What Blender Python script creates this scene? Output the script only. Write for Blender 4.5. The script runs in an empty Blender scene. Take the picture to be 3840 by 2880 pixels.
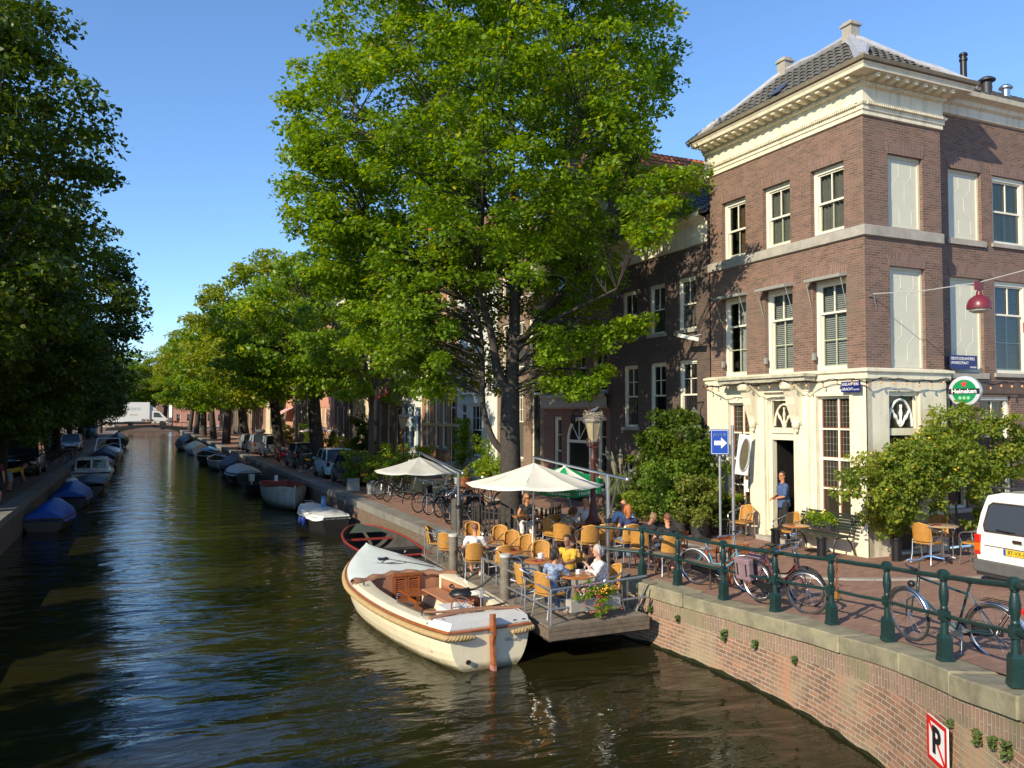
import bpy, math, random
import numpy as np
from mathutils import Vector, Matrix, noise as mnoise
PI = math.pi
sc = bpy.context.scene
C = sc.collection
rnd = random.Random(7)
R = math.radians

# ---------------------------------------------------------------- helpers
class MB:
    def __init__(s): s.v = []; s.f = []; s.m = []; s.uv = None
    def add(s, vs, fs, mi=0):
        b = len(s.v); s.v += [tuple(p) for p in vs]
        s.f += [tuple(b+i for i in f) for f in fs]; s.m += [mi]*len(fs); return s
    def box(s, x0, y0, z0, x1, y1, z1, mi=0):
        if x0 > x1: x0, x1 = x1, x0
        if y0 > y1: y0, y1 = y1, y0
        if z0 > z1: z0, z1 = z1, z0
        return s.add([(x0,y0,z0),(x1,y0,z0),(x1,y1,z0),(x0,y1,z0),(x0,y0,z1),(x1,y0,z1),(x1,y1,z1),(x0,y1,z1)],
            [(0,3,2,1),(4,5,6,7),(0,1,5,4),(1,2,6,5),(2,3,7,6),(3,0,4,7)], mi)
    def cbox(s, c, d, mi=0, rot=None):
        x, y, z = d[0]/2, d[1]/2, d[2]/2
        vs = [Vector(p) for p in ((-x,-y,-z),(x,-y,-z),(x,y,-z),(-x,y,-z),(-x,-y,z),(x,-y,z),(x,y,z),(-x,y,z))]
        if rot is not None:
            if not isinstance(rot, Matrix): rot = Matrix.Rotation(rot, 3, 'Z')
            vs = [rot @ p for p in vs]
        return s.add([(p.x+c[0], p.y+c[1], p.z+c[2]) for p in vs],
            [(0,3,2,1),(4,5,6,7),(0,1,5,4),(1,2,6,5),(2,3,7,6),(3,0,4,7)], mi)
    def tube(s, pts, r, n=8, mi=0, closed=False, cap=True, sy=1.0):
        P = [Vector(p) for p in pts]; k = len(P)
        rr = [r]*k if not hasattr(r, '__len__') else list(r)
        vs = []; up = None
        for i in range(k):
            if closed: t = P[(i+1) % k]-P[i-1]
            else: t = P[min(i+1, k-1)]-P[max(i-1, 0)]
            if t.length < 1e-9: t = Vector((0,0,1))
            t.normalize()
            if up is None:
                a = Vector((0,0,1)) if abs(t.z) < .9 else Vector((1,0,0))
                up = (a - t*a.dot(t)).normalized()
            else:
                up = up - t*up.dot(t)
                if up.length < 1e-6: up = t.orthogonal()
                up.normalize()
            w = t.cross(up)
            for j in range(n):
                a = 2*PI*j/n
                q = P[i] + (w*math.cos(a) + up*math.sin(a)*sy)*rr[i]
                vs.append(tuple(q))
        fs = []
        for i in range(k if closed else k-1):
            i2 = (i+1) % k
            for j in range(n):
                j2 = (j+1) % n
                fs.append((i*n+j, i*n+j2, i2*n+j2, i2*n+j))
        if cap and not closed:
            fs.append(tuple(range(n-1, -1, -1))); fs.append(tuple((k-1)*n+j for j in range(n)))
        return s.add(vs, fs, mi)
    def lathe(s, prof, n=12, c=(0,0,0), mi=0, sx=1, sy=1, a0=0):
        vs = []; k = len(prof)
        for r, z in prof:
            for j in range(n):
                a = a0+2*PI*j/n
                vs.append((c[0]+r*math.cos(a)*sx, c[1]+r*math.sin(a)*sy, c[2]+z))
        fs = []
        for i in range(k-1):
            for j in range(n):
                j2 = (j+1) % n
                fs.append((i*n+j, i*n+j2, (i+1)*n+j2, (i+1)*n+j))
        fs.append(tuple(range(n-1, -1, -1))); fs.append(tuple((k-1)*n+j for j in range(n)))
        return s.add(vs, fs, mi)
    def prism(s, poly, z0, z1, mi=0):     # poly counter-clockwise in xy
        n = len(poly)
        vs = [(x, y, z0) for x, y in poly]+[(x, y, z1) for x, y in poly]
        fs = [tuple(range(n-1, -1, -1)), tuple(range(n, 2*n))]
        fs += [(i, (i+1) % n, n+(i+1) % n, n+i) for i in range(n)]
        return s.add(vs, fs, mi)
    def plate(s, poly, y0, y1, mi=0):     # poly in xz, extruded along y
        n = len(poly)
        vs = [(x, y0, z) for x, z in poly]+[(x, y1, z) for x, z in poly]
        fs = [tuple(range(n)), tuple(range(2*n-1, n-1, -1))]
        fs += [(i, n+i, n+(i+1) % n, (i+1) % n) for i in range(n)]
        return s.add(vs, fs, mi)
    def ball(s, c, r, n=10, mi=0):
        if not hasattr(r, '__len__'): r = (r, r, r)
        k = max(4, n//2+1)
        prof = [(max(1e-4, math.sin(PI*i/k)), -math.cos(PI*i/k)) for i in range(k+1)]
        b = len(s.v)
        s.lathe(prof, n, (0,0,0), mi)
        for i in range(b, len(s.v)):
            p = s.v[i]; s.v[i] = (c[0]+p[0]*r[0], c[1]+p[1]*r[1], c[2]+p[2]*r[2])
        return s
    def grid(s, rows, mi=0, wrap=False):   # rows: list of equal length point lists
        n = len(rows[0]); vs = [p for r in rows for p in r]; fs = []
        for i in range(len(rows)-1):
            for j in range(n if wrap else n-1):
                j2 = (j+1) % n
                fs.append((i*n+j, i*n+j2, (i+1)*n+j2, (i+1)*n+j))
        return s.add(vs, fs, mi)
    def xf(s, M, start=0):
        for i in range(start, len(s.v)):
            s.v[i] = tuple(M @ Vector(s.v[i]))
        return s
    def build(s, name, mats, parent=None, smooth=False, ang=35, bevel=0, loc=None, rot=None, uvf=None):
        me = bpy.data.meshes.new(name)
        me.from_pydata(s.v, [], s.f)
        if not isinstance(mats, (list, tuple)): mats = [mats]
        for m in mats: me.materials.append(m)
        if len(mats) > 1: me.polygons.foreach_set('material_index', s.m)
        me.update()
        n = len(me.polygons)
        if n:
            uvl = me.uv_layers.new(name='UVMap')
            co = np.array(s.v, dtype=np.float32).reshape(-1, 3)
            nr = np.empty(n*3, np.float32); me.polygons.foreach_get('normal', nr); nr = np.abs(nr.reshape(-1, 3))
            tot = np.empty(n, np.int32); me.polygons.foreach_get('loop_total', tot)
            li = np.empty(len(me.loops), np.int32); me.loops.foreach_get('vertex_index', li)
            ln = np.repeat(nr, tot, axis=0); lc = co[li]
            if uvf is not None: uv = np.array([uvf(p) for p in s.v], np.float32)[li]
            else:
                uv = np.stack([lc[:, 0], lc[:, 2]], 1)
                mx = (ln[:, 0] > ln[:, 1]) & (ln[:, 0] > ln[:, 2]); mz = (ln[:, 2] >= ln[:, 0]) & (ln[:, 2] >= ln[:, 1])
                uv[mx, 0] = lc[mx, 1]; uv[mz] = lc[mz][:, :2]
            uvl.data.foreach_set('uv', uv.astype(np.float32).ravel())
        if smooth:
            me.polygons.foreach_set('use_smooth', [True]*n)
            if ang < 180: me.set_sharp_from_angle(angle=R(ang))
        o = bpy.data.objects.new(name, me); C.objects.link(o)
        if parent: o.parent = parent
        if loc is not None: o.location = loc
        if rot is not None: o.rotation_euler = rot if hasattr(rot, '__len__') else (0,0,rot)
        if bevel:
            b = o.modifiers.new('bevel', 'BEVEL'); b.width = bevel; b.segments = 2; b.limit_method = 'ANGLE'; b.angle_limit = R(40)
        return o

def tag(o, label, cat, group=None, kind=None):
    if label: o['label'] = label
    if cat: o['category'] = cat
    if group: o['group'] = group
    if kind: o['kind'] = kind
    return o
def thing(name, label, cat, loc=(0,0,0), rz=0, group=None):
    o = bpy.data.objects.new(name, None); C.objects.link(o)
    o.location = loc; o.rotation_euler = (0,0,rz); o.empty_display_size = .2
    return tag(o, label, cat, group)
def struct(o): o['kind'] = 'structure'; return o
def dup(root, loc, rz=0, label=None, group=None, scale=None):
    kids = {}
    for o in list(bpy.data.objects):
        if o.parent: kids.setdefault(o.parent.name, []).append(o)
    def cp(o, par):
        c = o.copy(); C.objects.link(c)
        if par is not None: c.parent = par
        for k in kids.get(o.name, []): cp(k, c)
        return c
    r = cp(root, None)
    r.location = loc; r.rotation_euler = (0,0,rz)
    if label: r['label'] = label
    if group: r['group'] = group
    if scale: r.scale = scale if hasattr(scale, '__len__') else (scale,)*3
    return r
def arc(cx, cz, r, a0, a1, n): return [(cx+r*math.cos(a0+(a1-a0)*i/n), cz+r*math.sin(a0+(a1-a0)*i/n)) for i in range(n+1)]
def lerp(a, b, t): return a+(b-a)*t
def interp(xs, ys, x):
    if x <= xs[0]: return ys[0]
    for i in range(len(xs)-1):
        if x <= xs[i+1]: return lerp(ys[i], ys[i+1], (x-xs[i])/(xs[i+1]-xs[i]))
    return ys[-1]
def smooth_path(pts, k=4):      # Catmull-Rom
    P = [Vector(p) for p in pts]; out = []
    for i in range(len(P)-1):
        p0 = P[max(i-1,0)]; p1 = P[i]; p2 = P[i+1]; p3 = P[min(i+2, len(P)-1)]
        for j in range(k):
            t = j/k
            out.append(.5*((2*p1)+(p2-p0)*t+(2*p0-5*p1+4*p2-p3)*t*t+(-p0+3*p1-3*p2+p3)*t**3))
    out.append(P[-1]); return out

# ---------------------------------------------------------------- materials
MATS = {}
def nodes(name):
    m = bpy.data.materials.new(name); m.use_nodes = True; nt = m.node_tree
    b = nt.nodes['Principled BSDF']; return m, nt, b
def mk(name, col, rough=.6, metal=0, var=.12, vs=6., bump=0, bs=30., spec=None, coat=0, obj_rand=0, col2=None, streak=0, dirt=(.22,.18,.12)):
    if name in MATS: return MATS[name]
    m, nt, b = nodes(name); L = nt.links.new
    b.inputs['Roughness'].default_value = rough; b.inputs['Metallic'].default_value = metal
    if spec is not None: b.inputs['Specular IOR Level'].default_value = spec
    if coat: b.inputs['Coat Weight'].default_value = coat; b.inputs['Coat Roughness'].default_value = .08
    tc = nt.nodes.new('ShaderNodeTexCoord')
    if var or col2:
        nz = nt.nodes.new('ShaderNodeTexNoise'); nz.inputs['Scale'].default_value = vs; nz.inputs['Detail'].default_value = 5
        nz.inputs['Roughness'].default_value = .65
        L(tc.outputs['Object'], nz.inputs['Vector'])
        cr = nt.nodes.new('ShaderNodeValToRGB'); cr.color_ramp.elements[0].position = .3; cr.color_ramp.elements[1].position = .7
        lo = [max(0, c*(1-var)) for c in col]; hi = [c*(1+var) for c in (col2 or col)]
        cr.color_ramp.elements[0].color = (*lo, 1); cr.color_ramp.elements[1].color = (*hi, 1)
        L(nz.outputs['Fac'], cr.inputs['Fac']); out = cr.outputs['Color']
        if streak:
            mp = nt.nodes.new('ShaderNodeMapping'); mp.inputs['Scale'].default_value = (3.2,3.2,.35); L(tc.outputs['Object'], mp.inputs['Vector'])
            n3 = nt.nodes.new('ShaderNodeTexNoise'); n3.inputs['Scale'].default_value = 1.6; n3.inputs['Detail'].default_value = 7; n3.inputs['Roughness'].default_value = .7; L(mp.outputs['Vector'], n3.inputs['Vector'])
            mr = nt.nodes.new('ShaderNodeMapRange'); mr.inputs['From Min'].default_value = .50; mr.inputs['From Max'].default_value = .78; mr.inputs['To Max'].default_value = streak; L(n3.outputs['Fac'], mr.inputs['Value'])
            mx = nt.nodes.new('ShaderNodeMix'); mx.data_type = 'RGBA'; L(mr.outputs['Result'], mx.inputs['Factor']); L(out, mx.inputs[6]); mx.inputs[7].default_value = (*dirt, 1); out = mx.outputs[2]
        if obj_rand:
            oi = nt.nodes.new('ShaderNodeObjectInfo'); hs = nt.nodes.new('ShaderNodeHueSaturation')
            mr = nt.nodes.new('ShaderNodeMapRange'); mr.inputs['To Min'].default_value = 1-obj_rand; mr.inputs['To Max'].default_value = 1+obj_rand
            L(oi.outputs['Random'], mr.inputs['Value']); L(mr.outputs['Result'], hs.inputs['Value']); L(out, hs.inputs['Color']); out = hs.outputs['Color']
        L(out, b.inputs['Base Color'])
    else: b.inputs['Base Color'].default_value = (*col, 1)
    if bump:
        n2 = nt.nodes.new('ShaderNodeTexNoise'); n2.inputs['Scale'].default_value = bs; n2.inputs['Detail'].default_value = 4
        L(tc.outputs['Object'], n2.inputs['Vector'])
        bp = nt.nodes.new('ShaderNodeBump'); bp.inputs['Strength'].default_value = bump; bp.inputs['Distance'].default_value = .02
        L(n2.outputs['Fac'], bp.inputs['Height']); L(bp.outputs['Normal'], b.inputs['Normal'])
    MATS[name] = m; return m
def brick(name, c1, c2, mortar, bw=.21, bh=.062, ms=.011, rough=.85, stain=None, stain2=None, bump=.5, var=.35, sscale=.9, rot=False, blotch=.25):
    if name in MATS: return MATS[name]
    m, nt, b = nodes(name); L = nt.links.new
    b.inputs['Roughness'].default_value = rough
    tc = nt.nodes.new('ShaderNodeTexCoord'); src = tc.outputs['UV']
    if rot:
        mp = nt.nodes.new('ShaderNodeMapping'); mp.inputs['Rotation'].default_value = (0,0,PI/2); L(src, mp.inputs['Vector']); src = mp.outputs['Vector']
    # slight wobble so courses are not ruler-straight
    wn = nt.nodes.new('ShaderNodeTexNoise'); wn.inputs['Scale'].default_value = 1.7; L(src, wn.inputs['Vector'])
    va = nt.nodes.new('ShaderNodeVectorMath'); va.operation = 'MULTIPLY_ADD'; va.inputs[1].default_value = (.02,.02,0)
    L(wn.outputs['Color'], va.inputs[0]); L(src, va.inputs[2]); src = va.outputs[0]
    bt = nt.nodes.new('ShaderNodeTexBrick'); L(src, bt.inputs['Vector'])
    bt.inputs['Scale'].default_value = 1; bt.inputs['Brick Width'].default_value = bw; bt.inputs['Row Height'].default_value = bh
    bt.inputs['Mortar Size'].default_value = ms; bt.inputs['Mortar Smooth'].default_value = .3; bt.inputs['Bias'].default_value = 0
    bt.inputs['Color1'].default_value = (*c1, 1); bt.inputs['Color2'].default_value = (*c2, 1); bt.inputs['Mortar'].default_value = (*mortar, 1)
    out = bt.outputs['Color']
    def blend(out, col, scale, lo, hi, fac=1., typ='MIX', dist=0.):
        nz = nt.nodes.new('ShaderNodeTexNoise'); nz.inputs['Scale'].default_value = scale; nz.inputs['Detail'].default_value = 6; nz.inputs['Roughness'].default_value = .6
        nz.inputs['Distortion'].default_value = dist
        L(tc.outputs['Object'], nz.inputs['Vector'])
        mr = nt.nodes.new('ShaderNodeMapRange'); mr.inputs['From Min'].default_value = lo; mr.inputs['From Max'].default_value = hi; mr.inputs['To Max'].default_value = fac
        L(nz.outputs['Fac'], mr.inputs['Value'])
        mx = nt.nodes.new('ShaderNodeMix'); mx.data_type = 'RGBA'; mx.blend_type = typ
        L(mr.outputs['Result'], mx.inputs['Factor']); L(out, mx.inputs[6]); mx.inputs[7].default_value = (*col, 1)
        return mx.outputs[2]
    out = blend(out, (.45,.42,.40), 3.1, .45, .75, blotch, 'MULTIPLY')
    out = blend(out, (1.5,1.4,1.3), 11., .5, .7, var*.6, 'MULTIPLY')
    if stain: out = blend(out, stain, sscale, .5, .66, .75)
    if stain2: out = blend(out, stain2, sscale*1.37, .56, .7, .7, dist=.5)
    L(out, b.inputs['Base Color'])
    bp = nt.nodes.new('ShaderNodeBump'); bp.inputs['Strength'].default_value = bump; bp.inputs['Distance'].default_value = .012; bp.invert = True
    L(bt.outputs['Fac'], bp.inputs['Height']); L(bp.outputs['Normal'], b.inputs['Normal'])
    MATS[name] = m; return m
def glassmat(name, tint=(.02,.025,.03), rough=.03):
    if name in MATS: return MATS[name]
    m, nt, b = nodes(name); L = nt.links.new
    b.inputs['Base Color'].default_value = (*tint, 1); b.inputs['Roughness'].default_value = rough; b.inputs['IOR'].default_value = 1.5
    tc = nt.nodes.new('ShaderNodeTexCoord'); nz = nt.nodes.new('ShaderNodeTexNoise'); nz.inputs['Scale'].default_value = 1.3; L(tc.outputs['Object'], nz.inputs['Vector'])
    bp = nt.nodes.new('ShaderNodeBump'); bp.inputs['Strength'].default_value = .12; bp.inputs['Distance'].default_value = .02
    L(nz.outputs['Fac'], bp.inputs['Height']); L(bp.outputs['Normal'], b.inputs['Normal'])
    MATS[name] = m; return m
def clearglass(name='clear_glass'):
    if name in MATS: return MATS[name]
    m = bpy.data.materials.new(name); m.use_nodes = True; nt = m.node_tree; nt.nodes.clear(); L = nt.links.new
    o = nt.nodes.new('ShaderNodeOutputMaterial'); mx = nt.nodes.new('ShaderNodeMixShader'); t = nt.nodes.new('ShaderNodeBsdfTransparent'); g = nt.nodes.new('ShaderNodeBsdfGlossy')
    t.inputs['Color'].default_value = (.8,.85,.85,1); g.inputs['Roughness'].default_value = .02
    fr = nt.nodes.new('ShaderNodeFresnel'); fr.inputs['IOR'].default_value = 1.5
    ad = nt.nodes.new('ShaderNodeMath'); ad.operation = 'ADD'; ad.inputs[1].default_value = .03; L(fr.outputs[0], ad.inputs[0])
    L(ad.outputs[0], mx.inputs[0]); L(t.outputs[0], mx.inputs[1]); L(g.outputs[0], mx.inputs[2]); L(mx.outputs[0], o.inputs['Surface'])
    MATS[name] = m; return m
def leafmat(name, cols, trans=.35, rough=.45):
    if name in MATS: return MATS[name]
    m, nt, b = nodes(name); L = nt.links.new
    at = nt.nodes.new('ShaderNodeAttribute'); at.attribute_name = 'lr'
    cr = nt.nodes.new('ShaderNodeValToRGB'); el = cr.color_ramp.elements
    while len(el) < len(cols): el.new(.5)
    for i, (p, c) in enumerate(cols): el[i].position = p; el[i].color = (*c, 1)
    L(at.outputs['Fac'], cr.inputs['Fac'])
    b.inputs['Roughness'].default_value = rough; b.inputs['Specular IOR Level'].default_value = .35
    L(cr.outputs['Color'], b.inputs['Base Color'])
    tr = nt.nodes.new('ShaderNodeBsdfTranslucent'); mx = nt.nodes.new('ShaderNodeMixShader'); mx.inputs[0].default_value = trans
    hs = nt.nodes.new('ShaderNodeHueSaturation'); hs.inputs['Hue'].default_value = .475; hs.inputs['Saturation'].default_value = 1.15; hs.inputs['Value'].default_value = 1.7
    L(cr.outputs['Color'], hs.inputs['Color']); L(hs.outputs['Color'], tr.inputs['Color'])
    out = nt.nodes['Material Output']
    L(b.outputs[0], mx.inputs[1]); L(tr.outputs[0], mx.inputs[2]); L(mx.outputs[0], out.inputs['Surface'])
    MATS[name] = m; return m

cream = mk('cream_paint', (.78,.71,.53), .55, var=.08, vs=3, bump=.08, streak=.55)
creamw = mk('cream_window_paint', (.80,.75,.60), .45, var=.03)
white = mk('white_paint', (.78,.78,.74), .45, var=.05)
stone = mk('grey_stone', (.36,.33,.28), .85, var=.2, vs=4, bump=.2)
darkglass = glassmat('window_glass')
def vary_glass(m):
    nt = m.node_tree; b = nt.nodes['Principled BSDF']; oi = nt.nodes.new('ShaderNodeObjectInfo'); cr = nt.nodes.new('ShaderNodeValToRGB'); e = cr.color_ramp.elements
    e[0].color = (.012,.014,.016,1); e[1].color = (.16,.15,.125,1); e[1].position = 1; x = e.new(.45); x.color = (.03,.03,.03,1); x = e.new(.7); x.color = (.07,.072,.07,1)
    nt.links.new(oi.outputs['Random'], cr.inputs[0]); tc = nt.nodes.new('ShaderNodeTexCoord'); wv = nt.nodes.new('ShaderNodeTexWave'); wv.inputs['Scale'].default_value = 2.2; wv.inputs['Distortion'].default_value = 2.5
    nt.links.new(tc.outputs['Object'], wv.inputs['Vector']); mx = nt.nodes.new('ShaderNodeMix'); mx.data_type = 'RGBA'; mx.blend_type = 'MULTIPLY'; mx.inputs['Factor'].default_value = .55
    nt.links.new(cr.outputs[0], mx.inputs[6]); nt.links.new(wv.outputs['Color'], mx.inputs[7]); nt.links.new(mx.outputs[2], b.inputs['Base Color'])
vary_glass(darkglass)
tileblack = mk('dark_roof_tile', (.055,.055,.06), .5, var=.3, vs=5)
black = mk('black_paint', (.012,.012,.014), .4, var=.1)
blackrubber = mk('rubber', (.018,.018,.018), .75, var=.1)
alu = mk('aluminium', (.62,.62,.62), .28, 1, var=.05)
steel = mk('galvanised_steel', (.42,.43,.43), .45, .8, var=.15, vs=12)
lead = mk('lead_sheet', (.42,.42,.44), .5, .2, var=.15)
railgreen = mk('railing_green_paint', (.010,.034,.032), .38, var=.3, vs=9, bump=.15, bs=40)
wood = mk('weathered_wood', (.15,.115,.08), .8, var=.35, vs=5, bump=.3)
mahog = mk('varnished_wood', (.30,.085,.022), .25, var=.25, vs=8, coat=.6)

# ---------------------------------------------------------------- camera, light, sky
cam = bpy.data.objects.new('camera', bpy.data.cameras.new('camera')); C.objects.link(cam); sc.camera = cam
cam.location = (0,0,4.4); cam.rotation_euler = (R(90+2.1), 0, R(-24.3))
cam.data.sensor_width = 36; cam.data.lens = 28.94; cam.data.clip_end = 1500; cam.data.clip_start = .05
SUN_EL, SUN_AZ = 29., 65.     # light travels towards +Y turned 66 degrees to +X
w = bpy.data.worlds.new('World'); sc.world = w; w.use_nodes = True
nt = w.node_tree; bg = nt.nodes['Background']
sky = nt.nodes.new('ShaderNodeTexSky'); sky.sky_type = 'NISHITA'; sky.sun_disc = False
sky.sun_elevation = R(SUN_EL); sky.sun_rotation = R(SUN_AZ+180)
sky.air_density = 1.0; sky.dust_density = 0; sky.ozone_density = 6.5
nt.links.new(sky.outputs[0], bg.inputs[0]); bg.inputs[1].default_value = .135
sl = bpy.data.lights.new('sun', 'SUN'); sl.energy = 3.7; sl.angle = R(.5); sl.color = (1.,.88,.66)
so = bpy.data.objects.new('sun', sl); C.objects.link(so)
dv = Vector((math.sin(R(SUN_AZ))*math.cos(R(SUN_EL)), math.cos(R(SUN_AZ))*math.cos(R(SUN_EL)), -math.sin(R(SUN_EL))))
so.rotation_euler = dv.to_track_quat('-Z', 'Y').to_euler()
sc.render.engine = 'CYCLES'
sc.view_settings.view_transform = 'Standard'; sc.view_settings.look = 'None'; sc.view_settings.exposure = .76; sc.view_settings.gamma = 1
sc.cycles.max_bounces = 6; sc.cycles.transparent_max_bounces = 8
sc.render.resolution_x = 1024; sc.render.resolution_y = 768

DZ = .66       # level of the low deck
def face(x, y, tx, ty): return math.atan2(ty-y, tx-x)-PI/2     # rz so that local +Y points at the target
def G(x, y):      # height of the paving: flat along the canal, rising to the bridge
    z = 1.1
    if y < 13.5: z += .0102*(13.5-max(y,0))**2
    if x > 9: z += .02*min(x-9, 6)
    return z
# ================================================================ setting
# water
def water():
    m, nt, b = nodes('canal_water'); L = nt.links.new
    b.inputs['Base Color'].default_value = (.019,.0175,.0055,1); b.inputs['Roughness'].default_value = .05; b.inputs['IOR'].default_value = 1.333
    tc = nt.nodes.new('ShaderNodeTexCoord')
    def nz(sc_, sx, sy, rz, det, dist=0):
        mp = nt.nodes.new('ShaderNodeMapping'); mp.inputs['Scale'].default_value = (sx, sy, 1); mp.inputs['Rotation'].default_value = (0,0,rz)
        L(tc.outputs['Object'], mp.inputs['Vector'])
        n = nt.nodes.new('ShaderNodeTexNoise'); n.inputs['Scale'].default_value = sc_; n.inputs['Detail'].default_value = det; n.inputs['Distortion'].default_value = dist
        L(mp.outputs['Vector'], n.inputs['Vector']); return n.outputs['Fac']
    a = nz(.9, .6, 1.3, R(24), 2, .7); c = nz(2.8, .55, 1.4, R(34), 3, .6); d = nz(8., .5, 1.5, R(18), 2)
    m1 = nt.nodes.new('ShaderNodeMath'); m1.operation = 'MULTIPLY_ADD'; L(c, m1.inputs[0]); m1.inputs[1].default_value = .24; L(a, m1.inputs[2])
    m2 = nt.nodes.new('ShaderNodeMath'); m2.operation = 'MULTIPLY_ADD'; L(d, m2.inputs[0]); m2.inputs[1].default_value = .035; L(m1.outputs[0], m2.inputs[2])
    bp = nt.nodes.new('ShaderNodeBump'); bp.inputs['Strength'].default_value = 1; bp.inputs['Distance'].default_value = .078
    L(m2.outputs[0], bp.inputs['Height']); L(bp.outputs['Normal'], b.inputs['Normal'])
    return m
o = MB().add([(-60,-40,0),(60,-40,0),(60,420,0),(-60,420,0)], [(0,1,2,3)]).build('canal_water', water()); struct(o)
# far ground sheet to the horizon (below the water everywhere near)
o = MB().add([(-1400,-1400,-.6),(1400,-1400,-.6),(1400,1400,-.6),(-1400,1400,-.6)], [(0,1,2,3)]).build('ground', mk('earth', (.10,.085,.06), .9)); struct(o)
paving = brick('clinker_paving', (.31,.165,.115), (.22,.12,.085), (.22,.165,.12), .2, .1, .006, bump=.15, blotch=.35, var=.3)
kerbm = mk('kerb_stone', (.30,.28,.245), .85, var=.18, vs=3, bump=.15)
copem = mk('coping_stone', (.21,.185,.125), .85, var=.3, vs=2.2, bump=.4, bs=14, col2=(.27,.24,.15))
quaybrick = brick('quay_brick', (.20,.12,.08), (.13,.09,.065), (.17,.15,.12), .21, .065, .008, stain=(.13,.115,.06), sscale=.7)
wingbrick = brick('wing_wall_brick', (.33,.165,.10), (.18,.105,.072), (.40,.335,.245), .205, .068, .010, stain=(.33,.275,.17), stain2=(.44,.21,.125), sscale=.8, bump=.9, blotch=.45, var=.5)
# canal line of the right bank, from the bridge abutment round the bend and along the quay
WING = [(4.2,.6),(5.4,2.0),(6.5,3.6),(7.36,5.0),(7.78,5.9),(8.25,6.8),(8.62,7.7),(8.82,8.55),(8.97,9.2),(9.06,10.1),(9.12,11.4),(9.05,12.8),(8.98,13.6),(8.8,14.15)]
BEND = [(8.8,14.15),(8.5,14.5),(8.0,15.2),(7.7,16.5),(7.5,18.5),(7.5,21.2)]
def offset(path, d):
    out = []
    for i, (x, y) in enumerate(path):
        x0, y0 = path[max(i-1,0)]; x1, y1 = path[min(i+1, len(path)-1)]
        tx, ty = x1-x0, y1-y0; l = math.hypot(tx, ty)
        out.append((x+ty/l*d, y-tx/l*d))
    return out
def subdiv(path, k=5): return [(p.x, p.y) for p in smooth_path([(x, y, 0) for x, y in path], k)]
def wallstrip(path, zt, zb, thick, name, mat, parent=None, batter=0.):
    pin = offset(path, thick); pb = offset(path, -batter); mb = MB(); s = 0; U = {}
    rows = []
    for i, (x, y) in enumerate(path):
        if i: s += math.hypot(x-path[i-1][0], y-path[i-1][1])
        zz = zt(x, y)
        r = [(pb[i][0], pb[i][1], zb), (x, y, zz), (pin[i][0], pin[i][1], zz), (pin[i][0], pin[i][1], zb)]
        rows.append(r)
        for q, h in zip(r, (zb, zz, zz+thick, zb)): U[(round(q[0],4), round(q[1],4), round(q[2],4))] = (s, h)
    mb.grid([[r[k] for r in rows] for k in range(4)])
    n = len(path)
    mb.f.append((0, n, 2*n, 3*n)); mb.f.append((n-1, 4*n-1, 3*n-1, 2*n-1)); mb.m += [0,0]
    return mb.build(name, mat, parent, uvf=lambda p: U[(round(p[0],4), round(p[1],4), round(p[2],4))])
wing = subdiv(WING, 4)
capz = lambda x, y: 1.1+(.0102*(13.5-max(y,0))**2 if y < 13.5 else 0)+.012
t = thing('quay_wall', 'sunlit curved red brick quay wall with stone coping running from the bridge to the cafe deck', 'wall', (0,0,0))
wallstrip(wing, lambda x, y: capz(x,y)-.52, -.5, .5, 'brick_face', wingbrick, t, batter=.12)
# soldier course: bricks on end
sold = brick('soldier_brick', (.33,.19,.13), (.22,.15,.11), (.36,.30,.22), .23, .068, .010, rot=True, stain=(.20,.19,.10), sscale=1.5, bump=.8)
def band(path, z0, z1, out_, name, mat, parent):
    po = offset(path, -out_); pi = offset(path, .5); U = {}; s = 0; rows = []
    for i, (x, y) in enumerate(path):
        if i: s += math.hypot(x-path[i-1][0], y-path[i-1][1])
        r = [(po[i][0], po[i][1], z0(x,y)), (po[i][0], po[i][1], z1(x,y)), (pi[i][0], pi[i][1], z1(x,y)), (pi[i][0], pi[i][1], z0(x,y))]
        rows.append(r)
        for q, h in zip(r, (0, z1(x,y)-z0(x,y), 1, 1.3)): U[tuple(round(c,4) for c in q)] = (s, h)
    mb = MB(); mb.grid([[r[k] for r in rows] for k in range(4)]); n = len(path)
    mb.grid([[r[3] for r in rows], [r[0] for r in rows]])
    mb.f.append((0, n, 2*n, 3*n)); mb.f.append((n-1, 4*n-1, 3*n-1, 2*n-1)); mb.m += [0,0]
    return mb.build(name, mat, parent, uvf=lambda p: U[tuple(round(c,4) for c in p)])
band(wing, lambda x,y: capz(x,y)-.52, lambda x,y: capz(x,y)-.23, .0, 'soldier_course', sold, t)
algae = mk('wet_algae', (.018,.021,.008), .5, var=.5, vs=6, bump=.5)
band(wing, lambda x,y: -.3, lambda x,y: .045+.03*mnoise.noise(Vector((x*3,y*3,0)))+.02*math.sin(y*9), .078, 'algae_line', algae, t)
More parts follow.
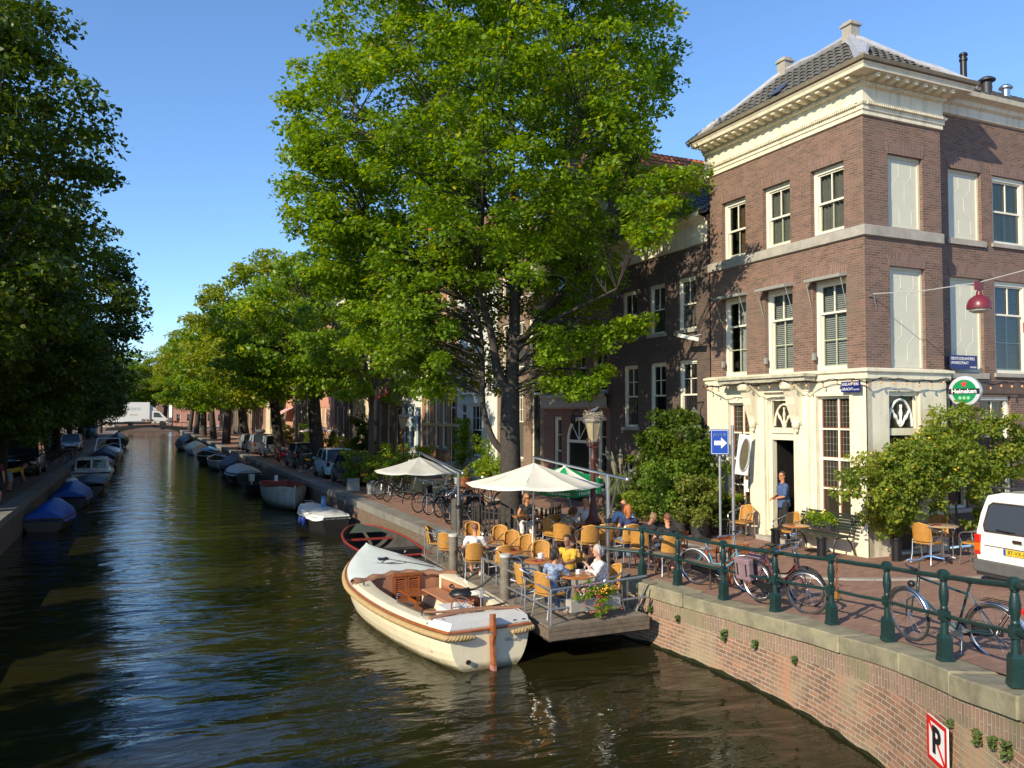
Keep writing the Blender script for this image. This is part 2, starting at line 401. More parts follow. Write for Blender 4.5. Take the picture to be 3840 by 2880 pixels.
# coping stones: separate blocks
s = 0; acc = 0; seg = []; pieces = []
for i, p in enumerate(wing):
    if i: acc += math.hypot(p[0]-wing[i-1][0], p[1]-wing[i-1][1])
    seg.append(p)
    if acc > 1.15 or i == len(wing)-1:
        if len(seg) > 1: pieces.append(seg)
        seg = [p]; acc = 0
for k, sg in enumerate(pieces):
    q = [list(p) for p in sg]
    # tiny joint
    for a, b_ in ((0,1),(-1,-2)):
        dx, dy = q[b_][0]-q[a][0], q[b_][1]-q[a][1]; l = math.hypot(dx,dy); q[a][0] += dx/l*.008; q[a][1] += dy/l*.008
    o = band([tuple(p) for p in q], lambda x,y: capz(x,y)-.23, lambda x,y,k=k: capz(x,y)+.012*math.sin(k*2.7), .045+.012*math.sin(k*1.9), 'coping_stone', copem, t)
    o.modifiers.new('b','BEVEL').width = .018; o.modifiers['b'].limit_method = 'ANGLE'
# long straight quays (brick with stone coping)
def quay(name, label, path, side, z=1.12):
    t = thing(name, label, 'wall')
    wallstrip(path, lambda x,y: z-.22, -.5, .5*side, 'brick_face', quaybrick, t)
    L_ = 0; k = 0
    for i in range(len(path)-1):
        (x0,y0),(x1,y1) = path[i], path[i+1]; l = math.hypot(x1-x0, y1-y0); n = max(1, int(l/1.6)); n = min(n, 60)
        tx, ty = (x1-x0)/l, (y1-y0)/l; nx, ny = ty*side, -tx*side
        mb = MB()
        for j in range(n):
            a = l*j/n+.006; b_ = l*(j+1)/n-.006; o_ = .03+.012*math.sin(j*3.1)
            P = [(x0+tx*a-nx*o_, y0+ty*a-ny*o_), (x0+tx*b_-nx*o_, y0+ty*b_-ny*o_), (x0+tx*b_+nx*.55, y0+ty*b_+ny*.55), (x0+tx*a+nx*.55, y0+ty*a+ny*.55)]
            if side < 0: P = P[::-1]
            P = P if sum(P[i_][0]*P[(i_+1)%4][1]-P[(i_+1)%4][0]*P[i_][1] for i_ in range(4)) > 0 else P[::-1]
            mb.prism(P, z-.22, z+.02+.006*math.sin(j*5.3))
        mb.build('coping', copeg, t)
    return t
copeg = mk('quay_coping_stone', (.20,.19,.165), .85, var=.25, vs=1.4, bump=.3, bs=12)
quay('quay_wall', 'long grey stone topped quay wall on the right bank below the parked cars', BEND+[(7.5,30),(7.5,45),(7.5,75),(7.5,120),(7.5,182)], 1)
quay('quay_wall', 'shaded grey quay wall on the left bank behind the tarpaulin covered boats', [(-3.9,-6),(-3.9,30),(-3.9,75),(-3.9,120),(-3.9,182)], -1)
# pavings
def sheet(name, xs, ys, zf, mat, left=None):
    mb = MB(); rows = []
    for y in ys: rows.append([(left(y)+(xs[-1]-left(y))*i/(len(xs)-1) if left else x, y, 0) for i, x in enumerate(xs)])
    rows = [[(p[0], p[1], zf(p[0], p[1])) for p in r] for r in rows]
    o = mb.grid(rows).build(name, mat, smooth=True); return struct(o)
edge = offset(wing+BEND[1:], .42)
ey = sorted([(y, x) for x, y in edge]); EY = [a for a,_ in ey]; EX = [b_ for _,b_ in ey]
ys = [ .4+i*.4 for i in range(52)]+[21.2+i*4 for i in range(42)]
sheet('street', [0,1,2,3,4,5,6,7,8,9,10,11,12], ys, G, paving, left=lambda y: interp(EY, EX, y) if y < 21 else 7.95)
for p in bpy.data.objects['street'].data.vertices:
    pass
MB().box(12,-30,G(12,0)-.002, 60,.4,G(12,0)-.004).build('street', paving)['kind'] = 'structure'
# street right edge: extend under the buildings and the side street on the right
sheet('street', [12,13,14,15,17,20,25,40], [.4+i*.4 for i in range(34)], G, paving)
sheet('street', [12,13,14,15.2], [13.6,14,16,20,40,80,182], G, paving)
sheet('street', [-13,-9,-6,-4.35], [-6,10,40,80,120,182], lambda x,y: 1.12, mk('dark_clinker', (.16,.115,.095), .85, var=.2, vs=8, bump=.2))
# raised kerb line across the side street (grey stripe) in front of the cafe
pth = subdiv([(11.7,13.0),(12.5,12.0),(14.0,11.0),(16.0,10.3),(19.5,9.8)], 6)
mb = MB()
pa = offset(pth, -.07); pb = offset(pth, .07)
mb.grid([[(x, y, G(x,y)-.02) for x,y in pa],[(x, y, G(x,y)+.03) for x,y in pa],[(x, y, G(x,y)+.03) for x,y in pb],[(x, y, G(x,y)-.02) for x,y in pb]][::-1])
struct(mb.build('kerb', kerbm))
pth = [(12.3,14.5),(12.3,30),(12.3,60),(12.3,120),(12.3,180)]
mb = MB()
mb.box(12.2,14.5,1.0,12.34,182,G(12.3,50)+.07)
struct(mb.build('kerb', kerbm))
# fallen leaves, dust patches on the wing coping and paving
def litter(n, xr, yr, zf, seed, size=.03):
    r = random.Random(seed); mb = MB()
    for _ in range(n):
        x = r.uniform(*xr); y = r.uniform(*yr); z = zf(x,y)+.012; a = r.uniform(0,6.28); s = size*r.uniform(.5,1.4)
        c, d = math.cos(a)*s, math.sin(a)*s
        mb.add([(x+c,y+d,z),(x-d*.6,y+c*.6,z+.004),(x-c,y-d,z),(x+d*.6,y-c*.6,z+.006)], [(0,1,2,3)])
    return mb
tag(litter(420, (9.5,14), (4.5,13), G, 3).build('fallen_leaves', mk('dry_leaf', (.42,.27,.12), .8, var=.4, vs=3)), 'dry leaves scattered over the red street beside the green railing', 'leaves', kind='stuff')
tag(litter(700, (7.6,12), (19,34), lambda x,y: G(x,y)+.03, 4).build('fallen_leaves', MATS['dry_leaf']), 'dry leaves scattered under the big tree along the quay', 'leaves', kind='stuff')
# little weeds rooted in the quay wall
def tuft(n, r_, h_, seed, sz=.035):
    r = random.Random(seed); mb = MB()
    for _ in range(n):
        a = r.uniform(0,6.28); d = r.uniform(0,1)**.6*r_; c = Vector((math.cos(a)*d, math.sin(a)*d*.6, r.uniform(-h_,h_*.6)))
        u = Vector((r.gauss(0,1), r.gauss(0,1), r.gauss(0,1))).normalized(); v_ = u.orthogonal().normalized(); s = sz*r.uniform(.6,1.3)
        mb.add([c+u*s, c+v_*s*.55, c-u*s, c-v_*s*.55], [(0,1,2,3)])
    return mb
weedm = mk('weed_leaf', (.07,.10,.02), .6, var=.4, vs=30)
weedy = [(12.6,.42,.10),(11.35,.45,.17),(10.55,.45,.12),(9.6,.5,.1),(6.15,.5,.06),(5.65,.5,.13),(5.42,.5,.10),(5.2,.5,.17),(13.4,.4,.12)]
for i, (y, dz, s_) in enumerate(weedy):
    xs_ = interp([p[1] for p in wing], [p[0] for p in wing], y)
    o = tuft(int(40+s_*260), s_*.42, s_*.6, i).build('weed', weedm, loc=(xs_-.06, y, capz(xs_,y)-dz-.02))
    tag(o, ['small green weed under the coping of the curved quay wall, right of the deck corner','pair of leafy tufts growing high on the curved quay wall nearest the second green post','thin weed below the third green post on the curved quay wall','small weed below the coping left of the fallen white wheel','tiny tuft left of the bushier weeds above the P sign','bushy weed on the wall above the red framed P sign','low weed between two bushier ones above the red framed P sign','dark trailing weed on the wall right of and above the red framed P sign','weed in the wall corner beside the deck rail'][i], 'plant', 'weeds rooted in the curved quay wall')
o = tuft(160, .5, .03, 40, .04).build('grass', mk('dry_grass', (.30,.26,.08), .8, var=.5, vs=9), loc=(8.95,5.7,G(9,5.7)+.03)); tag(o, 'dry grass along the foot of the railing by the dark green bicycle', 'grass', kind='stuff')
# ================================================================ people
def remesh(mb, vox, name, mats, parent, label=None, fold=0, relabel=None):
    me = bpy.data.meshes.new('t'); me.from_pydata(mb.v, [], mb.f); me.update(); o = bpy.data.objects.new('t', me); C.objects.link(o)
    m = o.modifiers.new('r','REMESH'); m.mode = 'VOXEL'; m.voxel_size = vox; m.use_smooth_shade = True
    s = o.modifiers.new('s','SMOOTH'); s.factor = .5; s.iterations = 2 if vox < .012 else 3
    dg = bpy.context.evaluated_depsgraph_get(); nm = bpy.data.meshes.new_from_object(o.evaluated_get(dg)); bpy.data.objects.remove(o); bpy.data.meshes.remove(me)
    nm.materials.clear()
    for q in mats: nm.materials.append(q)
    if fold:
        for v in nm.vertices: v.co += v.normal*fold*mnoise.noise(Vector(v.co)*11)
    nm.name = name; ob = bpy.data.objects.new(name, nm); C.objects.link(ob)
    if parent: ob.parent = parent
    return ob
def ik(a, b, l1, l2, pole):
    a, b = Vector(a), Vector(b); d = b-a; L_ = min(d.length, (l1+l2)*.995); d.normalize(); b = a+d*L_
    x = (l1*l1-l2*l2+L_*L_)/(2*L_); h = math.sqrt(max(0, l1*l1-x*x)); p = Vector(pole); p = (p-d*p.dot(d)).normalized()
    return a+d*x+p*h, b
def cap(mb, pts, rs, n=10, sy=1.0):
    mb.tube(pts, rs, n, sy=sy); mb.ball(pts[0], rs[0], n); mb.ball(pts[-1], rs[-1], n)
skins = {k: mk('skin_'+k, c, .5, var=.08, vs=9) for k, c in (('fair',(.56,.30,.20)),('tan',(.50,.21,.10)),('red',(.62,.25,.13)),('dark',(.30,.14,.08)))}
shoe = mk('shoe_white', (.6,.6,.57), .6); shoed = mk('shoe_dark', (.05,.04,.035), .6)
eyem = mk('eye_dark', (.02,.015,.012), .3, var=0); lipm = mk('lips', (.35,.10,.08), .5, var=0)
def person(label, loc, rz, top, bottom, skin='fair', hair=(.06,.035,.02), hs='short', sit=True, lean=8, head=(0,0), hr=None, hl=None, feet=None, sleeve=.55, legs='long', glasses=False, scale=.93, female=False, shoes=None, fingers=True, group='people on the terrace', side=0, pleg=None):
    t = thing('person', label, 'person', loc, rz, group); t.scale = (scale,)*3; S = .92 if female else 1.
    H0 = Vector((0,0,.52 if sit else .93)); la = R(lean); up = Vector((math.sin(R(side)), math.sin(la), math.cos(la))).normalized(); fw = Vector((0, math.cos(la), -math.sin(la)))
    ch = H0+up*.36; nb = H0+up*.50; sh = [nb+Vector((s_*.175*S,0,0))-up*.035 for s_ in (1,-1)]
    hy, hp = R(head[0]), R(head[1]); hu = Vector((0, math.sin(la*.35+hp), math.cos(la*.35+hp))); hc = nb+up*.05+hu*.165
    hand = [Vector(hr) if hr else (Vector((.2,.28,.62)) if sit else Vector((.28,.03,.85))), Vector(hl) if hl else (Vector((-.2,.28,.62)) if sit else Vector((-.28,.03,.85)))]
    arms = [(sh[i], *ik(sh[i], hand[i], .28, .255, (s_*.7,-.5,-.6))) for i, s_ in enumerate((1,-1))]
    hipj = [H0+Vector((s_*.09,0,-.02)) for s_ in (1,-1)]
    if feet is None: feet = [(.11,.40,.07),(-.11,.44,.07)] if sit else [(.12,.02,.07),(-.11,-.06,.07)]
    lg = [(hipj[i], *ik(hipj[i], feet[i], .43, .42, (s_*.15,1,.25 if sit else 0))) for i, s_ in enumerate((1,-1))]
    b = MB()
    def torso(b, g):
        b.tube([H0+up*-.03, H0+up*.08, H0+up*.2, H0+up*.34, H0+up*.44, nb], [.13*S+g,.145*S+g,.125*S+g,.155*S+g,.15*S+g,.07+g*.6], 14, sy=.72); b.ball(H0+Vector((0,0,-.02)), (.155*S+g,.115+g,.11+g), 12)
        for s_ in sh: b.ball(s_, .058+g, 10)
        b.tube([sh[0], sh[1]], .056+g, 8)
        if female: b.ball(ch+fw*.075+Vector((.06,0,-.01)), .062+g*.6, 10); b.ball(ch+fw*.075+Vector((-.06,0,-.01)), .062+g*.6, 10)
    torso(b, 0)
    cap(b, [nb+up*-.03, nb+up*.05, hc-hu*.05], [.062,.052,.052])
    Mh = Matrix.Translation(hc) @ (Vector((0,0,1)).rotation_difference(hu)).to_matrix().to_4x4() @ Matrix.Rotation(hy,4,'Z')
    k0 = len(b.v)
    b.ball((0,0,.02), (.076,.094,.105), 16); b.ball((0,.025,-.05), (.056,.066,.062), 12); b.ball((0,.095,-.01), (.012,.022,.022), 8); b.ball((0,.075,-.088), (.024,.022,.018), 8)
    for s_ in (1,-1): b.ball((s_*.078,-.005,-.005), (.012,.02,.032), 8)
    b.xf(Mh, k0)
    for i, s_ in enumerate((1,-1)):
        a, e_, h = arms[i]; cap(b, [a, a.lerp(e_,.5), e_, e_.lerp(h,.35), h], [.052*S,.047*S,.038*S,.037*S,.026])
        d = (h-e_).normalized(); sd = d.cross(Vector((0,0,1))); sd = sd.normalized() if sd.length > .1 else Vector((1,0,0)); nn = sd.cross(d).normalized()
        pc = h+d*.05; k0 = len(b.v); Mp = Matrix((( sd.x,d.x,nn.x,pc.x),(sd.y,d.y,nn.y,pc.y),(sd.z,d.z,nn.z,pc.z),(0,0,0,1)))
        b.ball((0,0,0), (.040,.048,.017), 10)
        if fingers:
            for f, (fx, fl) in enumerate(((-.028,.062),(-.0095,.073),(.009,.069),(.027,.054))):
                cap(b, [(fx,.035,0),(fx*1.1,.035+fl*.5,-.006),(fx*1.12,.035+fl*.85,-.024),(fx*1.1,.035+fl,-.040)], [.0095,.009,.0085,.0075], 6)
            th = 1 if i == 0 else -1
            cap(b, [(-th*.034,-.01,-.004),(-th*.056,.016,-.012),(-th*.060,.042,-.018)], [.012,.0105,.009], 6)
        b.xf(Mp, k0)
        a, kn, f_ = lg[i]; cap(b, [a, a.lerp(kn,.5), kn, kn.lerp(f_,.3), f_], [.088,.075,.054,.056,.036])
    body = remesh(b, .0105 if fingers else .016, 'body', [skins[skin]], t)
    for i in range(2):
        f_ = lg[i][2]; m = MB(); m.ball(f_+Vector((0,.07,-.035)), (.046,.13,.036), 12); m.ball(f_+Vector((0,-.01,-.02)), (.042,.05,.055), 10); remesh(m, .012, 'shoe', [shoes or shoed], t)
    c = MB(); torso(c, .018)
    for i in range(2):
        a, e_, h = arms[i]
        if sleeve > 0:
            q = a.lerp(e_, min(1, sleeve)); cap(c, [a, q], [.070*S,.062*S]) if sleeve <= 1 else cap(c, [a, e_, e_.lerp(h, sleeve-1)], [.070*S,.056*S,.046])
    if not sit: c.tube([H0+up*.1, H0+up*-.1], [.165*S,.172*S], 14, sy=.75)
    remesh(c, .0145, 'shirt', [top], t, fold=.014)
    p = MB(); p.ball(H0+Vector((0,0,-.03)), (.168*S,.128,.115), 12); p.tube([H0+up*-.02, H0+up*.09], [.155*S,.150*S], 12, sy=.76)
    for i in range(2):
        a, kn, f_ = lg[i]
        if legs == 'long': cap(p, [a, a.lerp(kn,.5), kn, kn.lerp(f_,.9)], [.100,.088,.068,.056])
        elif legs == 'capri': cap(p, [a, a.lerp(kn,.5), kn, kn.lerp(f_,.45)], [.100,.088,.068,.064])
        elif legs == 'short': cap(p, [a, a.lerp(kn,.85)], [.105,.090])
    remesh(p, .015, 'trousers' if legs != 'skirt' else 'skirt', [bottom], t, fold=.012)
    hm = mk('hair_%03d_%03d' % (int(hair[0]*1000), int(hair[1]*1000)), hair, .6, var=.25, vs=40, bump=.5, bs=70); h_ = MB()
    if hs != 'bald':
        h_.ball((0,-.012,.034), (.086,.098,.104), 18)
        for i in range(len(h_.v)):
            v_ = Vector(h_.v[i])
            if v_.y > .03 and v_.z < .075: v_ *= .72
            elif v_.z < -.02 and hs == 'short': v_ = Vector((v_.x*.8, v_.y*.9, v_.z*.9))
            if hs == 'curly': v_ *= 1.05+.35*mnoise.noise(v_*26)
            h_.v[i] = tuple(v_)
        if hs in ('long','bob','curly'):
            L_ = {'long':.22,'bob':.13,'curly':.20}[hs]; k0 = len(h_.v)
            h_.tube([(0,-.045,.05),(0,-.06,-.04),(0,-.065,-L_*.7),(0,-.06,-L_)], [.085,.09,.075,.03], 14, sy=.7)
            for s_ in (1,-1): h_.tube([(s_*.065,.0,.06),(s_*.082,-.005,-.02),(s_*.07,-.01,-L_*.7)], [.03,.03,.012], 8)
            for i in range(k0, len(h_.v)): v_ = Vector(h_.v[i]); h_.v[i] = tuple(v_+v_.normalized()*(.035 if hs == 'curly' else .012)*mnoise.noise(v_*30))
        if hs == 'bun': h_.ball((0,-.10,.07), (.04,.035,.035), 10)
    else: h_.tube([(.07,.0,-.0),(.05,-.07,-.01),(0,-.09,-.01),(-.05,-.07,-.01),(-.07,0,-.0)], [.014,.03,.035,.03,.014], 8)
    h_.xf(Mh); h_.build('hair', hm, t, smooth=True, ang=180)
    for s_ in (1,-1): MB().ball((s_*.030,.083,.012), (.011,.006,.006), 8).xf(Mh).build('eye', eyem, t)
    MB().ball((0,.088,-.05), (.022,.006,.006), 8).xf(Mh).build('mouth', lipm, t)
    if glasses: MB().tube([(-.08,0,.02),(-.062,.085,.015),(-.012,.104,.012),(.012,.104,.012),(.062,.085,.015),(.08,0,.02)], .006 if glasses == 1 else .013, 5).xf(Mh).build('glasses', eyem, t)
    return t
def cloth(n, c, **k): return mk(n, c, .9, var=k.pop('var',.12), vs=k.pop('vs',5), bump=.15, bs=60, **k)
navy_c = cloth('cloth_navy', (.03,.04,.10)); black_c = cloth('cloth_black', (.018,.018,.02)); white_c = cloth('cloth_white', (.68,.68,.66)); jean = cloth('cloth_denim', (.13,.20,.30)); yel_c = cloth('cloth_yellow', (.62,.36,.035))
D_ = DZ-.02
person('man in a white t-shirt seen from behind at the left deck table', (7.0,17.6,D_), face(7.0,17.6,7.4,18.35), white_c, black_c, 'red', (.20,.09,.05), 'short', lean=16, hr=(.2,.42,.74), hl=(-.18,.42,.74), shoes=shoe, legs='short')
person('woman in black sleeveless top and sunglasses leaning on a round table', (9.3,19.65,1.08), face(9.3,19.65,9.0,19.0), black_c, white_c, 'tan', (.34,.17,.07), 'bob', lean=14, head=(38,0), hr=(.1,.42,.75), hl=(-.2,.40,.75), sleeve=0, legs='capri', glasses=2, female=True, shoes=shoe)
person('woman in a blue striped dress bending over her coffee cup', (9.08,17.55,1.08), face(9.08,17.55,9.7,17.5), cloth('cloth_stripe', (.10,.12,.22), var=.8, vs=14, col2=(.35,.33,.2)), cloth('cloth_stripe2', (.08,.09,.16), var=.8, vs=14, col2=(.3,.28,.2)), 'tan', (.10,.045,.02), 'bob', lean=44, head=(0,26), hr=(.15,.48,.72), hl=(-.18,.45,.72), female=True, sleeve=.6, legs='short')
person('man in a white shirt half hidden behind the lamp post', (10.1,17.9,1.1), face(10.1,17.9,9.6,17.5), white_c, black_c, 'red', (.05,.03,.02), 'short', lean=6, head=(10,0), sleeve=1.5, hr=(.2,.38,.72))
person('balding man in a pale blue shirt facing the camera', (10.6,17.0,1.1), face(10.6,17.0,10.1,16.0), cloth('cloth_pale_blue', (.36,.48,.62)), jean, 'red', (.25,.2,.17), 'bald', lean=8, head=(-10,8), sleeve=.7, hr=(.2,.4,.74), hl=(-.15,.4,.74))
person('woman with curly red hair and navy top, back to the camera', (10.0,15.8,1.1), face(10.0,15.8,10.2,16.6), navy_c, jean, 'tan', (.42,.14,.04), 'curly', lean=6, sleeve=.25, female=True, hr=(.2,.36,.74))
person('woman in a black vest bowing her blond streaked head behind the railing', (9.85,15.05,1.1), face(9.85,15.05,10.5,15.2), black_c, jean, 'dark', (.26,.15,.07), 'bun', lean=30, head=(0,32), sleeve=0, female=True, hr=(.05,.33,.84), hl=(-.08,.33,.84), legs='short')
person('brown haired man in a black printed t-shirt seen from behind the railing', (9.97,14.2,1.1), face(9.97,14.2,10.3,15.1), cloth('cloth_black_print', (.02,.02,.022), var=.2), cloth('cloth_brown', (.06,.04,.03)), 'red', (.16,.06,.03), 'short', lean=18, head=(14,0), sleeve=.5, hr=(.16,.42,.76), hl=(-.3,.30,.62), legs='short', feet=[(.15,.30,.07),(-.2,.35,.07)])
person('man in a yellow polo shirt facing left at the deck table', (8.25,15.3,D_), face(8.25,15.3,7.5,14.9), yel_c, black_c, 'dark', (.025,.015,.012), 'short', lean=12, head=(8,4), hr=(.25,.45,.78), hl=(-.2,.55,.78), sleeve=.7)
person('dark haired woman in a purple patterned top, back to the camera', (7.02,13.75,D_), face(7.02,13.75,7.7,14.2), cloth('cloth_purple', (.20,.13,.34), var=.5, vs=16, col2=(.25,.34,.42)), jean, 'tan', (.03,.018,.014), 'bob', lean=12, head=(-20,8), hr=(.1,.40,.95), hl=(-.2,.45,.74), female=True, sleeve=.7, shoes=mk('sandal_pink', (.5,.2,.16), .6))
person('white haired woman in a pale floral blouse facing left', (8.12,13.78,D_), face(8.12,13.78,7.4,13.95), cloth('cloth_floral', (.55,.47,.44), var=.4, vs=20, col2=(.72,.68,.64)), cloth('cloth_cream', (.6,.55,.48)), 'fair', (.42,.40,.36), 'bob', lean=8, head=(5,6), hr=(.12,.42,.78), hl=(-.1,.34,.95), female=True, sleeve=1.4)
person('man with glasses in a navy shirt standing in the cafe doorway', (14.66,16.0,1.31), R(70), cloth('cloth_blue_shirt', (.06,.10,.22)), black_c, 'tan', (.03,.02,.015), 'short', sit=False, lean=3, head=(12,0), hr=(.10,.24,1.08), hl=(-.04,.26,1.06), glasses=1, sleeve=.75, scale=.94)
FP = 'people strolling on the quays'
person('woman with blond hair in a pink blouse walking away', (13.2,58.6,1.14), R(-10), cloth('cloth_pink', (.6,.40,.45)), cloth('cloth_beige', (.4,.33,.25)), 'fair', (.5,.33,.15), 'bob', sit=False, lean=4, sleeve=1.6, female=True, fingers=False, group=FP, scale=.98)
person('white haired person in a black coat walking beside the pink blouse', (13.95,58.5,1.14), R(-5), black_c, black_c, 'fair', (.55,.53,.5), 'bob', sit=False, lean=5, sleeve=1.8, fingers=False, group=FP, scale=.93)
person('man in a maroon t-shirt and dark shorts standing at the far left', (-4.75,35.2,1.12), R(-20), cloth('cloth_maroon', (.16,.015,.03)), black_c, 'red', (.03,.02,.015), 'short', sit=False, lean=2, legs='short', sleeve=.6, fingers=False, group=FP, scale=1., shoes=shoed)
person('person in a yellow top bending over a bicycle on the left quay', (-5.0,40.6,1.12), R(-80), yel_c, cloth('cloth_grey', (.3,.32,.36)), 'tan', (.04,.025,.02), 'short', sit=False, lean=78, legs='short', sleeve=.5, fingers=False, group=FP, hr=(.15,.62,.5), hl=(-.15,.62,.5))
person('person in a pale blue shirt between the left bank trunks', (-7.0,60,1.12), R(160), cloth('cloth_sky', (.4,.5,.62)), navy_c, 'fair', (.05,.03,.02), 'short', sit=False, lean=3, sleeve=1.2, fingers=False, group=FP)
# ================================================================ buildings
def mitre(path, d):
    out = []; n = len(path)
    for i, (x, y) in enumerate(path):
        def nrm(a, b):
            tx, ty = b[0]-a[0], b[1]-a[1]; l = math.hypot(tx, ty); return ty/l, -tx/l
        if i == 0: nx, ny = nrm(path[0], path[1]); out.append((x+nx*d, y+ny*d)); continue
        if i == n-1: nx, ny = nrm(path[-2], path[-1]); out.append((x+nx*d, y+ny*d)); continue
        a = nrm(path[i-1], path[i]); b = nrm(path[i], path[i+1])
        k = 1+a[0]*b[0]+a[1]*b[1]; out.append((x+(a[0]+b[0])/k*d, y+(a[1]+b[1])/k*d))
    return out
def sweep(mb, path, prof, mi=0):      # prof: (out, z) from bottom to top
    rows = [[(x, y, z) for x, y in mitre(path, o)] for o, z in prof]
    b = len(mb.f); mb.grid(rows, mi)
    for f in range(b, len(mb.f)): mb.f[f] = mb.f[f][::-1]
    return mb
def wallmesh(mb, w, h, ops, rv=.12, x0=0., z0=0., th=.3, back=True, mi=0, y=0.):
    xs = sorted({x0, w} | {v for o in ops for v in (o[0], o[2])}); zs = sorted({z0, h} | {v for o in ops for v in (o[1], o[3])})
    for i in range(len(xs)-1):
        for j in range(len(zs)-1):
            cx, cz = (xs[i]+xs[i+1])/2, (zs[j]+zs[j+1])/2
            if any(o[0] < cx < o[2] and o[1] < cz < o[3] for o in ops): continue
            mb.add([(xs[i],y,zs[j]),(xs[i+1],y,zs[j]),(xs[i+1],y,zs[j+1]),(xs[i],y,zs[j+1])], [(0,1,2,3)], mi)
    for a, b, c, d in [o[:4] for o in ops]:
        r = y+rv
        mb.add([(a,y,b),(a,r,b),(a,r,d),(a,y,d)], [(0,1,2,3)], mi); mb.add([(c,y,b),(c,y,d),(c,r,d),(c,r,b)], [(0,1,2,3)], mi)
        mb.add([(a,y,b),(c,y,b),(c,r,b),(a,r,b)], [(0,1,2,3)], mi); mb.add([(a,y,d),(a,r,d),(c,r,d),(c,y,d)], [(0,1,2,3)], mi)
    return mb
def window(par, fr, x0, z0, x1, z1, rv=.12, bars=(1,0,0), mat=None, glass=None, sill=True, f=.07, mid=.5, open_=0, curtain=None, sillm=None, hide=False):
    """sash window with frame, panes and sill; fr=(loc, rot)"""
    mat = mat or creamw; mb = MB(); y0, y1 = rv-.07, rv+.03
    mb.box(x0,y0,z0,x0+f,y1,z1); mb.box(x1-f,y0,z0,x1,y1,z1); mb.box(x0+f,y0,z1-f*1.1,x1-f,y1,z1); mb.box(x0+f,y0,z0,x1-f,y1,z0+f*.8)
    xa, xb, za, zb = x0+f, x1-f, z0+f*.8, z1-f*1.1; zm = lerp(za, zb, mid)
    s = .04; ya = rv-.03
    # upper sash (in front), lower sash (behind)
    for (p, q, yy) in ((zm-.03, zb, ya), (za, zm+.01, ya+.045)):
        mb.box(xa,yy,p,xa+s,yy+.035,q); mb.box(xb-s,yy,p,xb,yy+.035,q); mb.box(xa+s,yy,p,xb-s,yy+.035,p+s*1.2); mb.box(xa+s,yy,q-s,xb-s,yy+.035,q)
    nx, nt_, nb = bars
    for k in range(nx):
        x = lerp(xa, xb, (k+1)/(nx+1)); mb.box(x-.014,ya+.005,zm-.03+s,x+.014,ya+.03,zb-s); mb.box(x-.014,ya+.05,za+s,x+.014,ya+.075,zm-.03)
    for k in range(nt_):
        z = lerp(zm, zb, (k+1)/(nt_+1)); mb.box(xa+s,ya+.006,z-.013,xb-s,ya+.029,z+.013)
    for k in range(nb):
        z = lerp(za, zm, (k+1)/(nb+1)); mb.box(xa+s,ya+.051,z-.013,xb-s,ya+.074,z+.013)
    o = mb.build('window', mat, par, loc=fr[0], rot=fr[1])
    g = MB().add([(xa+.005,ya+.04,za+.01),(xb-.005,ya+.04,za+.01),(xb-.005,ya+.04,zb-.01),(xa+.005,ya+.04,zb-.01)], [(0,1,2,3)]).build('pane', glass or darkglass, o)
    if sill:
        MB().box(x0-.07, -.06, z0-.10, x1+.07, rv-.075, z0-.003).build('sill', sillm or stone, o)
    if curtain:
        cm, kind = curtain; yy = ya+.12; c = MB()
        if kind == 'drape':
            rows = []
            N = 40
            for z in (za, (za+zb)/2, zb): rows.append([(lerp(xa,xb,i/N), yy+.03*math.sin(i*1.1)+.012*math.sin(i*2.7+z), z) for i in range(N+1)])
            c.grid(rows)
        elif kind == 'half':
            rows = []
            for z in (za, zb): rows.append([(lerp(lerp(xa,xb,.45),xb,i/20), yy+.02*math.sin(i*1.3), z) for i in range(21)])
            c.grid(rows)
        else:
            k = int((zb-za)/.05)
            for i in range(k):
                z = za+i*.05; c.add([(xa,yy,z),(xb,yy,z),(xb,yy+.025,z+.042),(xa,yy+.025,z+.042)], [(0,1,2,3)])
        c.build('curtain', cm, o)
        # room behind the clear pane
        d = MB(); d.add([(x0,ya+.8,z0),(x1,ya+.8,z0),(x1,ya+.8,z1),(x0,ya+.8,z1)], [(0,1,2,3)]); d.add([(x0,ya+.1,z0),(x0,ya+.8,z0),(x0,ya+.8,z1),(x0,ya+.1,z1)],[(0,1,2,3)]); d.add([(x1,ya+.1,z0),(x1,ya+.8,z0),(x1,ya+.8,z1),(x1,ya+.1,z1)],[(0,1,2,3)])
        d.add([(x0,ya+.1,z0),(x1,ya+.1,z0),(x1,ya+.8,z0),(x0,ya+.8,z0)],[(0,1,2,3)]); d.add([(x0,ya+.1,z1),(x1,ya+.1,z1),(x1,ya+.8,z1),(x0,ya+.8,z1)],[(0,1,2,3)])
        d.build('room_recess', mk('dark_room', (.03,.028,.025), .9), o)
    return o
def slope(mb, e0, e1, t0, t1, mi=0, tw=.24, th=.30, amp=.03):
    """pantiled roof slope; e0-e1 eave, t0-t1 top, seen from outside e0 left"""
    e0, e1, t0, t1 = map(Vector, (e0, e1, t0, t1)); U = (e1-e0); W = U.length; U.normalize()
    V = (t0-e0); V = V-U*V.dot(U); H = V.length; V.normalize(); N = U.cross(V).normalized()
    l0, l1 = (t0-e0).dot(U), (t1-e0).dot(U); nr = max(2, int(H/th)); du = tw/6; n = int(W/du)
    for r in range(nr):
        rows = []
        for vv, hh in ((r/nr, .035), ((r+1.12)/nr, .0)):
            vv_ = min(vv, 1); a = lerp(0, l0, vv_); b = lerp(W, l1, vv_); row = []
            for i in range(n+1):
                u = min(max(i*du, a), b); ph = (u/tw) % 1
                h = amp*(math.sin(ph*2*PI)*.6 + .4*math.cos(ph*2*PI))
                row.append(tuple(e0+U*u+V*(H*vv)+N*(h+hh)))
            rows.append(row)
        mb.grid(rows, mi)
    return mb

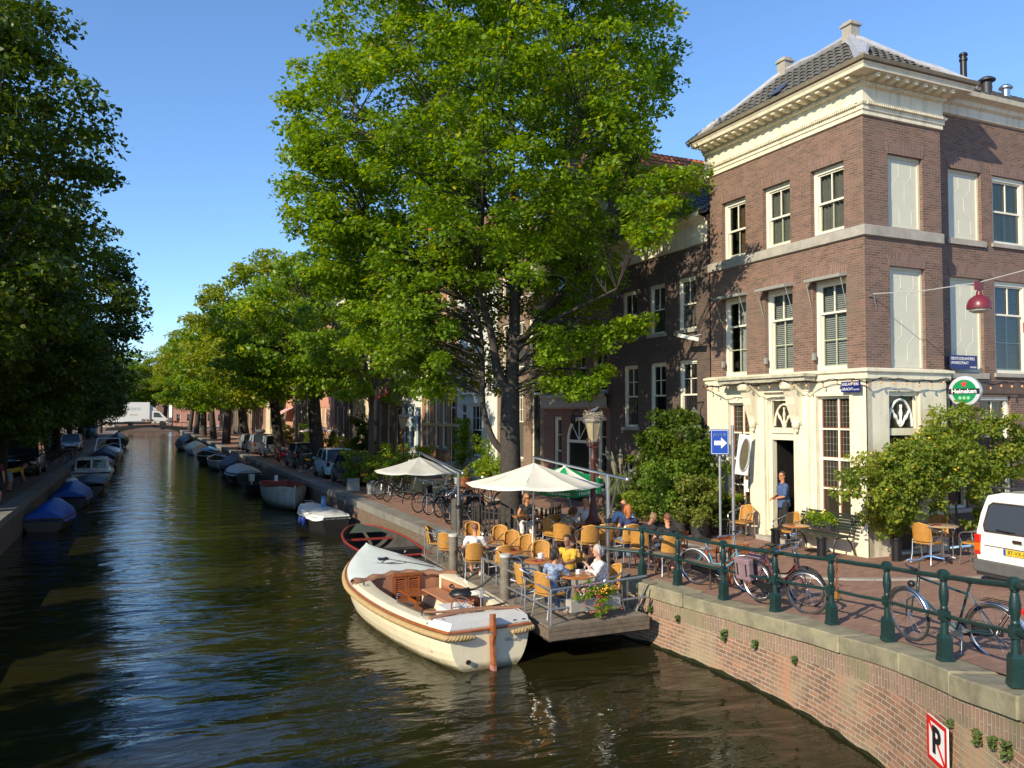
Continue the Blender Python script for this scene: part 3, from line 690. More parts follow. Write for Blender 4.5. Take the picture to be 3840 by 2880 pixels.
brick_brown = brick('brown_brick', (.235,.122,.088), (.125,.073,.056), (.24,.185,.14), .20, .058, .009, blotch=.45, stain=(.17,.125,.095), sscale=.45)
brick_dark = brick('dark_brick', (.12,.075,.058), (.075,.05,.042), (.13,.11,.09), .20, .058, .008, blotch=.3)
brick_red = brick('red_brick', (.33,.13,.08), (.24,.10,.07), (.30,.24,.18), .21, .062, .009)
brick_orange = brick('orange_brick', (.42,.19,.085), (.34,.15,.075), (.40,.30,.2), .21, .062, .008)
brick_tan = brick('tan_brick', (.24,.15,.10), (.18,.115,.08), (.27,.22,.17), .21, .062, .008)
arch_brown = brick('brown_brick_arch', (.25,.13,.095), (.15,.085,.065), (.23,.18,.15), .20, .058, .010, rot=True)
arch_dark = brick('dark_brick_arch', (.13,.08,.06), (.08,.055,.045), (.15,.12,.10), .20, .058, .010, rot=True)
white_wall = mk('white_plaster', (.66,.66,.62), .7, var=.08, vs=2)
pale_wall = mk('pale_plaster', (.62,.52,.36), .75, var=.1, vs=2)
salmon_wall = mk('salmon_plaster', (.55,.27,.19), .75, var=.1, vs=2)
tilered = mk('orange_roof_tile', (.46,.13,.05), .7, var=.35, vs=3)
curt = mk('grey_curtain', (.16,.155,.135), .9, var=.1); blind = mk('venetian_blind', (.36,.36,.34), .5)
yellowc = mk('yellow_curtain', (.42,.36,.13), .8, var=.1)
def jack(mb, x0, x1, z, h=.26, o=.012, spl=.08, rise=.05):     # flat brick arch over an opening
    n = 8; P = []
    for i in range(n+1):
        t = i/n; P.append((lerp(x0-spl*.2, x1+spl*.2, t), z+rise*math.sin(PI*t)*0))
    lo = P; hi = [(lerp(x0-spl, x1+spl, i/n), z+h+rise*math.sin(PI*i/n)) for i in range(n+1)]
    return mb.plate(lo+hi[::-1], -o, .02)

# ---------------- corner cafe building
cb = thing('corner_house', 'brown brick corner house with cream cafe ground floor and dark hipped roof', 'building', (14.8,13.5,1.2))
FA = ((0,5.53,0), -PI/2); FB = ((0,0,0), 0.)
WA = [(.57,7.5,1.55,9.1),(2.23,7.5,3.22,9.1),(3.92,7.5,4.95,9.1)]; MA = [(.56,4.24,1.54,6.4),(2.27,4.24,3.27,6.4),(3.95,4.24,4.98,6.4)]
SB = [(.76,7.5,1.88,9.2),(.77,4.24,1.9,6.6)]
mb = MB(); wallmesh(mb, 5.53, 10.1, WA+MA, .19, 0, 4.1); mb.build('brick_wall', brick_brown, cb, loc=FA[0], rot=FA[1])
mb = MB(); wallmesh(mb, 2.5, 10.1, SB, .14, 0, 4.1); mb.build('brick_wall', brick_brown, cb)
mb = MB(); mb.box(2.5-.001,0,0,2.499,.42,10.1); mb.build('brick_wall', brick_brown, cb)
# far gable side, back
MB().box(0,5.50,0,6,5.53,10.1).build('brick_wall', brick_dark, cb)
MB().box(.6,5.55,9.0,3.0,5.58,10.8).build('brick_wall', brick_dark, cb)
mb = MB()
for o in WA+MA: jack(MB(), o[0], o[2], o[3]).build('brick_arch', arch_brown, cb, loc=FA[0], rot=FA[1])
mb = MB()
for o in SB: jack(MB(), o[0], o[2], o[3]).build('brick_arch', arch_brown, cb)
cg = clearglass()
for i, o in enumerate(WA): window(cb, FA, *o, rv=.19, bars=(1,0,0), glass=cg, curtain=(curt, 'drape') if i else (mk('amber_drape', (.10,.05,.02), .8), 'half'), sill=False, f=.1, open_=0)
for i, o in enumerate(MA): window(cb, FA, *o, rv=.19, bars=(1,0,1), glass=cg, curtain=(blind, 'blind') if i else (blind, 'half'), sill=False, f=.1, mid=.66)
band_ = MB(); sweep(band_, [(0,5.53),(0,0),(2.5,0)], [(0,7.22),(.07,7.24),(.07,7.46),(0,7.49)]); band_.build('stone_band', stone, cb)
# shutters of the blind windows with incised zigzag
panelm = mk('cream_shutter_paint', (.62,.60,.47), .5, var=.04)
def shutter(par, fr, x0, z0, x1, z1):
    mb = MB(); mb.box(x0,.115,z0,x1,.14,z1); mb.box(x0,.085,z0,x0+.06,.115,z1); mb.box(x1-.06,.085,z0,x1,.115,z1); mb.box(x0+.06,.085,z0,x1-.06,.115,z0+.05); mb.box(x0+.06,.085,z1-.07,x1-.06,.115,z1)
    o = mb.build('shutter', panelm, par, loc=fr[0], rot=fr[1])
    s = MB(); w_ = x1-x0; H = z1-z0
    for xo in (.42, .78):
        z = z1-.12; x = x0+w_*xo; pts = [(x,.112,z)]
        k = 0
        while z > z0+.2:
            z -= .34 if k % 2 == 0 else .22
            if k % 2: x += (-.2 if (k//2) % 2 == 0 else .2)*w_
            pts.append((x,.112,max(z, z0+.06))); k += 1
        s.tube(pts, .0035, 4)
    s.build('moulding', mk('shutter_line', (.70,.70,.60), .5, var=0), o)
    return o
for o in SB: shutter(cb, FB, *o)
# cornice
cor = [(0,5.66),(0,0),(2.5,0),(2.5,.42)]
mb = MB(); sweep(mb, cor, [(0,9.97),(.05,9.98),(.05,10.07),(.08,10.09),(.08,10.18),(.11,10.19),(.13,10.24),(.05,10.27),(.05,10.62),(.12,10.66),(.12,10.72),(.17,10.74),(.17,10.80),(.50,10.80),(.52,10.87),(.56,10.92)])
mb.build('cornice', cream, cb)
mb = MB(); sweep(mb, cor, [(.50,10.915),(.60,10.95),(.63,11.02),(.60,11.03),(.2,11.02)]); mb.build('gutter', mk('gutter_paint', (.23,.19,.13), .6, var=.2), cb)
for k in range(19):
    y = .02+k*.3; MB().add(*[( [(-.16,y-.055,10.70),(-.44,y-.055,10.73),(-.44,y+.055,10.73),(-.16,y+.055,10.70),(-.16,y-.055,10.798),(-.44,y-.055,10.798),(-.44,y+.055,10.798),(-.16,y+.055,10.798)]), [(0,1,2,3),(7,6,5,4),(0,4,5,1),(1,5,6,2),(2,6,7,3),(3,7,4,0)]]).build('modillion', cream, cb)
for k in range(9):
    x = .02+k*.3; MB().box(x-.055,-.44,10.71,x+.055,-.16,10.798).build('modillion', cream, cb)
def comb(x0, x1, za, zb, p, y0, y1, fr):
    n = int((x1-x0)/p); P = [(x0,zb)]; Q = []
    for i in range(n):
        a_ = x0+i*p; Q += [(a_+p*.25,zb-.008),(a_+p*.25,za),(a_+p*.75,za),(a_+p*.75,zb-.008)]
    return MB().plate(Q+[(x1,zb-.008),(x1,zb),(x0,zb)], y0, y1).build('dentil_strip', cream, cb, loc=fr[0], rot=fr[1])
comb(0,5.5,10.615,10.66,.075,-.155,-.10,FA); comb(0,2.5,10.615,10.66,.075,-.155,-.10,FB)
comb(0,5.5,10.19,10.25,.06,-.15,-.09,FA); comb(0,2.5,10.19,10.25,.06,-.15,-.09,FB)
# roof
tl = mk('grey_roof_tile', (.105,.10,.088), .75, var=.4, vs=2.5)
e = 11.02; a = (-.35,6.1); rx = 1.55; A0 = (-.35,6.1,e); A1 = (-.35,-.35,e); B1 = (3.4,-.35,e); B0 = (3.4,6.1,e); T1 = (rx,1.75,12.75); T0 = (rx,4.1,12.75)
rf = MB(); slope(rf, A0, A1, T0, T1); slope(rf, A1, B1, T1, T1); slope(rf, B0, A0, T0, T0); slope(rf, B1, B0, T1, T0)
ro = rf.build('roof', tl, cb)
lm = MB()
for p, q in ((T1, A1), (T1, B1), (T0, A0), (T0, B0), (T1, T0)):
    P, Q = Vector(p), Vector(q); n_ = 10
    lm.tube([P.lerp(Q, i/n_)+Vector((0,0,.03+.012*math.sin(i*2.1))) for i in range(n_+1)], [.10+(.07*(i/n_) if (p, q) == (T1, A1) else .02*math.sin(i)) for i in range(n_+1)], 6)
lm.tube([Vector(T1)+Vector((0,0,-.05)), Vector((.75,.72,12.0)), Vector((.35,.35,11.6))], [.16,.22,.16], 8, sy=.35)
lm.build('ridge_lead', lead, cb)
for T in (T1, T0):
    f = MB(); f.box(T[0]-.15,T[1]-.15,T[2]-.1,T[0]+.15,T[1]+.15,T[2]+.42); f.box(T[0]-.19,T[1]-.19,T[2]+.30,T[0]+.19,T[1]+.19,T[2]+.36); f.build('finial', stone, cb, bevel=.01)
mb = MB(); mb.cbox((.22,2.9,11.65), (.5,.4,.03), 0, Matrix.Rotation(R(-42), 3, 'Y')); mb.build('skylight', darkglass, cb)
# ---- cream ground floor
o = .05
winR = (4.08,.72,5.10,3.62); winL = (.86,.66,1.72,3.5); door = (2.36,.12,3.34,3.62)
mb = MB(); wallmesh(mb, 5.58, 4.05, [winR, winL, door], .22, -.1, 0, y=-o); mb.box(5.55,-.05,0,5.58,.1,4.05)
mb.build('plaster_wall', cream, cb, loc=FA[0], rot=FA[1])
dB = (.62,.08,1.62,3.72)
mb = MB(); wallmesh(mb, 2.52, 4.05, [dB], .25, -.05, 0, y=-o); mb.box(2.49,-.05,0,2.52,.42,4.05); mb.build('plaster_wall', cream, cb)
mb = MB(); sweep(mb, [(0,5.66),(0,0),(2.5,0),(2.5,.42)], [(.05,3.98),(.10,4.0),(.10,4.12),(.16,4.16),(.16,4.21),(0,4.25)]); mb.build('string_course', cream, cb)
# pilasters, casings, door surround
mb = MB()
for x0, x1 in ((1.80,2.32),(3.38,3.86)):
    mb.box(x0,-.13,.25,x1,-.052,3.75); mb.box(x0-.03,-.16,0,x1+.03,-.053,.25); mb.box(x0+.07,-.15,.4,x1-.07,-.131,3.6)
mb.box(1.76,-.15,3.75,3.9,-.054,3.98)
for (a_, b_, c_, d_) in (winR, winL):
    mb.box(a_-.09,-.09,b_,a_-.002,-.051,d_+.08); mb.box(c_+.002,-.09,b_,c_+.09,-.051,d_+.08); mb.box(a_-.002,-.09,d_+.002,c_+.002,-.051,d_+.08)
mb.build('pilasters', cream, cb, loc=FA[0], rot=FA[1], bevel=.008)
mb = MB(); mb.box(4.0,-.16,.55,5.2,-.06,.70); mb.box(4.05,-.10,.0,5.15,-.06,.55); mb.build('window_sill', cream, cb, loc=FA[0], rot=FA[1])
mb = MB(); mb.box(.8,-.16,.5,1.78,-.06,.64); mb.build('window_sill', cream, cb, loc=FA[0], rot=FA[1])
# scroll brackets
for bx in (1.86, 3.42):
    mb = MB(); pr_ = [(-.0,3.98),(-.42,3.98),(-.46,3.9),(-.44,3.82),(-.34,3.76),(-.28,3.62),(-.26,3.45),(-.2,3.3),(-.14,3.15),(-.1,3.0),(0,2.9)]
    n = len(pr_); L0 = [(bx, -.14+p, z) for p, z in pr_]; L1 = [(bx+.3, -.14+p, z) for p, z in pr_]
    mb.add(L0+L1, [tuple(range(n)), tuple(range(2*n-1, n-1, -1))]+[(i, n+i, n+(i+1) % n, (i+1) % n) for i in range(n)])
    mb.tube([(bx-.02,-.5,3.88),(bx+.32,-.5,3.88)], .075, 10); mb.tube([(bx+.04,-.32,3.74),(bx+.04,-.30,3.5),(bx+.04,-.22,3.2)], [.035,.03,.02], 6); mb.tube([(bx+.26,-.32,3.74),(bx+.26,-.30,3.5),(bx+.26,-.22,3.2)], [.035,.03,.02], 6)
    mb.ball((bx+.15,-.24,2.95), (.1,.09,.13), 10); mb.ball((bx+.15,-.22,2.82), (.05,.05,.08), 8)
    mb.build('scroll_bracket', cream, cb, loc=FA[0], rot=FA[1])
mb = MB(); mb.box(.95,-.50,4.0,4.15,-.17,4.1); mb.box(.9,-.56,4.1,4.2,-.17,4.17); mb.build('door_canopy', mk('weathered_cream', (.42,.39,.29), .8, var=.35, vs=5), cb, loc=FA[0], rot=FA[1])
# leaded cafe windows
leadglass = glassmat('leaded_glass', (.035,.03,.022), .06); leadline = mk('lead_came', (.28,.26,.2), .6)
rwood = mk('red_brown_wood', (.22,.07,.035), .5)
def leaded(fr, x0, z0, x1, z1, cuts, y=.1, vent=True):
    mb = MB(); f = .06
    mb.box(x0,y-.06,z0,x0+f,y+.04,z1); mb.box(x1-f,y-.06,z0,x1,y+.04,z1); mb.box(x0+f,y-.06,z1-f,x1-f,y+.04,z1); mb.box(x0+f,y-.06,z0,x1-f,y+.04,z0+f)
    xm = x0+(x1-x0)*.56; mb.box(xm-.022,y-.05,z0+f,xm+.022,y+.03,z1-f)
    for i, c in enumerate(cuts):
        for p, q in ((x0+f, xm-.022), (xm+.022, x1-f)): mb.box(p,y-.05,c-(.035 if i == 1 else .02),q,y+.03,c+(.035 if i == 1 else .02))
    ob = mb.build('window', creamw, cb, loc=fr[0], rot=fr[1])
    MB().box(x0+f,y+.0,z0+f,x1-f,y+.01,z1-f).build('pane', leadglass, ob)
    l = MB(); zs = [z0+f]+sorted(cuts)+[z1-f]
    for i in range(1, len(zs)-1 if len(zs) > 2 else 1):
        pass
    for i in range(1, len(zs)-1+0):
        za, zb = zs[i]+.03, zs[i+1]-.03
        k = max(2, int((x1-x0)/.11))
        for j in range(1, k): l.box(lerp(x0+f,x1-f,j/k)-.003,y-.006,za,lerp(x0+f,x1-f,j/k)+.003,y-.001,zb)
        k = max(2, int((zb-za)/.13))
        for j in range(1, k): z = lerp(za,zb,j/k); l.box(x0+f,y-.0065,z-.003,x1-f,y-.0015,z+.003)
    l.build('leading', leadline, ob)
    r = MB()
    for i in range(len(zs)-1):
        for p, q in ((x0+f,xm-.022),(xm+.022,x1-f)):
            r.box(p,y-.03,zs[i]+.03,p+.02,y-.002,zs[i+1]-.03); r.box(q-.02,y-.03,zs[i]+.03,q,y-.002,zs[i+1]-.03); r.box(p+.02,y-.03,zs[i]+.03,q-.02,y-.002,zs[i]+.05)
    r.build('inner_frame', rwood, ob)
    return ob
leaded(FA, *winR, [1.45,2.15,2.85]); leaded(FA, *winL, [1.3,2.0,2.7])
# main door: open dark doorway, transom, fanlight
mb = MB(); mb.box(2.36,.02,.12,2.46,.17,3.62); mb.box(3.24,.02,.12,3.34,.17,3.62); mb.box(2.46,.02,2.55,3.24,.17,2.72); mb.box(2.46,-.02,2.72,3.24,.17,2.86); mb.box(2.46,.02,3.54,3.24,.17,3.62)
ds = mb.build('door_frame', cream, cb, loc=FA[0], rot=FA[1])
MB().box(2.46,.09,2.86,3.24,.10,3.54).build('pane', leadglass, ds)
fl = MB(); cx_, cz_ = 2.85, 2.9
fl.tube([(cx_+.34*math.cos(PI*i/14), .075, cz_+.55*math.sin(PI*i/14)) for i in range(15)], .03, 6)
for a_ in (50, 90, 130): 
    fl.tube([(cx_+.08*j*math.cos(R(a_)), .07, cz_+.095*j*math.sin(R(a_))) for j in range(6)], [.025,.035,.022,.04,.022,.03], 6)
fl.ball((cx_,.07,cz_+.02), (.08,.04,.07), 8); fl.build('fanlight_ornament', cream, ds)
dk = MB(); dk.box(2.46,.9,.12,3.24,.92,2.55); dk.box(2.44,.17,.12,2.46,.9,2.55); dk.box(3.24,.17,.12,3.26,.9,2.55); dk.box(2.46,.17,2.55,3.24,.9,2.57); dk.build('doorway_interior', mk('doorway_dark', (.012,.011,.01), .6), ds)
lf = MB(); lf.box(0,0,.13,.74,.045,2.53); lf_ = lf.build('open_door', mk('dark_green_door', (.015,.018,.017), .3), cb, loc=(.17,5.53-2.47,0), rot=R(-28))
lf_.location = (.2, 5.53-3.22, 0); lf_.rotation_euler = (0,0,R(40))
MB().box(.1,-.012,1.0,.64,-.004,2.35).build('pane', leadglass, lf_)
MB().box(2.2,-.35,-.2,3.5,.15,.11).build('doorstep', stone, cb, loc=FA[0], rot=FA[1])
# side door with fanlight
mb = MB(); mb.box(.62,.02,.08,.70,.18,3.72); mb.box(1.54,.02,.08,1.62,.18,3.72); mb.box(.70,.02,2.72,1.54,.18,2.88); mb.box(.70,.02,3.62,1.54,.18,3.72)
ds = mb.build('door_frame', cream, cb)
MB().box(.70,.1,2.88,1.54,.11,3.62).build('pane', leadglass, ds)
fl = MB(); cx_, cz_ = 1.12, 2.92
fl.tube([(cx_+.38*math.cos(PI*i/14), .08, cz_+.62*math.sin(PI*i/14)) for i in range(15)], .03, 6)
for a_ in (45, 88, 132): fl.tube([(cx_+.08*j*math.cos(R(a_)), .075, cz_+.1*j*math.sin(R(a_))) for j in range(6)], [.025,.04,.025,.045,.025,.035], 6)
fl.build('fanlight_ornament', white, ds)
MB().box(.70,.10,.1,1.54,.16,2.72).build('side_door', MATS['dark_green_door'], cb)
# awning boxes over the middle windows
for i, oo in enumerate(MA):
    mb = MB(); x0, x1 = oo[0]-.04, oo[2]+.04; P = .26 if i < 2 else .2
    mb.cbox(((x0+x1)/2, -P/2-.02, 6.42), (x1-x0, P+.06, .07), 0, Matrix.Rotation(R(8), 3, 'X'))
    for x in (x0+.02, x1-.02): mb.tube([(x,-P,6.38),(x,-.03,5.75)], .009, 5)
    
    mb.build('awning_box', mk('awning_grey', (.30,.30,.27), .6), cb, loc=FA[0], rot=FA[1])
for i, oo in enumerate(MA): MB().box(oo[0]+.02,-.07,4.5,oo[0]+.09,-.01,4.66).build('junction_box', MATS['awning_grey'], cb, loc=FA[0], rot=FA[1])
# festoon of bulbs round both faces
ft = thing('string_lights', 'string of small amber bulbs on a dark cable around the corner house', 'lights', (14.8,13.5,5.05))
mb = MB(); bl = []
pth = [(-.22,5.6),(-.60,4.55),(-.60,1.4),(-.24,1.2),(-.22,-.22),(2.6,-.22),(2.75,.15),(7.5,.15)]
pts = []; L_ = 0
for (a0,b0),(a1,b1) in zip(pth, pth[1:]):
    l = math.hypot(a1-a0,b1-b0); n = max(2, int(l/.13))
    for i in range(n): pts.append((lerp(a0,a1,i/n), lerp(b0,b1,i/n), .12+.03*math.sin((L_+l*i/n)*3.9)+.02*math.sin((L_+l*i/n)*9)))
    L_ += l
mb.tube(pts, .011, 5); mb.tube([(p[0], p[1], p[2]+.035*math.sin(i*.8)) for i, p in enumerate(pts)], .008, 4)
mb.build('cable', black, ft)
bulbm = mk('amber_bulb', (.62,.33,.17), .25, var=.2, coat=.5)
for i in range(3, len(pts), 3):
    p = pts[i]; b = MB(); b.tube([(0,0,0),(0,0,-.05)], .014, 6, 0); b.build  # socket
    b.ball((0,0,-.085), (.026,.026,.036), 8, 1); b.build('bulb', [black, bulbm], ft, smooth=True, loc=p)

# ---------------- adjoining wing of the side street
ab = thing('side_house', 'brown brick side street house set back right of the corner, with plain cream cornice', 'building', (17.3,13.92,1.2))
ops = [(.8,7.55,2.0,9.3),(2.42,7.55,3.72,9.3),(.8,4.24,2.0,6.6),(2.42,4.24,3.72,6.6),(5.0,7.55,6.2,9.3),(5.0,4.24,6.2,6.6),(.62,.9,1.3,3.72),(1.78,1.1,2.95,3.65),(3.6,1.1,4.8,3.65)]
mb = MB(); wallmesh(mb, 9., 10.85, ops, .13, 0, 0); mb.build('brick_wall', brick_brown, ab)
mb = MB()
for oo in ops[:6]: jack(MB(), oo[0], oo[2], oo[3]).build('brick_arch', arch_brown, ab)
shutter(ab, FB, *ops[0]); shutter(ab, FB, *ops[2])
window(ab, FB, *ops[1], bars=(1,0,0), glass=cg, curtain=(yellowc, 'drape'), f=.1, rv=.13); window(ab, FB, *ops[3], bars=(1,0,1), mid=.66, glass=cg, curtain=(blind, 'blind'), f=.1, rv=.13)
window(ab, FB, *ops[4], rv=.13); window(ab, FB, *ops[5], bars=(1,0,1), mid=.66, rv=.13)
for oo in ops[6:]: window(ab, FB, *oo, bars=(1,1,1), mid=.62, rv=.13, f=.08)
MB().box(.7,-.06,7.4,2.1,.0,7.54).build('sill', stone, ab); MB().box(.7,-.06,4.08,2.1,.0,4.23).build('sill', stone, ab)
mb = MB(); sweep(mb, [(0,0),(9,0)], [(0,10.62),(.06,10.64),(.06,10.85),(.14,10.9),(.16,11.0),(.36,11.04),(.40,11.14),(0,11.2)]); mb.build('cornice', cream, ab)
MB().box(0,-.03,3.72,9,.0,4.0).build('lintel_band', arch_dark, ab)
mb = MB(); slope(mb, (2.3,-.3,11.15), (9,-.3,11.15), (2.3,2.6,13.0), (9,2.6,13.0)); mb.build('roof', tl, ab)
mb = MB(); mb.plate([(.9,.25),(1.9,.25),(1.9,.85),(.9,.85)], -.03, -.0); mb.build('wall_panel', mk('dark_wood_cladding', (.05,.042,.035), .7), ab)
MB().box(0,.02,0,9,.05,10.8)
def flue(x, y, z, h, r, label, m, style):
    t = thing('flue_pipe', label, 'chimney', (x,y,z))
    b = MB(); b.lathe([(r,0),(r,h)], 12); b.build('pipe', m, t, smooth=True)
    b = MB()
    if style: b.lathe([(r*1.1,h),(r*1.7,h+.03),(r*1.7,h+.07),(r*.9,h+.14)], 12)
    else: b.lathe([(r,h),(r*1.25,h+.02),(r*1.25,h+.08),(r,h+.1),(r,h+.14),(r*1.35,h+.16),(r*1.2,h+.22),(r*.6,h+.25)], 12)
    b.build('cowl', m, t, smooth=True)
def along(x): return x
flue(20.2,15.0,13.0,.95,.085,'tall thin black flue with ringed cowl on the side street roof', black, 0)
flue(20.7,14.7,12.5,.85,.13,'thick black flue with conical cap behind the side street cornice', mk('dark_flue', (.03,.03,.032), .5), 1)
flue(22.5,15.4,13.3,.4,.11,'short shiny metal flue near the right end of the side street roof', alu, 1)
cst = thing('chimney', 'squat brick chimney between the two black flues on the side street roof', 'chimney', (21.2,15.4,12.9))
MB().box(-.3,-.25,0,.3,.25,.6).build('stack', brick_tan, cst); MB().box(-.34,-.29,.6,.34,.29,.66).build('cap', stone, cst)

# ---------------- row houses
def house(label, yfar, w, h, wm, rows, side='R', frame=None, trim=None, roof='pitch', tm=None, door=None, extra=None, lod=0, chim=False, jm=None, cor_h=.55, name='canal_house', gz=1.2, depth=9, rh=2.6):
    frame = frame or creamw; trim = trim or cream; tm = tm or tileblack
    if side == 'R': loc = (14.8, yfar, gz); rz = -PI/2
    else: loc = (-11.4, yfar-w, gz); rz = PI/2
    t = thing(name, label, 'building', loc, rz); ops = []
    for r in rows:
        z0, z1, xs = r[:3]
        for a, b in xs: ops.append((a, z0, b, z1)+tuple(r[3:]))
    if door: ops.append((*door, None))
    mb = MB(); wallmesh(mb, w, h, [o[:4] for o in ops], .14)
    mb.box(0,.16,0,w,.18,h); mb.box(-.001,.0,0,0,depth,h); mb.box(w,0,0,w+.001,depth,h); mb.box(0,depth,0,w,depth+.01,h)
    mb.build('wall', wm, t)
    if jm:
        for oo in ops: jack(MB(), oo[0], oo[2], oo[3]).build('brick_arch', jm, t)
    for oo in ops:
        if oo[4:] and oo[4] is None:
            d = MB(); a, z0, b, z1 = oo[:4]
            d.box(a,.08,z0,a+.08,.15,z1); d.box(b-.08,.08,z0,b,.15,z1); d.box(a+.08,.08,z1-.5,b-.08,.15,z1-.42); d.box(a+.08,.08,z1-.07,b-.08,.15,z1)
            do = d.build('door', frame, t); MB().box(a+.08,.10,z0,b-.08,.13,z1-.5).build('door_leaf', MATS['dark_green_door'], do); MB().box(a+.08,.11,z1-.42,b-.08,.12,z1-.07).build('pane', darkglass, do)
            MB().box(a-.3,-.9,-.05,b+.3,0,max(z0-.0,.1)).build('stoop', stone, t)
            continue
        br = oo[4] if len(oo) > 4 else (1,0,0)
        window(t, ((0,0,0),0.), *oo[:4], rv=.14, bars=br, mat=frame, sill=lod < 2, f=.08)
    mb = MB(); sweep(mb, [(0,0),(w,0)], [(0,h-cor_h),(.05,h-cor_h+.02),(.05,h-.2),(.12,h-.16),(.14,h-.1),(.34,h-.06),(.38,h+.04),(.0,h+.08)])
    mb.build('cornice', trim, t)
    if roof == 'pitch':
        mb = MB(); slope(mb, (0,-.1,h+.05), (w,-.1,h+.05), (0,3.2,h+rh), (w,3.2,h+rh), tw=.28 if lod else .24)
        mb.add([(0,3.2,h+rh-.02),(w,3.2,h+rh-.02),(w,depth,h),(0,depth,h)], [(0,1,2,3)]); mb.build('roof', tm, t)
        MB().add([(0,.2,h),(0,3.2,h+rh),(0,depth,h)], [(0,1,2)]).add([(w,.2,h),(w,depth,h),(w,3.2,h+rh)], [(0,1,2)]).build('side_wall', wm, t)
    elif roof == 'cross':     # ridge runs back from the canal
        mb = MB(); slope(mb, (w+.05,0,h), (w+.05,depth,h), (w/2,0,h+rh), (w/2,depth,h+rh)); slope(mb, (-.05,depth,h), (-.05,0,h), (w/2,depth,h+rh), (w/2,0,h+rh)); mb.build('roof', tm, t)
        MB().plate([(0,h),(w,h),(w*.72,h+rh*.6),(w*.68,h+rh*1.1),(w*.5,h+rh*1.35),(w*.32,h+rh*1.1),(w*.28,h+rh*.6)], .0, .25).build('gable', wm, t)
    if chim:
        c = MB(); c.box(w*.8,2.4,h+1.,w*.8+.5,3.3,h+rh+.7); c.box(w*.8-.04,2.36,h+rh+.7,w*.8+.54,3.34,h+rh+.78); c.build('chimney', brick_red, t)
    return t
h1 = house('dark brown brick house with cream sash windows left of the corner cafe', 24.5, 5.44, 8.95, brick_dark,
    [(5.72,7.3,[(.75,1.66),(2.38,3.26),(3.94,4.84)],(1,0,0)), (2.78,4.82,[(.82,1.72),(2.40,3.28),(3.95,4.85)],(1,1,0)), (.35,1.75,[(2.5,3.3)],(1,0,0))],
    door=(.95,0.05,1.82,1.8), jm=arch_dark, cor_h=.8, rh=2.2)
h2 = house('red brown brick house with arched doorway and grey stone band behind the street lamp', 29.65, 5.12, 10.9, brick('portal_brick', (.24,.11,.08), (.16,.08,.06), (.22,.17,.13), .21, .06, .008),
    [(7.6,9.4,[(.7,1.8),(2.1,3.2),(3.5,4.6)],(1,1,0)), (4.0,5.85,[(.75,1.85),(2.3,3.4),(3.9,4.9)],(1,1,0)), (.5,3.1,[(.85,1.5),(4.2,4.85)],(0,1,0))], roof='cross', tm=tilered, depth=10)
mb = MB(); sweep(mb, [(0,0),(5.12,0)], [(0,3.4),(.14,3.46),(.14,3.78),(.22,3.84),(.22,3.92),(0,3.96)]); mb.build('stone_band', stone, h2)
mb = MB(); mb.box(2.2,-.02,0,3.75,.02,2.2); mb.plate(arc(2.975,2.2,.775,PI,0,14), -.02, .02); mb.build('arched_door', MATS['dark_green_door'], h2)
mb = MB(); P = [(2.14,-.03,0),(2.14,-.03,2.2)]+[(2.975+.835*math.cos(PI-PI*i/14),-.03,2.2+.835*math.sin(PI*i/14)) for i in range(1,15)]+[(3.81,-.03,0)]; mb.tube(P, .07, 6); mb.box(2.2,-.07,2.15,3.75,-.02,2.25)
for k in range(1, 4): mb.tube([(2.975,-.04,2.25),(2.975+.75*math.cos(PI*k/4),-.04,2.25+.75*math.sin(PI*k/4))], .02, 5)
mb.build('door_arch_trim', creamw, h2)
mb = MB(); mb.tube([(2.975,-.1,3.35),(2.975,-.28,3.3),(2.975,-.3,3.1)], .03, 6); mb.lathe([(.06,2.85),(.1,2.95),(.1,3.12),(.03,3.2)], 8, (2.975,-.3,0)); mb.build('wall_lantern', black, h2)
h3 = house('tan brown brick house with tall cream framed windows behind the big tree', 34.4, 4.75, 11.6, brick_tan,
    [(8.2,10.2,[(.5,1.5),(1.9,2.9),(3.3,4.2)],(1,1,0)), (5.2,7.2,[(.5,1.5),(1.9,2.9),(3.3,4.2)],(1,1,0)), (1.3,4.5,[(.35,1.25),(1.6,2.8)],(3,2,2))], door=(3.55,1.0,4.4,4.5))
h4 = house('white painted canal house half hidden by climbing greenery behind the big tree', 39.6, 5.2, 11.2, white_wall,
    [(8.,9.8,[(.6,1.6),(2.1,3.1),(3.6,4.6)],(1,1,0)), (4.2,5.9,[(.5,1.3),(1.7,3.2),(3.6,4.5)],(2,1,1)), (1.2,3.7,[(1.75,3.3)],(2,1,2))], door=(.5,.8,1.3,3.7), frame=white, trim=white)
h5 = house('orange brick house with yellow bands and narrow arched windows left of the white house', 45.4, 5.8, 12.4, brick_orange,
    [(8.6,10.6,[(.6,1.5),(2.3,3.3),(4.1,5.1)],(1,0,0)), (5.3,7.4,[(.6,1.5),(2.3,3.3),(4.1,5.1)],(1,0,0)), (1.4,4.1,[(.6,1.4),(2.2,3.0),(3.4,4.2)],(1,0,0))], door=(4.7,.6,5.5,4.0), jm=brick_orange)
yb = mk('yellow_band', (.58,.40,.16), .8); 
for z in (2.55, 4.45, 7.8): MB().box(0,-.006,z,5.8,0,z+.16).build('brick_band', yb, h5)
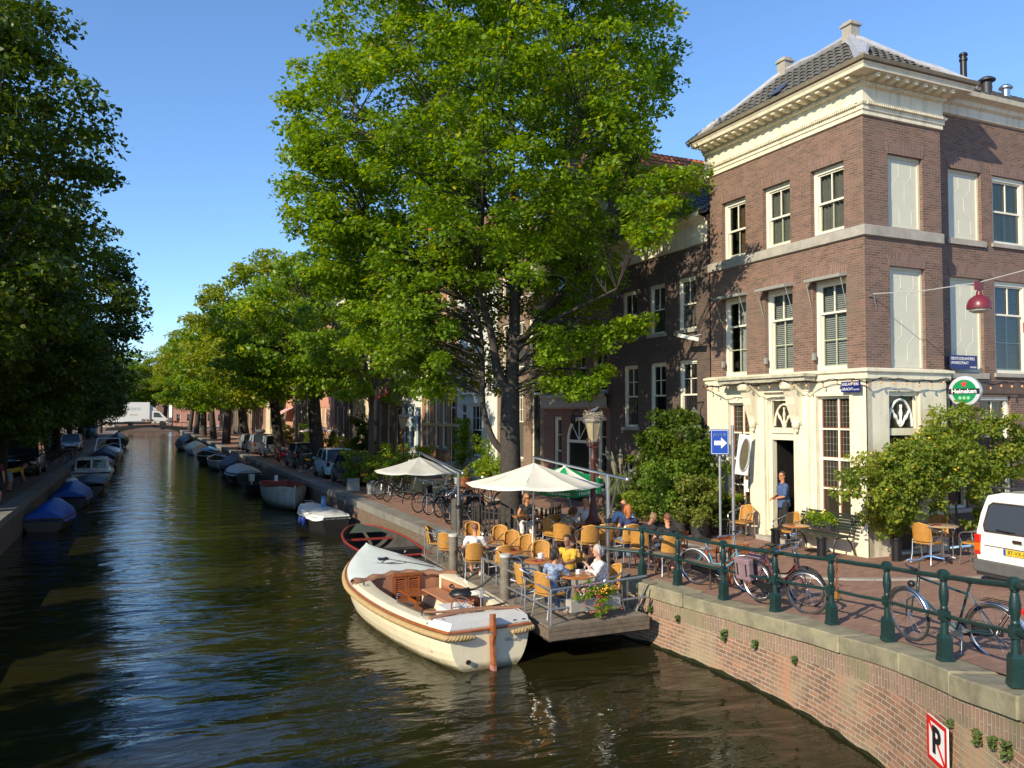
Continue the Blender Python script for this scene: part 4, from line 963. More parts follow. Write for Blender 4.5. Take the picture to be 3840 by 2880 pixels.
specs = [(49.2,3.8,11.5,white_wall,'narrow white plastered canal house with pale blue window frames',3,'pitch'),
 (55.4,6.2,12.5,brick_red,'red brick house with bright red awning behind the slender quay tree',3,'pitch'),
 (62.3,6.9,11.6,pale_wall,'pale cream rendered canal house beside a dark brown one',3,'pitch'),
 (68.8,6.5,12.6,brick_dark,'dark brown brick canal house with black pillared entrance',3,'cross'),
 (75.,6.2,11.4,salmon_wall,'salmon rendered canal house with a row of narrow cream windows',4,'pitch'),
 (81.4,6.4,12.2,pale_wall,'cream canal house behind the pair of leaning quay trees',3,'cross'),
 (87.6,6.2,13.,brick_tan,'tan brick canal house right of the one with the striped awning',3,'pitch'),
 (94.,6.4,12.,salmon_wall,'pink rendered canal house with a red striped shop awning',3,'pitch'),
 (101.,7,13.,brick_dark,'far dark brick canal house beyond the pink house on the right bank',3,'pitch'),
 (110.,9,12.,pale_wall,'far pale canal house next to the last dark brick one on the right bank',4,'pitch'),
 (122.,12,13.,brick_red,'wide red brick block far along the right bank',6,'pitch'),
 (140.,18,12.5,brick_tan,'long tan brick block near the far bridge on the right bank',8,'pitch'),
 (178.,38,13.,brick_dark,'very far dark block closing the right bank by the bridge',12,'pitch')]
bluef = mk('blue_window_paint', (.28,.42,.55), .5)
HR = []
for i, (yf, w_, h_, m_, lab, n, rf_) in enumerate(specs):
    nn = n; cols = [(w_*(k+.5)/nn-.45, w_*(k+.5)/nn+.45) for k in range(nn)]
    t_ = house(lab, yf, w_, h_, m_, [(z, z+1.9, cols, (1,1,0)) for z in (7.9, 5.0)]+[(1.2, 3.8, cols[:-1], (1,1,0))], door=(cols[-1][0], .4, cols[-1][1], 3.6), roof=rf_, lod=2 if yf > 85 else 1, frame=bluef if i == 0 else None, tm=tileblack if i % 3 else tilered)
    HR.append(t_)
mb = MB(); mb.add([(1.2,0,4.6),(3.2,0,4.6),(3.2,-.9,4.15),(1.2,-.9,4.15)], [(0,1,2,3)]).build('awning', mk('red_canvas', (.55,.04,.03), .8), HR[1])
mb = MB()
for i in range(12): mb.add([(.5+i*.4,0,3.9),(.9+i*.4,0,3.9),(.9+i*.4,-1.3,3.2),(.5+i*.4,-1.3,3.2)], [(0,1,2,3)], i % 2)
mb.build('awning', [MATS['red_canvas'], white], HR[7])
# left bank
lm_ = [brick_dark, brick_tan, brick_dark, white_wall, brick_red, brick_dark, pale_wall, brick_tan, brick_dark, brick_red, brick_tan]
lab = ['shaded dark brick house on the left bank behind the nearest trees','shaded tan brick house on the left bank with pale windows','dark brick house behind the black car on the left bank','white house glimpsed between the left bank trunks','red brick house behind the silver cars on the left bank','dark house behind the third left bank trunk','pale house far along the left bank','tan brick house far along the left bank','dark brick house far along the left bank','far red brick block on the left bank','last tan block before the bridge on the left bank']
yy = 30.
for i, w_ in enumerate((5,6,7.5,6,7,6.5,8,9,12,18,30)):
    h_ = (10,11,10,11,10,11,11,10.5,11,11,11)[i]; n = max(3, int(w_/2.2)); cols = [(w_*(k+.5)/n-.45, w_*(k+.5)/n+.45) for k in range(n)]
    yy += w_
    house(lab[i], yy, w_, h_, lm_[i], [(z, z+1.9, cols, (1,1,0)) for z in (7.2, 4.6)]+[(1.1, 3.4, cols[:-1], (1,1,0))], side='L', rh=1.8, door=(cols[-1][0], .3, cols[-1][1], 3.3), lod=2)
# ================================================================ trees and plants
bark = mk('bark', (.085,.07,.055), .9, var=.4, vs=9, bump=.8, bs=22)
barkd = mk('dark_bark', (.05,.042,.035), .9, var=.4, vs=9, bump=.8, bs=22)
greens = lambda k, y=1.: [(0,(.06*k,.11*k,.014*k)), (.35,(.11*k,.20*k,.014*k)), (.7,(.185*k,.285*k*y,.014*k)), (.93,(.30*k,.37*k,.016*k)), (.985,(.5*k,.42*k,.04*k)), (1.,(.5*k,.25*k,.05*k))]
leaf_hero = leafmat('leaf_elm', greens(1.12,1.04), .5)
leaf_yel = leafmat('leaf_yellow_green', [(0,(.09,.15,.015)),(.4,(.19,.26,.02)),(.8,(.32,.35,.025)),(1,(.48,.42,.04))], .45)
leaf_mid = leafmat('leaf_mid_green', greens(1.15), .45)
leaf_shaded = leafmat('leaf_shaded_green', greens(.5,.95), .3)  # shade of the left bank is put into these darkened greens
def leafmesh(name, cl, per, leaf, seed, mat, parent=None, flat=.5, up=.9, loc=None, big=None):
    """cl: list of (x,y,z,rx,rz,tone)"""
    rg = np.random.default_rng(seed); cl = np.array(cl, dtype=np.float64)
    n = len(cl)*per; idx = np.repeat(np.arange(len(cl)), per); c = cl[idx]
    d = rg.normal(size=(n,3)); d /= np.linalg.norm(d,axis=1)[:,None]; rad = rg.random(n)**.45
    pos = c[:,:3]+d*rad[:,None]*np.stack([c[:,3], c[:,3], c[:,4]],1)
    # hang outer leaves a little
    pos[:,2] -= .25*c[:,4]*rad**2
    nor = rg.normal(size=(n,3))*.62+d*.35; nor[:,2] += up; nor /= np.linalg.norm(nor,axis=1)[:,None]
    t = rg.normal(size=(n,3))*.6+d*.6; t[:,2] -= .35; t -= nor*(t*nor).sum(1)[:,None]; t /= np.linalg.norm(t,axis=1)[:,None]
    b = np.cross(nor,t); L = leaf*(.6+.8*rg.random(n))[:,None]
    v = np.stack([pos-t*L*.5, pos+b*L*.30-nor*L*.06, pos+t*L*.5, pos-b*L*.30-nor*L*.06],1).reshape(-1,3)
    me = bpy.data.meshes.new(name); me.vertices.add(n*4); me.vertices.foreach_set('co', v.astype(np.float32).ravel())
    me.loops.add(n*4); me.loops.foreach_set('vertex_index', np.arange(n*4,dtype=np.int32))
    me.polygons.add(n); me.polygons.foreach_set('loop_start', np.arange(0,n*4,4,dtype=np.int32)); me.polygons.foreach_set('loop_total', np.full(n,4,np.int32))
    me.update(calc_edges=True)
    lr = np.clip(.55*c[:,5]+.45*rg.random(n)-.03, 0, .93); lr = np.where(rg.random(n) < .018, .93+.07*rg.random(n), lr)
    a = me.attributes.new('lr', 'FLOAT', 'POINT'); a.data.foreach_set('value', np.repeat(lr,4).astype(np.float32))
    me.materials.append(mat); o = bpy.data.objects.new(name, me); C.objects.link(o)
    if parent: o.parent = parent
    if loc: o.location = loc
    return o
def crown_clusters(env, n, seed, rx=(.45,.8), cx=0, cy=0, squash=.55, gap=.12, nsc=.32, shell=.55, lump_=.28):
    r = random.Random(seed); out = []; zs = [e[0] for e in env]; rs = [e[1] for e in env]; rm = max(rs); k = 0
    while len(out) < n and k < n*40:
        k += 1; z = r.uniform(zs[0], zs[-1]); R0 = interp(zs, rs, z)
        if r.random() > (R0/rm)**1.3: continue
        a = r.uniform(0, 2*PI); lump = 1+lump_*mnoise.noise(Vector((math.cos(a)*1.6+seed*3.1, math.sin(a)*1.6, z*.45)))
        rr = R0*lump*(1-(1-r.random()**.5)*shell*1.4) if r.random() < .8 else R0*r.random()
        rr = max(0, rr); x, y = cx+rr*math.cos(a), cy+rr*math.sin(a)
        if mnoise.noise(Vector((x*nsc+seed, y*nsc, z*nsc*1.3))) < -gap-.15: continue
        s = r.uniform(*rx); tone = min(1, max(0, .5+.55*mnoise.noise(Vector((x*.5, y*.5+seed, z*.5)))+r.gauss(0,.12)))
        out.append((x, y, z, s, s*squash, tone))
    return out
def branches(mb, limbs, cl, every=1, r0=.05, n=5):
    pts = [(p, rr) for path, rad in limbs for p, rr in zip(path, rad)]
    P = np.array([tuple(p) for p, _ in pts])
    for c in cl[::every]:
        q = np.array(c[:3]); d = P-q; d2 = (d**2).sum(1)+np.where(d[:,2] > -.2, 6+8*np.abs(d[:,2]), 0); i = int(d2.argmin())
        a = Vector(P[i]); b = Vector(c[:3])
        if a.z < limbs[0][0][-1].z-.2 or (b-a).length > 3.6: continue
        m = a.lerp(b,.5)+Vector((0,0,.12*(b-a).length)); rr = min(pts[i][1]*.6, r0)
        mb.tube([a, m, b], [rr, rr*.65, .008], n, cap=False)
def limb(pts, r0, r1, k=4):
    P = smooth_path(pts, k); return P, [lerp(r0, r1, (i/(len(P)-1))**.8) for i in range(len(P))]
# --- the big quay tree
T0_ = (9.96,22.1,1.15)
bt = thing('quay_tree', 'very large bright green tree with forked trunk standing behind the picket fence of the terrace', 'tree', T0_, 0, 'trees along the right quay')
limbs = [limb([(0,0,-.2),(0,0,.3),(-.02,0,1.5),(-.05,0,2.8),(-.02,.02,3.9)], .36, .27),
 limb([(-.02,.02,3.8),(.1,.1,5),(.2,.2,6.6),(.15,.3,9),(.1,.2,12),(0,0,15.5)], .24, .06),
 limb([(-.05,0,3.7),(-.42,.1,4.6),(-.6,.1,5.6),(-1.2,-.2,7),(-2,-.3,9),(-2.6,-.5,11.5)], .17, .05),
 limb([(-.04,.05,2.0),(-.5,.2,2.5),(-.78,.3,3.5),(-.8,.3,4.9),(-1.1,.2,6.2),(-2.6,.3,7.6),(-4.2,.3,8.6)], .12, .03),
 limb([(.1,.1,5),(1.0,-.2,6.3),(2.4,-.5,8),(3.6,-.8,10)], .13, .04),
 limb([(.2,.2,6.6),(1.2,.8,8.6),(2.4,1.4,11),(2.9,1.8,13.5)], .13, .04),
 limb([(-1.2,-.2,7),(-1.6,-1.6,8.3),(-2.2,-3.2,9.5)], .1, .03), limb([(.15,.3,8),(.2,-1.8,9.5),(.3,-3.8,10.8)], .1, .03),
 limb([(.15,.3,9),(-.8,2.2,10.5),(-1.4,4,12)], .1, .03), limb([(.1,.1,5.4),(.8,-1.6,6.0),(1.6,-3.3,6.6)], .09, .03),
 limb([(-2,-.3,9),(-3.6,-.6,10.5),(-5,-.8,11.5)], .08, .02), limb([(.1,.2,12),(-1.4,.2,13.8),(-2.2,0,15.6)], .08, .02), limb([(.1,.2,12),(1.6,.2,14.4),(2.4,0,16.5)], .08, .02)]
mb = MB()
for p, r_ in limbs: mb.tube(p, r_, 10 if r_[0] > .15 else 7)
env = [(3.7,1.8),(4.6,3.0),(6.0,3.9),(7.5,4.6),(9,5.2),(10.8,5.5),(12.8,5.5),(14.5,5.1),(16.5,4.2),(18.3,2.6),(19.4,.6)]
cl = crown_clusters(env, 1800, 5, (.36,.68), 0, 0, .55, gap=.16, nsc=.42, lump_=.2)
def shf(c):     # the crown leans over the canal lower down
    o_ = interp([3.7,6,7.5,9,10.8,12.8,14.5,19], [-.7,-1.1,-1.3,-1.35,-1.1,-.5,-.3,.1], c[2]); return (c[0]+o_*.911, c[1]-o_*.41)+tuple(c[2:])
cl = [shf(c) for c in cl]
cl = [c for c in cl if not (c[2] < 6.6 and -1.5 < c[0]*.911-c[1]*.41 < .9 and c[1] < 2)]
r = random.Random(3)
for (x, y, z, k) in ((-5.6,1.,6.8,14),(-5.6,2.5,5.6,14),(4.6,-2.2,9.2,14),(2.3,-5.2,9.0,13),(1.8,-5.4,7.8,8),(3.0,-2.4,5.6,12),(-6.6,-.5,9.9,18),(-6.8,0,8.6,12),(1.9,-1.9,4.3,14),(-6.3,.3,11.2,8),(-5.4,-.5,13.4,8)):
    for _ in range(k): t_ = r.random(); cl.append((x*(.65+.35*t_)+r.gauss(0,.3), y+r.gauss(0,.4), z+(t_-.5)*.7+r.gauss(0,.22), r.uniform(.3,.5), .22, r.uniform(.3,.9)))
branches(mb, limbs, cl, 2, .035); mb.build('trunk', barkd, bt, smooth=True, ang=80)
leafmesh('crown', cl, 115, .142, 1, leaf_hero, bt, up=1.0)
# --- generic trees: three sources, copied along both quays
def gen_tree(name, label, loc, seed, H, Rr, fork, tr, n, per, leaf, mat, bm, base=.24, group=None, lean=(0,0), shellv=.55):
    t = thing(name, label, 'tree', loc, 0, group); r = random.Random(seed)
    limbs = [limb([(0,0,-.2),(0,0,.4),(lean[0]*.3,lean[1]*.3,fork*.6),(lean[0]*.5,lean[1]*.5,fork)], tr*1.2, tr*.8), limb([(lean[0]*.5,lean[1]*.5,fork-.1),(lean[0]*.7,lean[1]*.7,fork+2),(lean[0],lean[1],H*.75)], tr*.75, .04)]
    for k in range(6):
        a = 2*PI*k/6+r.uniform(-.4,.4); z0 = fork+r.uniform(-.6,1.8); e = Rr*.7
        limbs.append(limb([(lean[0]*.5,lean[1]*.5,z0-.3),(lean[0]*.6+math.cos(a)*e*.35,lean[1]*.6+math.sin(a)*e*.35,z0+1.6),(lean[0]+math.cos(a)*e,lean[1]+math.sin(a)*e,z0+H*.32)], tr*.5, .03))
    mb = MB()
    for p, r_ in limbs: mb.tube(p, r_, 8)
    env = [(H*base,Rr*.55),(H*(base+.08),Rr*.85),(H*.5,Rr),(H*.68,Rr*.93),(H*.82,Rr*.72),(H*.93,Rr*.42),(H,.4)]
    cl = crown_clusters(env, n, seed, (.6*Rr/5.5,1.1*Rr/5.5), lean[0], lean[1], .5, gap=.12, nsc=.25, shell=shellv)
    branches(mb, limbs, cl, 2, .05, 4); mb.build('trunk', bm, t, smooth=True, ang=80)
    leafmesh('crown', cl, per, leaf, seed, mat, t, up=.8); return t
GR = 'trees along the right quay'; GL = 'trees along the left quay'
gen_tree('quay_tree', 'slender young tree with leafy crown beside the wooden planters', (9.3,35.7,1.15), 21, 13., 3.5, 3.4, .14, 85, 130, .19, leaf_mid, bark, .30, GR)
tA = gen_tree('quay_tree', 'dark trunked tree directly behind the pale blue hatchback', (9.6,49,1.15), 11, 12.8, 5.4, 4.4, .42, 250, 120, .25, leaf_mid, barkd, .34, GR, (-.6,0))
tB = gen_tree('quay_tree', 'tree leaning out beside the red moped and the dark grey hatchback', (9.4,62,1.15), 12, 15.2, 5.8, 4.4, .4, 270, 120, .27, leaf_yel, barkd, .30, GR, (-1.0,0))
tC = gen_tree('quay_tree', 'dark green tree with dense rounded crown behind the car carrying a roof box', (9.1,80,1.15), 13, 13.6, 6.2, 4.2, .4, 280, 115, .28, leaf_mid, barkd, .28, GR, (-1.2,0))
for i, (y, src, rz, lab_) in enumerate(((98,tA,2.1,'tree fifth along the right quay, past the roof box car'),(116,tB,.8,'bright yellow green tree far along the right quay'),(134,tC,1.5,'far tree near the bridge on the right quay'),(152,tA,3.6,'tree overhanging the right end of the far bridge'),(172,tB,2.6,'last pale tree beyond the bridge on the right'))):
    dup(src, (8.9,y,1.15), rz, lab_, GR, 1.08)
tL = gen_tree('quay_tree', 'nearest tall dark tree on the left bank filling the top left corner', (-6.9,31.5,1.15), 31, 19.2, 6.1, 5.0, .42, 560, 135, .21, leaf_shaded, barkd, .25, GL, (.2,0), .7)
tM = gen_tree('quay_tree', 'dark tree on the left bank behind the nearest one', (-6.4,47.5,1.15), 32, 15.5, 6.4, 4.2, .45, 420, 120, .25, leaf_shaded, barkd, .2, GL, (.3,0), .7)
for i, (y, src, rz, s_, lab_) in enumerate(((5.5,tM,.3,.32,'unseen low tree added to shade the water, left bank beside the near bridge'),(10.5,tM,1.3,.32,'second unseen low tree added to shade the water, left bank from the near bridge'),(16.5,tM,2.3,.34,'third unseen low tree added to shade the water, left bank from the near bridge'),(23.5,tM,3.3,.44,'unseen young tree added to shade the water, left bank just before the tallest one'),(39,tM,1.0,.72,'second dark tree on the left bank beside the standing man'),(57.6,tM,2.2,.74,'thick dark trunk right of the black car on the left bank'),(68,tL,1.2,.62,'left bank tree just before the parked silver car'),(77,tM,4.2,.74,'thick dark trunk in the middle of the left bank row'),(91,tL,3.1,.64,'left bank tree near the white motorboat'),(106,tM,.4,.76,'left bank tree behind the silver car'),(122,tL,5.1,.66,'left bank tree close to the green van'),(140,tM,2.9,.85,'left bank tree beside the far bridge'),(160,tL,.3,.72,'last left bank tree beyond the truck'))):  # low and young trees stand out of frame, added to shade the water
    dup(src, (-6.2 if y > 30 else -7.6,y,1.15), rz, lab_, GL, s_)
for i, (x, y, src) in enumerate(((-9,205,tB),(-2,210,tC),(5,208,tB),(13,206,tA),(20,200,tC))):
    dup(src, (x,y,1.15), i*1.3, ['pale distant tree left of the gap in the canal skyline','hazy tree behind the white truck','distant tree right behind the truck cab','distant tree at the right end of the bridge','distant tree furthest right beyond the bridge'][i], 'trees beyond the bridge', 1.3)
# --- shrubs and climbers
def shrub(name, label, cat, loc, cl, per, leaf, mat, seed, stems=(), flowers=None, group=None, up=.5):
    t = thing(name, label, cat, loc, 0, group)
    leafmesh('foliage', cl, per, leaf, seed, mat, t, up=up)
    if stems:
        mb = MB()
        for s_ in stems: mb.tube(smooth_path(s_[0], 3), s_[1], 6)
        mb.build('stem', bark, t)
    if flowers:
        r = random.Random(seed); n_, col, sz = flowers; mb = MB()
        for _ in range(n_):
            c = r.choice(cl); a = r.uniform(0,6.28); p = (c[0]+c[3]*.9*math.cos(a), c[1]+c[3]*.9*math.sin(a), c[2]+c[4]*r.uniform(-.4,1.1))
            mb.ball(p, (sz,sz,sz*.7), 6)
        tag(mb.build('blossom', mk('petal_'+name+str(seed), col, .6, var=.3, vs=20), t), None, None)['kind'] = 'stuff'
    return t
def blob(n, fx, seed, rx=(.16,.3)):
    r = random.Random(seed); out = []
    while len(out) < n:
        p = fx(r)
        if p is None: continue
        s_ = r.uniform(*rx); out.append((*p, s_, s_*.8, r.random()))
    return out
leaf_rose = leafmat('leaf_rose', [(0,(.08,.13,.018)),(.4,(.16,.23,.025)),(.75,(.26,.31,.035)),(.93,(.38,.36,.05)),(1,(.55,.28,.03))], .4)
def rosef(r):
    x = r.uniform(-1.5,4.5); z = r.uniform(.9,3.9); m = mnoise.noise(Vector((x*.9,3,z*.9)))
    top = 2.5+.85*math.exp(-((x-2.6)/1.6)**2)-.1*abs(x-2)+.25*m; bot = 1.45+.25*m-(.9 if -.6 < x < .5 else 0)+(.25 if x > 3 else 0)
    if z > top or z < bot: return None
    return (x, -.35-r.random()*.75*(1-.3*abs(m)), z)
cl = blob(250, rosef, 3, (.16,.32))+[(.2+r.gauss(0,.22), -.35+r.gauss(0,.15), .55+r.random()*.9, .2, .18, r.random()) for _ in range(26)]+[(.5+r.uniform(-.9,1.0), -.55+r.gauss(0,.12), .9+r.random()*1.3, .24, .2, r.random()) for _ in range(40)]+[(3.0+r.gauss(0,.2), -.3, .5+r.random()*.8, .15, .14, r.random()) for _ in range(10)]
shrub('rose_bush', 'large climbing rose with yellow flowers spreading over the corner side door beneath the round sign', 'climbing plant', (14.8,13.45,1.3), cl, 85, .085, leaf_rose, 8,
  [([(.35,-.25,0),(.3,-.3,.8),(.5,-.4,1.6),(1.4,-.5,2.4)],.03),([(.42,-.25,0),(.2,-.3,1.),(-.1,-.4,2.)],.025),([(2.1,-.3,.6),(1.7,-.35,1.4),(1.6,-.4,2.5)],.025),([(2.6,-.2,0),(2.4,-.3,1.5),(3.2,-.4,2.6)],.025)], (22,(.75,.42,.03),.03))
def climbf(r):
    y = r.uniform(-1.8,1.8); z = r.uniform(.4,4.1); m = mnoise.noise(Vector((y*.9,1,z*.8)))
    if z > 3.5-.45*abs(y)+.7*m or (abs(y) > 1.7 and z > 2.4): return None
    return (-.1-r.random()*.8, y, z)
shrub('climbing_bush', 'tall dark green leafy climber against the brown house left of the cafe', 'climbing plant', (14.3,19.4,1.15), blob(190, climbf, 9, (.2,.38)), 90, .12, leafmat('leaf_climber', greens(.5), .3), 12, [([(0,0,0),(-.1,.1,1.5),(-.1,-.2,3)],.04),([(0,.9,0),(-.1,.7,1.5),(-.2,.9,2.6)],.03)])
shrub('potted_hedge', 'bright green bushy hedge plant in a dark pot in front of the climber', 'potted plant', (13.0,18.6,1.15), blob(70, lambda r: (lambda x,y,z: (x,y,z) if x*x+y*y < .55 else None)(r.uniform(-.7,.7), r.uniform(-1.,1.), r.uniform(.55,1.95)), 4, (.16,.28)), 90, .08, leafmat('leaf_laurel', [(0,(.06,.12,.015)),(.5,(.13,.22,.02)),(1,(.22,.32,.03))], .3), 14)
shrub('potted_hedge', 'yellowish green bushy plant in a dark pot nearest the tall side table', 'potted plant', (13.2,17.5,1.15), blob(50, lambda r: (lambda x,y,z: (x,y,z) if x*x+y*y < .4 else None)(r.uniform(-.6,.6), r.uniform(-.6,.6), r.uniform(.5,1.6)), 5, (.15,.26)), 90, .08, leafmat('leaf_privet', [(0,(.07,.10,.015)),(.5,(.16,.20,.03)),(1,(.30,.30,.05))], .3), 15)
shrub('potted_shrub', 'small fresh yellow green feathery shrub in a dark pot behind the red haired woman', 'potted plant', (12.0,18.9,1.15), blob(28, lambda r: (r.gauss(0,.26), r.gauss(0,.26), r.uniform(.5,1.15)), 6, (.12,.2)), 100, .06, leafmat('leaf_box', [(0,(.10,.16,.015)),(1,(.30,.34,.03))], .3), 16)
potm = mk('dark_pot', (.035,.035,.038), .5)
def pot(lab_, loc, r_, h_, m=None, nm='plant_pot', grp=None):
    o = MB().lathe([(r_*.75,0),(r_,h_*.93),(r_*1.08,h_*.93),(r_*1.08,h_),(r_*.9,h_),(r_*.85,h_-.06)], 16).build(nm, m or potm, None, smooth=True, loc=loc); return tag(o, lab_, 'pot', grp)
pot('tall dark round pot under the bright green hedge plant', (12.95,18.9,1.15), .26, .62); pot('dark pot half hidden behind the tall one under the hedge plant', (13.1,18.2,1.15), .24, .58)
pot('dark pot under the yellowish plant by the tall side table', (13.2,17.5,1.15), .25, .6); pot('squat dark pot of the feathery shrub', (12.0,18.9,1.15), .24, .42)
# plants in front of windows of the cafe
for lab_, (x, y, z), L_, sd in (('green plants and a pink flower in the left cafe window box', (14.5,17.75,1.98), .75, 21), ('flowering green window box under the right cafe window', (14.5,14.6,1.86), .8, 22)):
    t = shrub('window_box', lab_, 'window box', (x,y,z), blob(24, lambda r: (r.uniform(-.15,.1), r.uniform(-L_/2,L_/2), r.uniform(.02,.26)), sd, (.1,.17)), 60, .055, leaf_mid, sd, flowers=(7,(.7,.16,.12) if sd == 21 else (.75,.6,.1),.03))
    MB().box(-.13,-L_/2,-.12,.08,L_/2,.06).build('trough', potm, t)
# pampas grass
t = thing('pampas_grass', 'pale feathery pampas plumes in front of the brown house beneath its low door', 'plant', (13.6,22.0,1.15)); r = random.Random(5)
pm = mk('pampas_plume', (.20,.18,.12), .9, var=.2); gm = mk('pampas_blade', (.12,.16,.05), .7)
for k in range(8):
    a = r.uniform(-.9,.9); b_ = r.uniform(-.35,.35); h_ = r.uniform(.9,1.7); mb = MB()
    P = [(0,0,0),(b_*.3,a*.3,h_*.6),(b_,a,h_)]; mb.tube(smooth_path(P,3), .008, 4); d = Vector((b_,a,h_*.6)).normalized()
    q = Vector(P[2]); mb.tube([q-d*.1, q+d*.1, q+d*.35, q+d*.6, q+d*.8], [.01,.06,.085,.05,.005], 7); mb.build('plume', pm, t)
mb = MB()
for k in range(160):
    a = r.uniform(0,6.28); l = r.uniform(.7,1.5); rr = r.uniform(.3,.9); c, s_ = math.cos(a), math.sin(a); w_ = .01
    mb.add([(-s_*w_,c*w_,0),(s_*w_,-c*w_,0),(c*rr*.5+s_*w_,s_*rr*.5-c*w_,l),(c*rr*.5-s_*w_,s_*rr*.5+c*w_,l),(c*rr,s_*rr,l*.75)], [(0,1,2,3),(3,2,4)])
mb.build('blades', gm, t)['kind'] = 'stuff'
# greenery along the house fronts
FG = 'shrubs along the house fronts'
for i, (x, y, w_, h_, lab_) in enumerate(((13.9,33.,1.3,1.4,'low green shrub beside the steps behind the big tree'),(14.3,37.6,.7,3.0,'tall vine climbing the white painted house'),(13.6,42.,1.2,1.5,'rounded dark shrub before the orange brick house'),(13.8,48.,1.4,1.5,'wide leafy bush left of the orange brick house'),(13.4,53.5,1.5,3.2,'tall climbing plant behind the slender quay tree'),(13.6,58.5,1.4,1.7,'green bush behind the strolling couple'),(13.8,66.,1.3,1.9,'bush below the dark house with pillared entrance'),(13.7,74,1.3,2.4,'bush beside the patterned parasol'),(13.6,86,1.6,2.2,'dark bush by the striped awning'),(14.3,35.0,.5,2.2,'ivy column between the white and tan houses'))):
    shrub('front_shrub', lab_, 'shrub', (x,y,1.15), blob(int(26*w_*h_/2), lambda r: (r.gauss(0,.25)*w_, r.uniform(-.8,.8)*w_, r.uniform(.15,1)*h_), 30+i, (.22,.4)), 70, .13, [leaf_mid, MATS['leaf_climber'], leaf_yel][i % 3 if i != 1 else 0], 40+i, flowers=(10,(.6,.08,.09),.05) if i in (2,3) else None, group=FG, stems=[([(0,0,0),(.05,.05,h_*.5)],.03)])
# ================================================================ street furniture, terrace
def rattanmat():
    m, nt, b = nodes('rattan'); L = nt.links.new; b.inputs['Roughness'].default_value = .5
    tc = nt.nodes.new('ShaderNodeTexCoord'); bt = nt.nodes.new('ShaderNodeTexBrick'); L(tc.outputs['UV'], bt.inputs['Vector'])
    bt.inputs['Scale'].default_value = 1; bt.inputs['Brick Width'].default_value = .03; bt.inputs['Row Height'].default_value = .012; bt.inputs['Mortar Size'].default_value = .0018
    bt.inputs['Color1'].default_value = (.72,.36,.075,1); bt.inputs['Color2'].default_value = (.56,.26,.045,1); bt.inputs['Mortar'].default_value = (.20,.09,.02,1)
    L(bt.outputs['Color'], b.inputs['Base Color']); bp = nt.nodes.new('ShaderNodeBump'); bp.inputs['Strength'].default_value = .8; bp.inputs['Distance'].default_value = .006; bp.invert = True
    L(bt.outputs['Fac'], bp.inputs['Height']); L(bp.outputs['Normal'], b.inputs['Normal']); return m
rattan = rattanmat(); rollm = mk('rattan_roll', (.56,.29,.075), .5, var=.15, vs=30, bump=.4, bs=90)
t = thing('terrace_deck', 'weathered wooden cafe deck floating beside the cream motorboat', 'deck', (6.62,13.1,0))
deckp = [(0,0),(2.3,.25),(2.3,1.2),(2.0,1.9),(2.15,4),(2.15,8.1),(.3,8.1)]
mb = MB(); n = 62
planks = []
y = .0; k = 0
plm = mk('deck_board', (.20,.165,.125), .8, var=.35, vs=3, bump=.25, bs=25, obj_rand=.12)
while y < 8.1:
    y1 = min(y+.19, 8.1)
    xl = lerp(0,.3,y/8.1); xr = interp([0,.25,1.2,1.9,4,8.1],[2.08,2.06,2.1,2.0,2.15,2.15],y)
    MB().box(xl,y+.006,DZ-.04,xr,y1-.004,DZ).build('deck_board', plm, t); y += .19; k += 1
for k in range(3): MB().box(.0,-.05-.004*k,DZ-.25+.082*k,2.08,-.003,DZ-.175+.082*k).build('front_board', wood, t)
MB().box(-.03,-.05,DZ-.22,-.0,8.1,DZ-.045).build('side_beam', wood, t)
MB().box(.05,.05,DZ-.30,2.2,8.0,DZ-.08).build('frame', mk('dark_beams', (.04,.035,.03), .8), t)
# deck handrail
dr = thing('deck_rail', 'low grey metal tube railing round the floating deck edge', 'railing', (6.62,13.1,DZ))
def rail(par, pts, name, r_=.022, m=steel): return MB().tube(pts, r_, 8).build(name, m, par, smooth=True)
h_ = .62
rail(dr, [(.06,.02,h_),(.2,3.6,h_)], 'top_rail'); rail(dr, [(.06,.02,h_*.45),(.2,3.6,h_*.45)], 'lower_rail')
rail(dr, [(.2,5.3,h_),(.32,7.9,h_)], 'top_rail'); rail(dr, [(.2,5.3,h_*.45),(.32,7.9,h_*.45)], 'lower_rail')
rail(dr, [(.06,.02,h_),(2.2,.22,h_+.05)], 'top_rail'); rail(dr, [(.06,.02,h_*.45),(2.2,.22,h_*.45)], 'lower_rail')
for p in ((.06,.02),(.11,1.2),(.16,2.4),(.2,3.6),(.2,5.3),(.27,6.7),(.32,7.9)): rail(dr, [(p[0],p[1],0),(p[0],p[1],h_)], 'post', .02)
rail(dr, [(.75,.35,0),(.68,.08,h_*.5)], 'post', .018); rail(dr, [(1.95,.5,0),(1.75,.18,h_)], 'post', .018); rail(dr, [(2.02,.3,0),(2.15,.22,h_*.8)], 'post', .018)
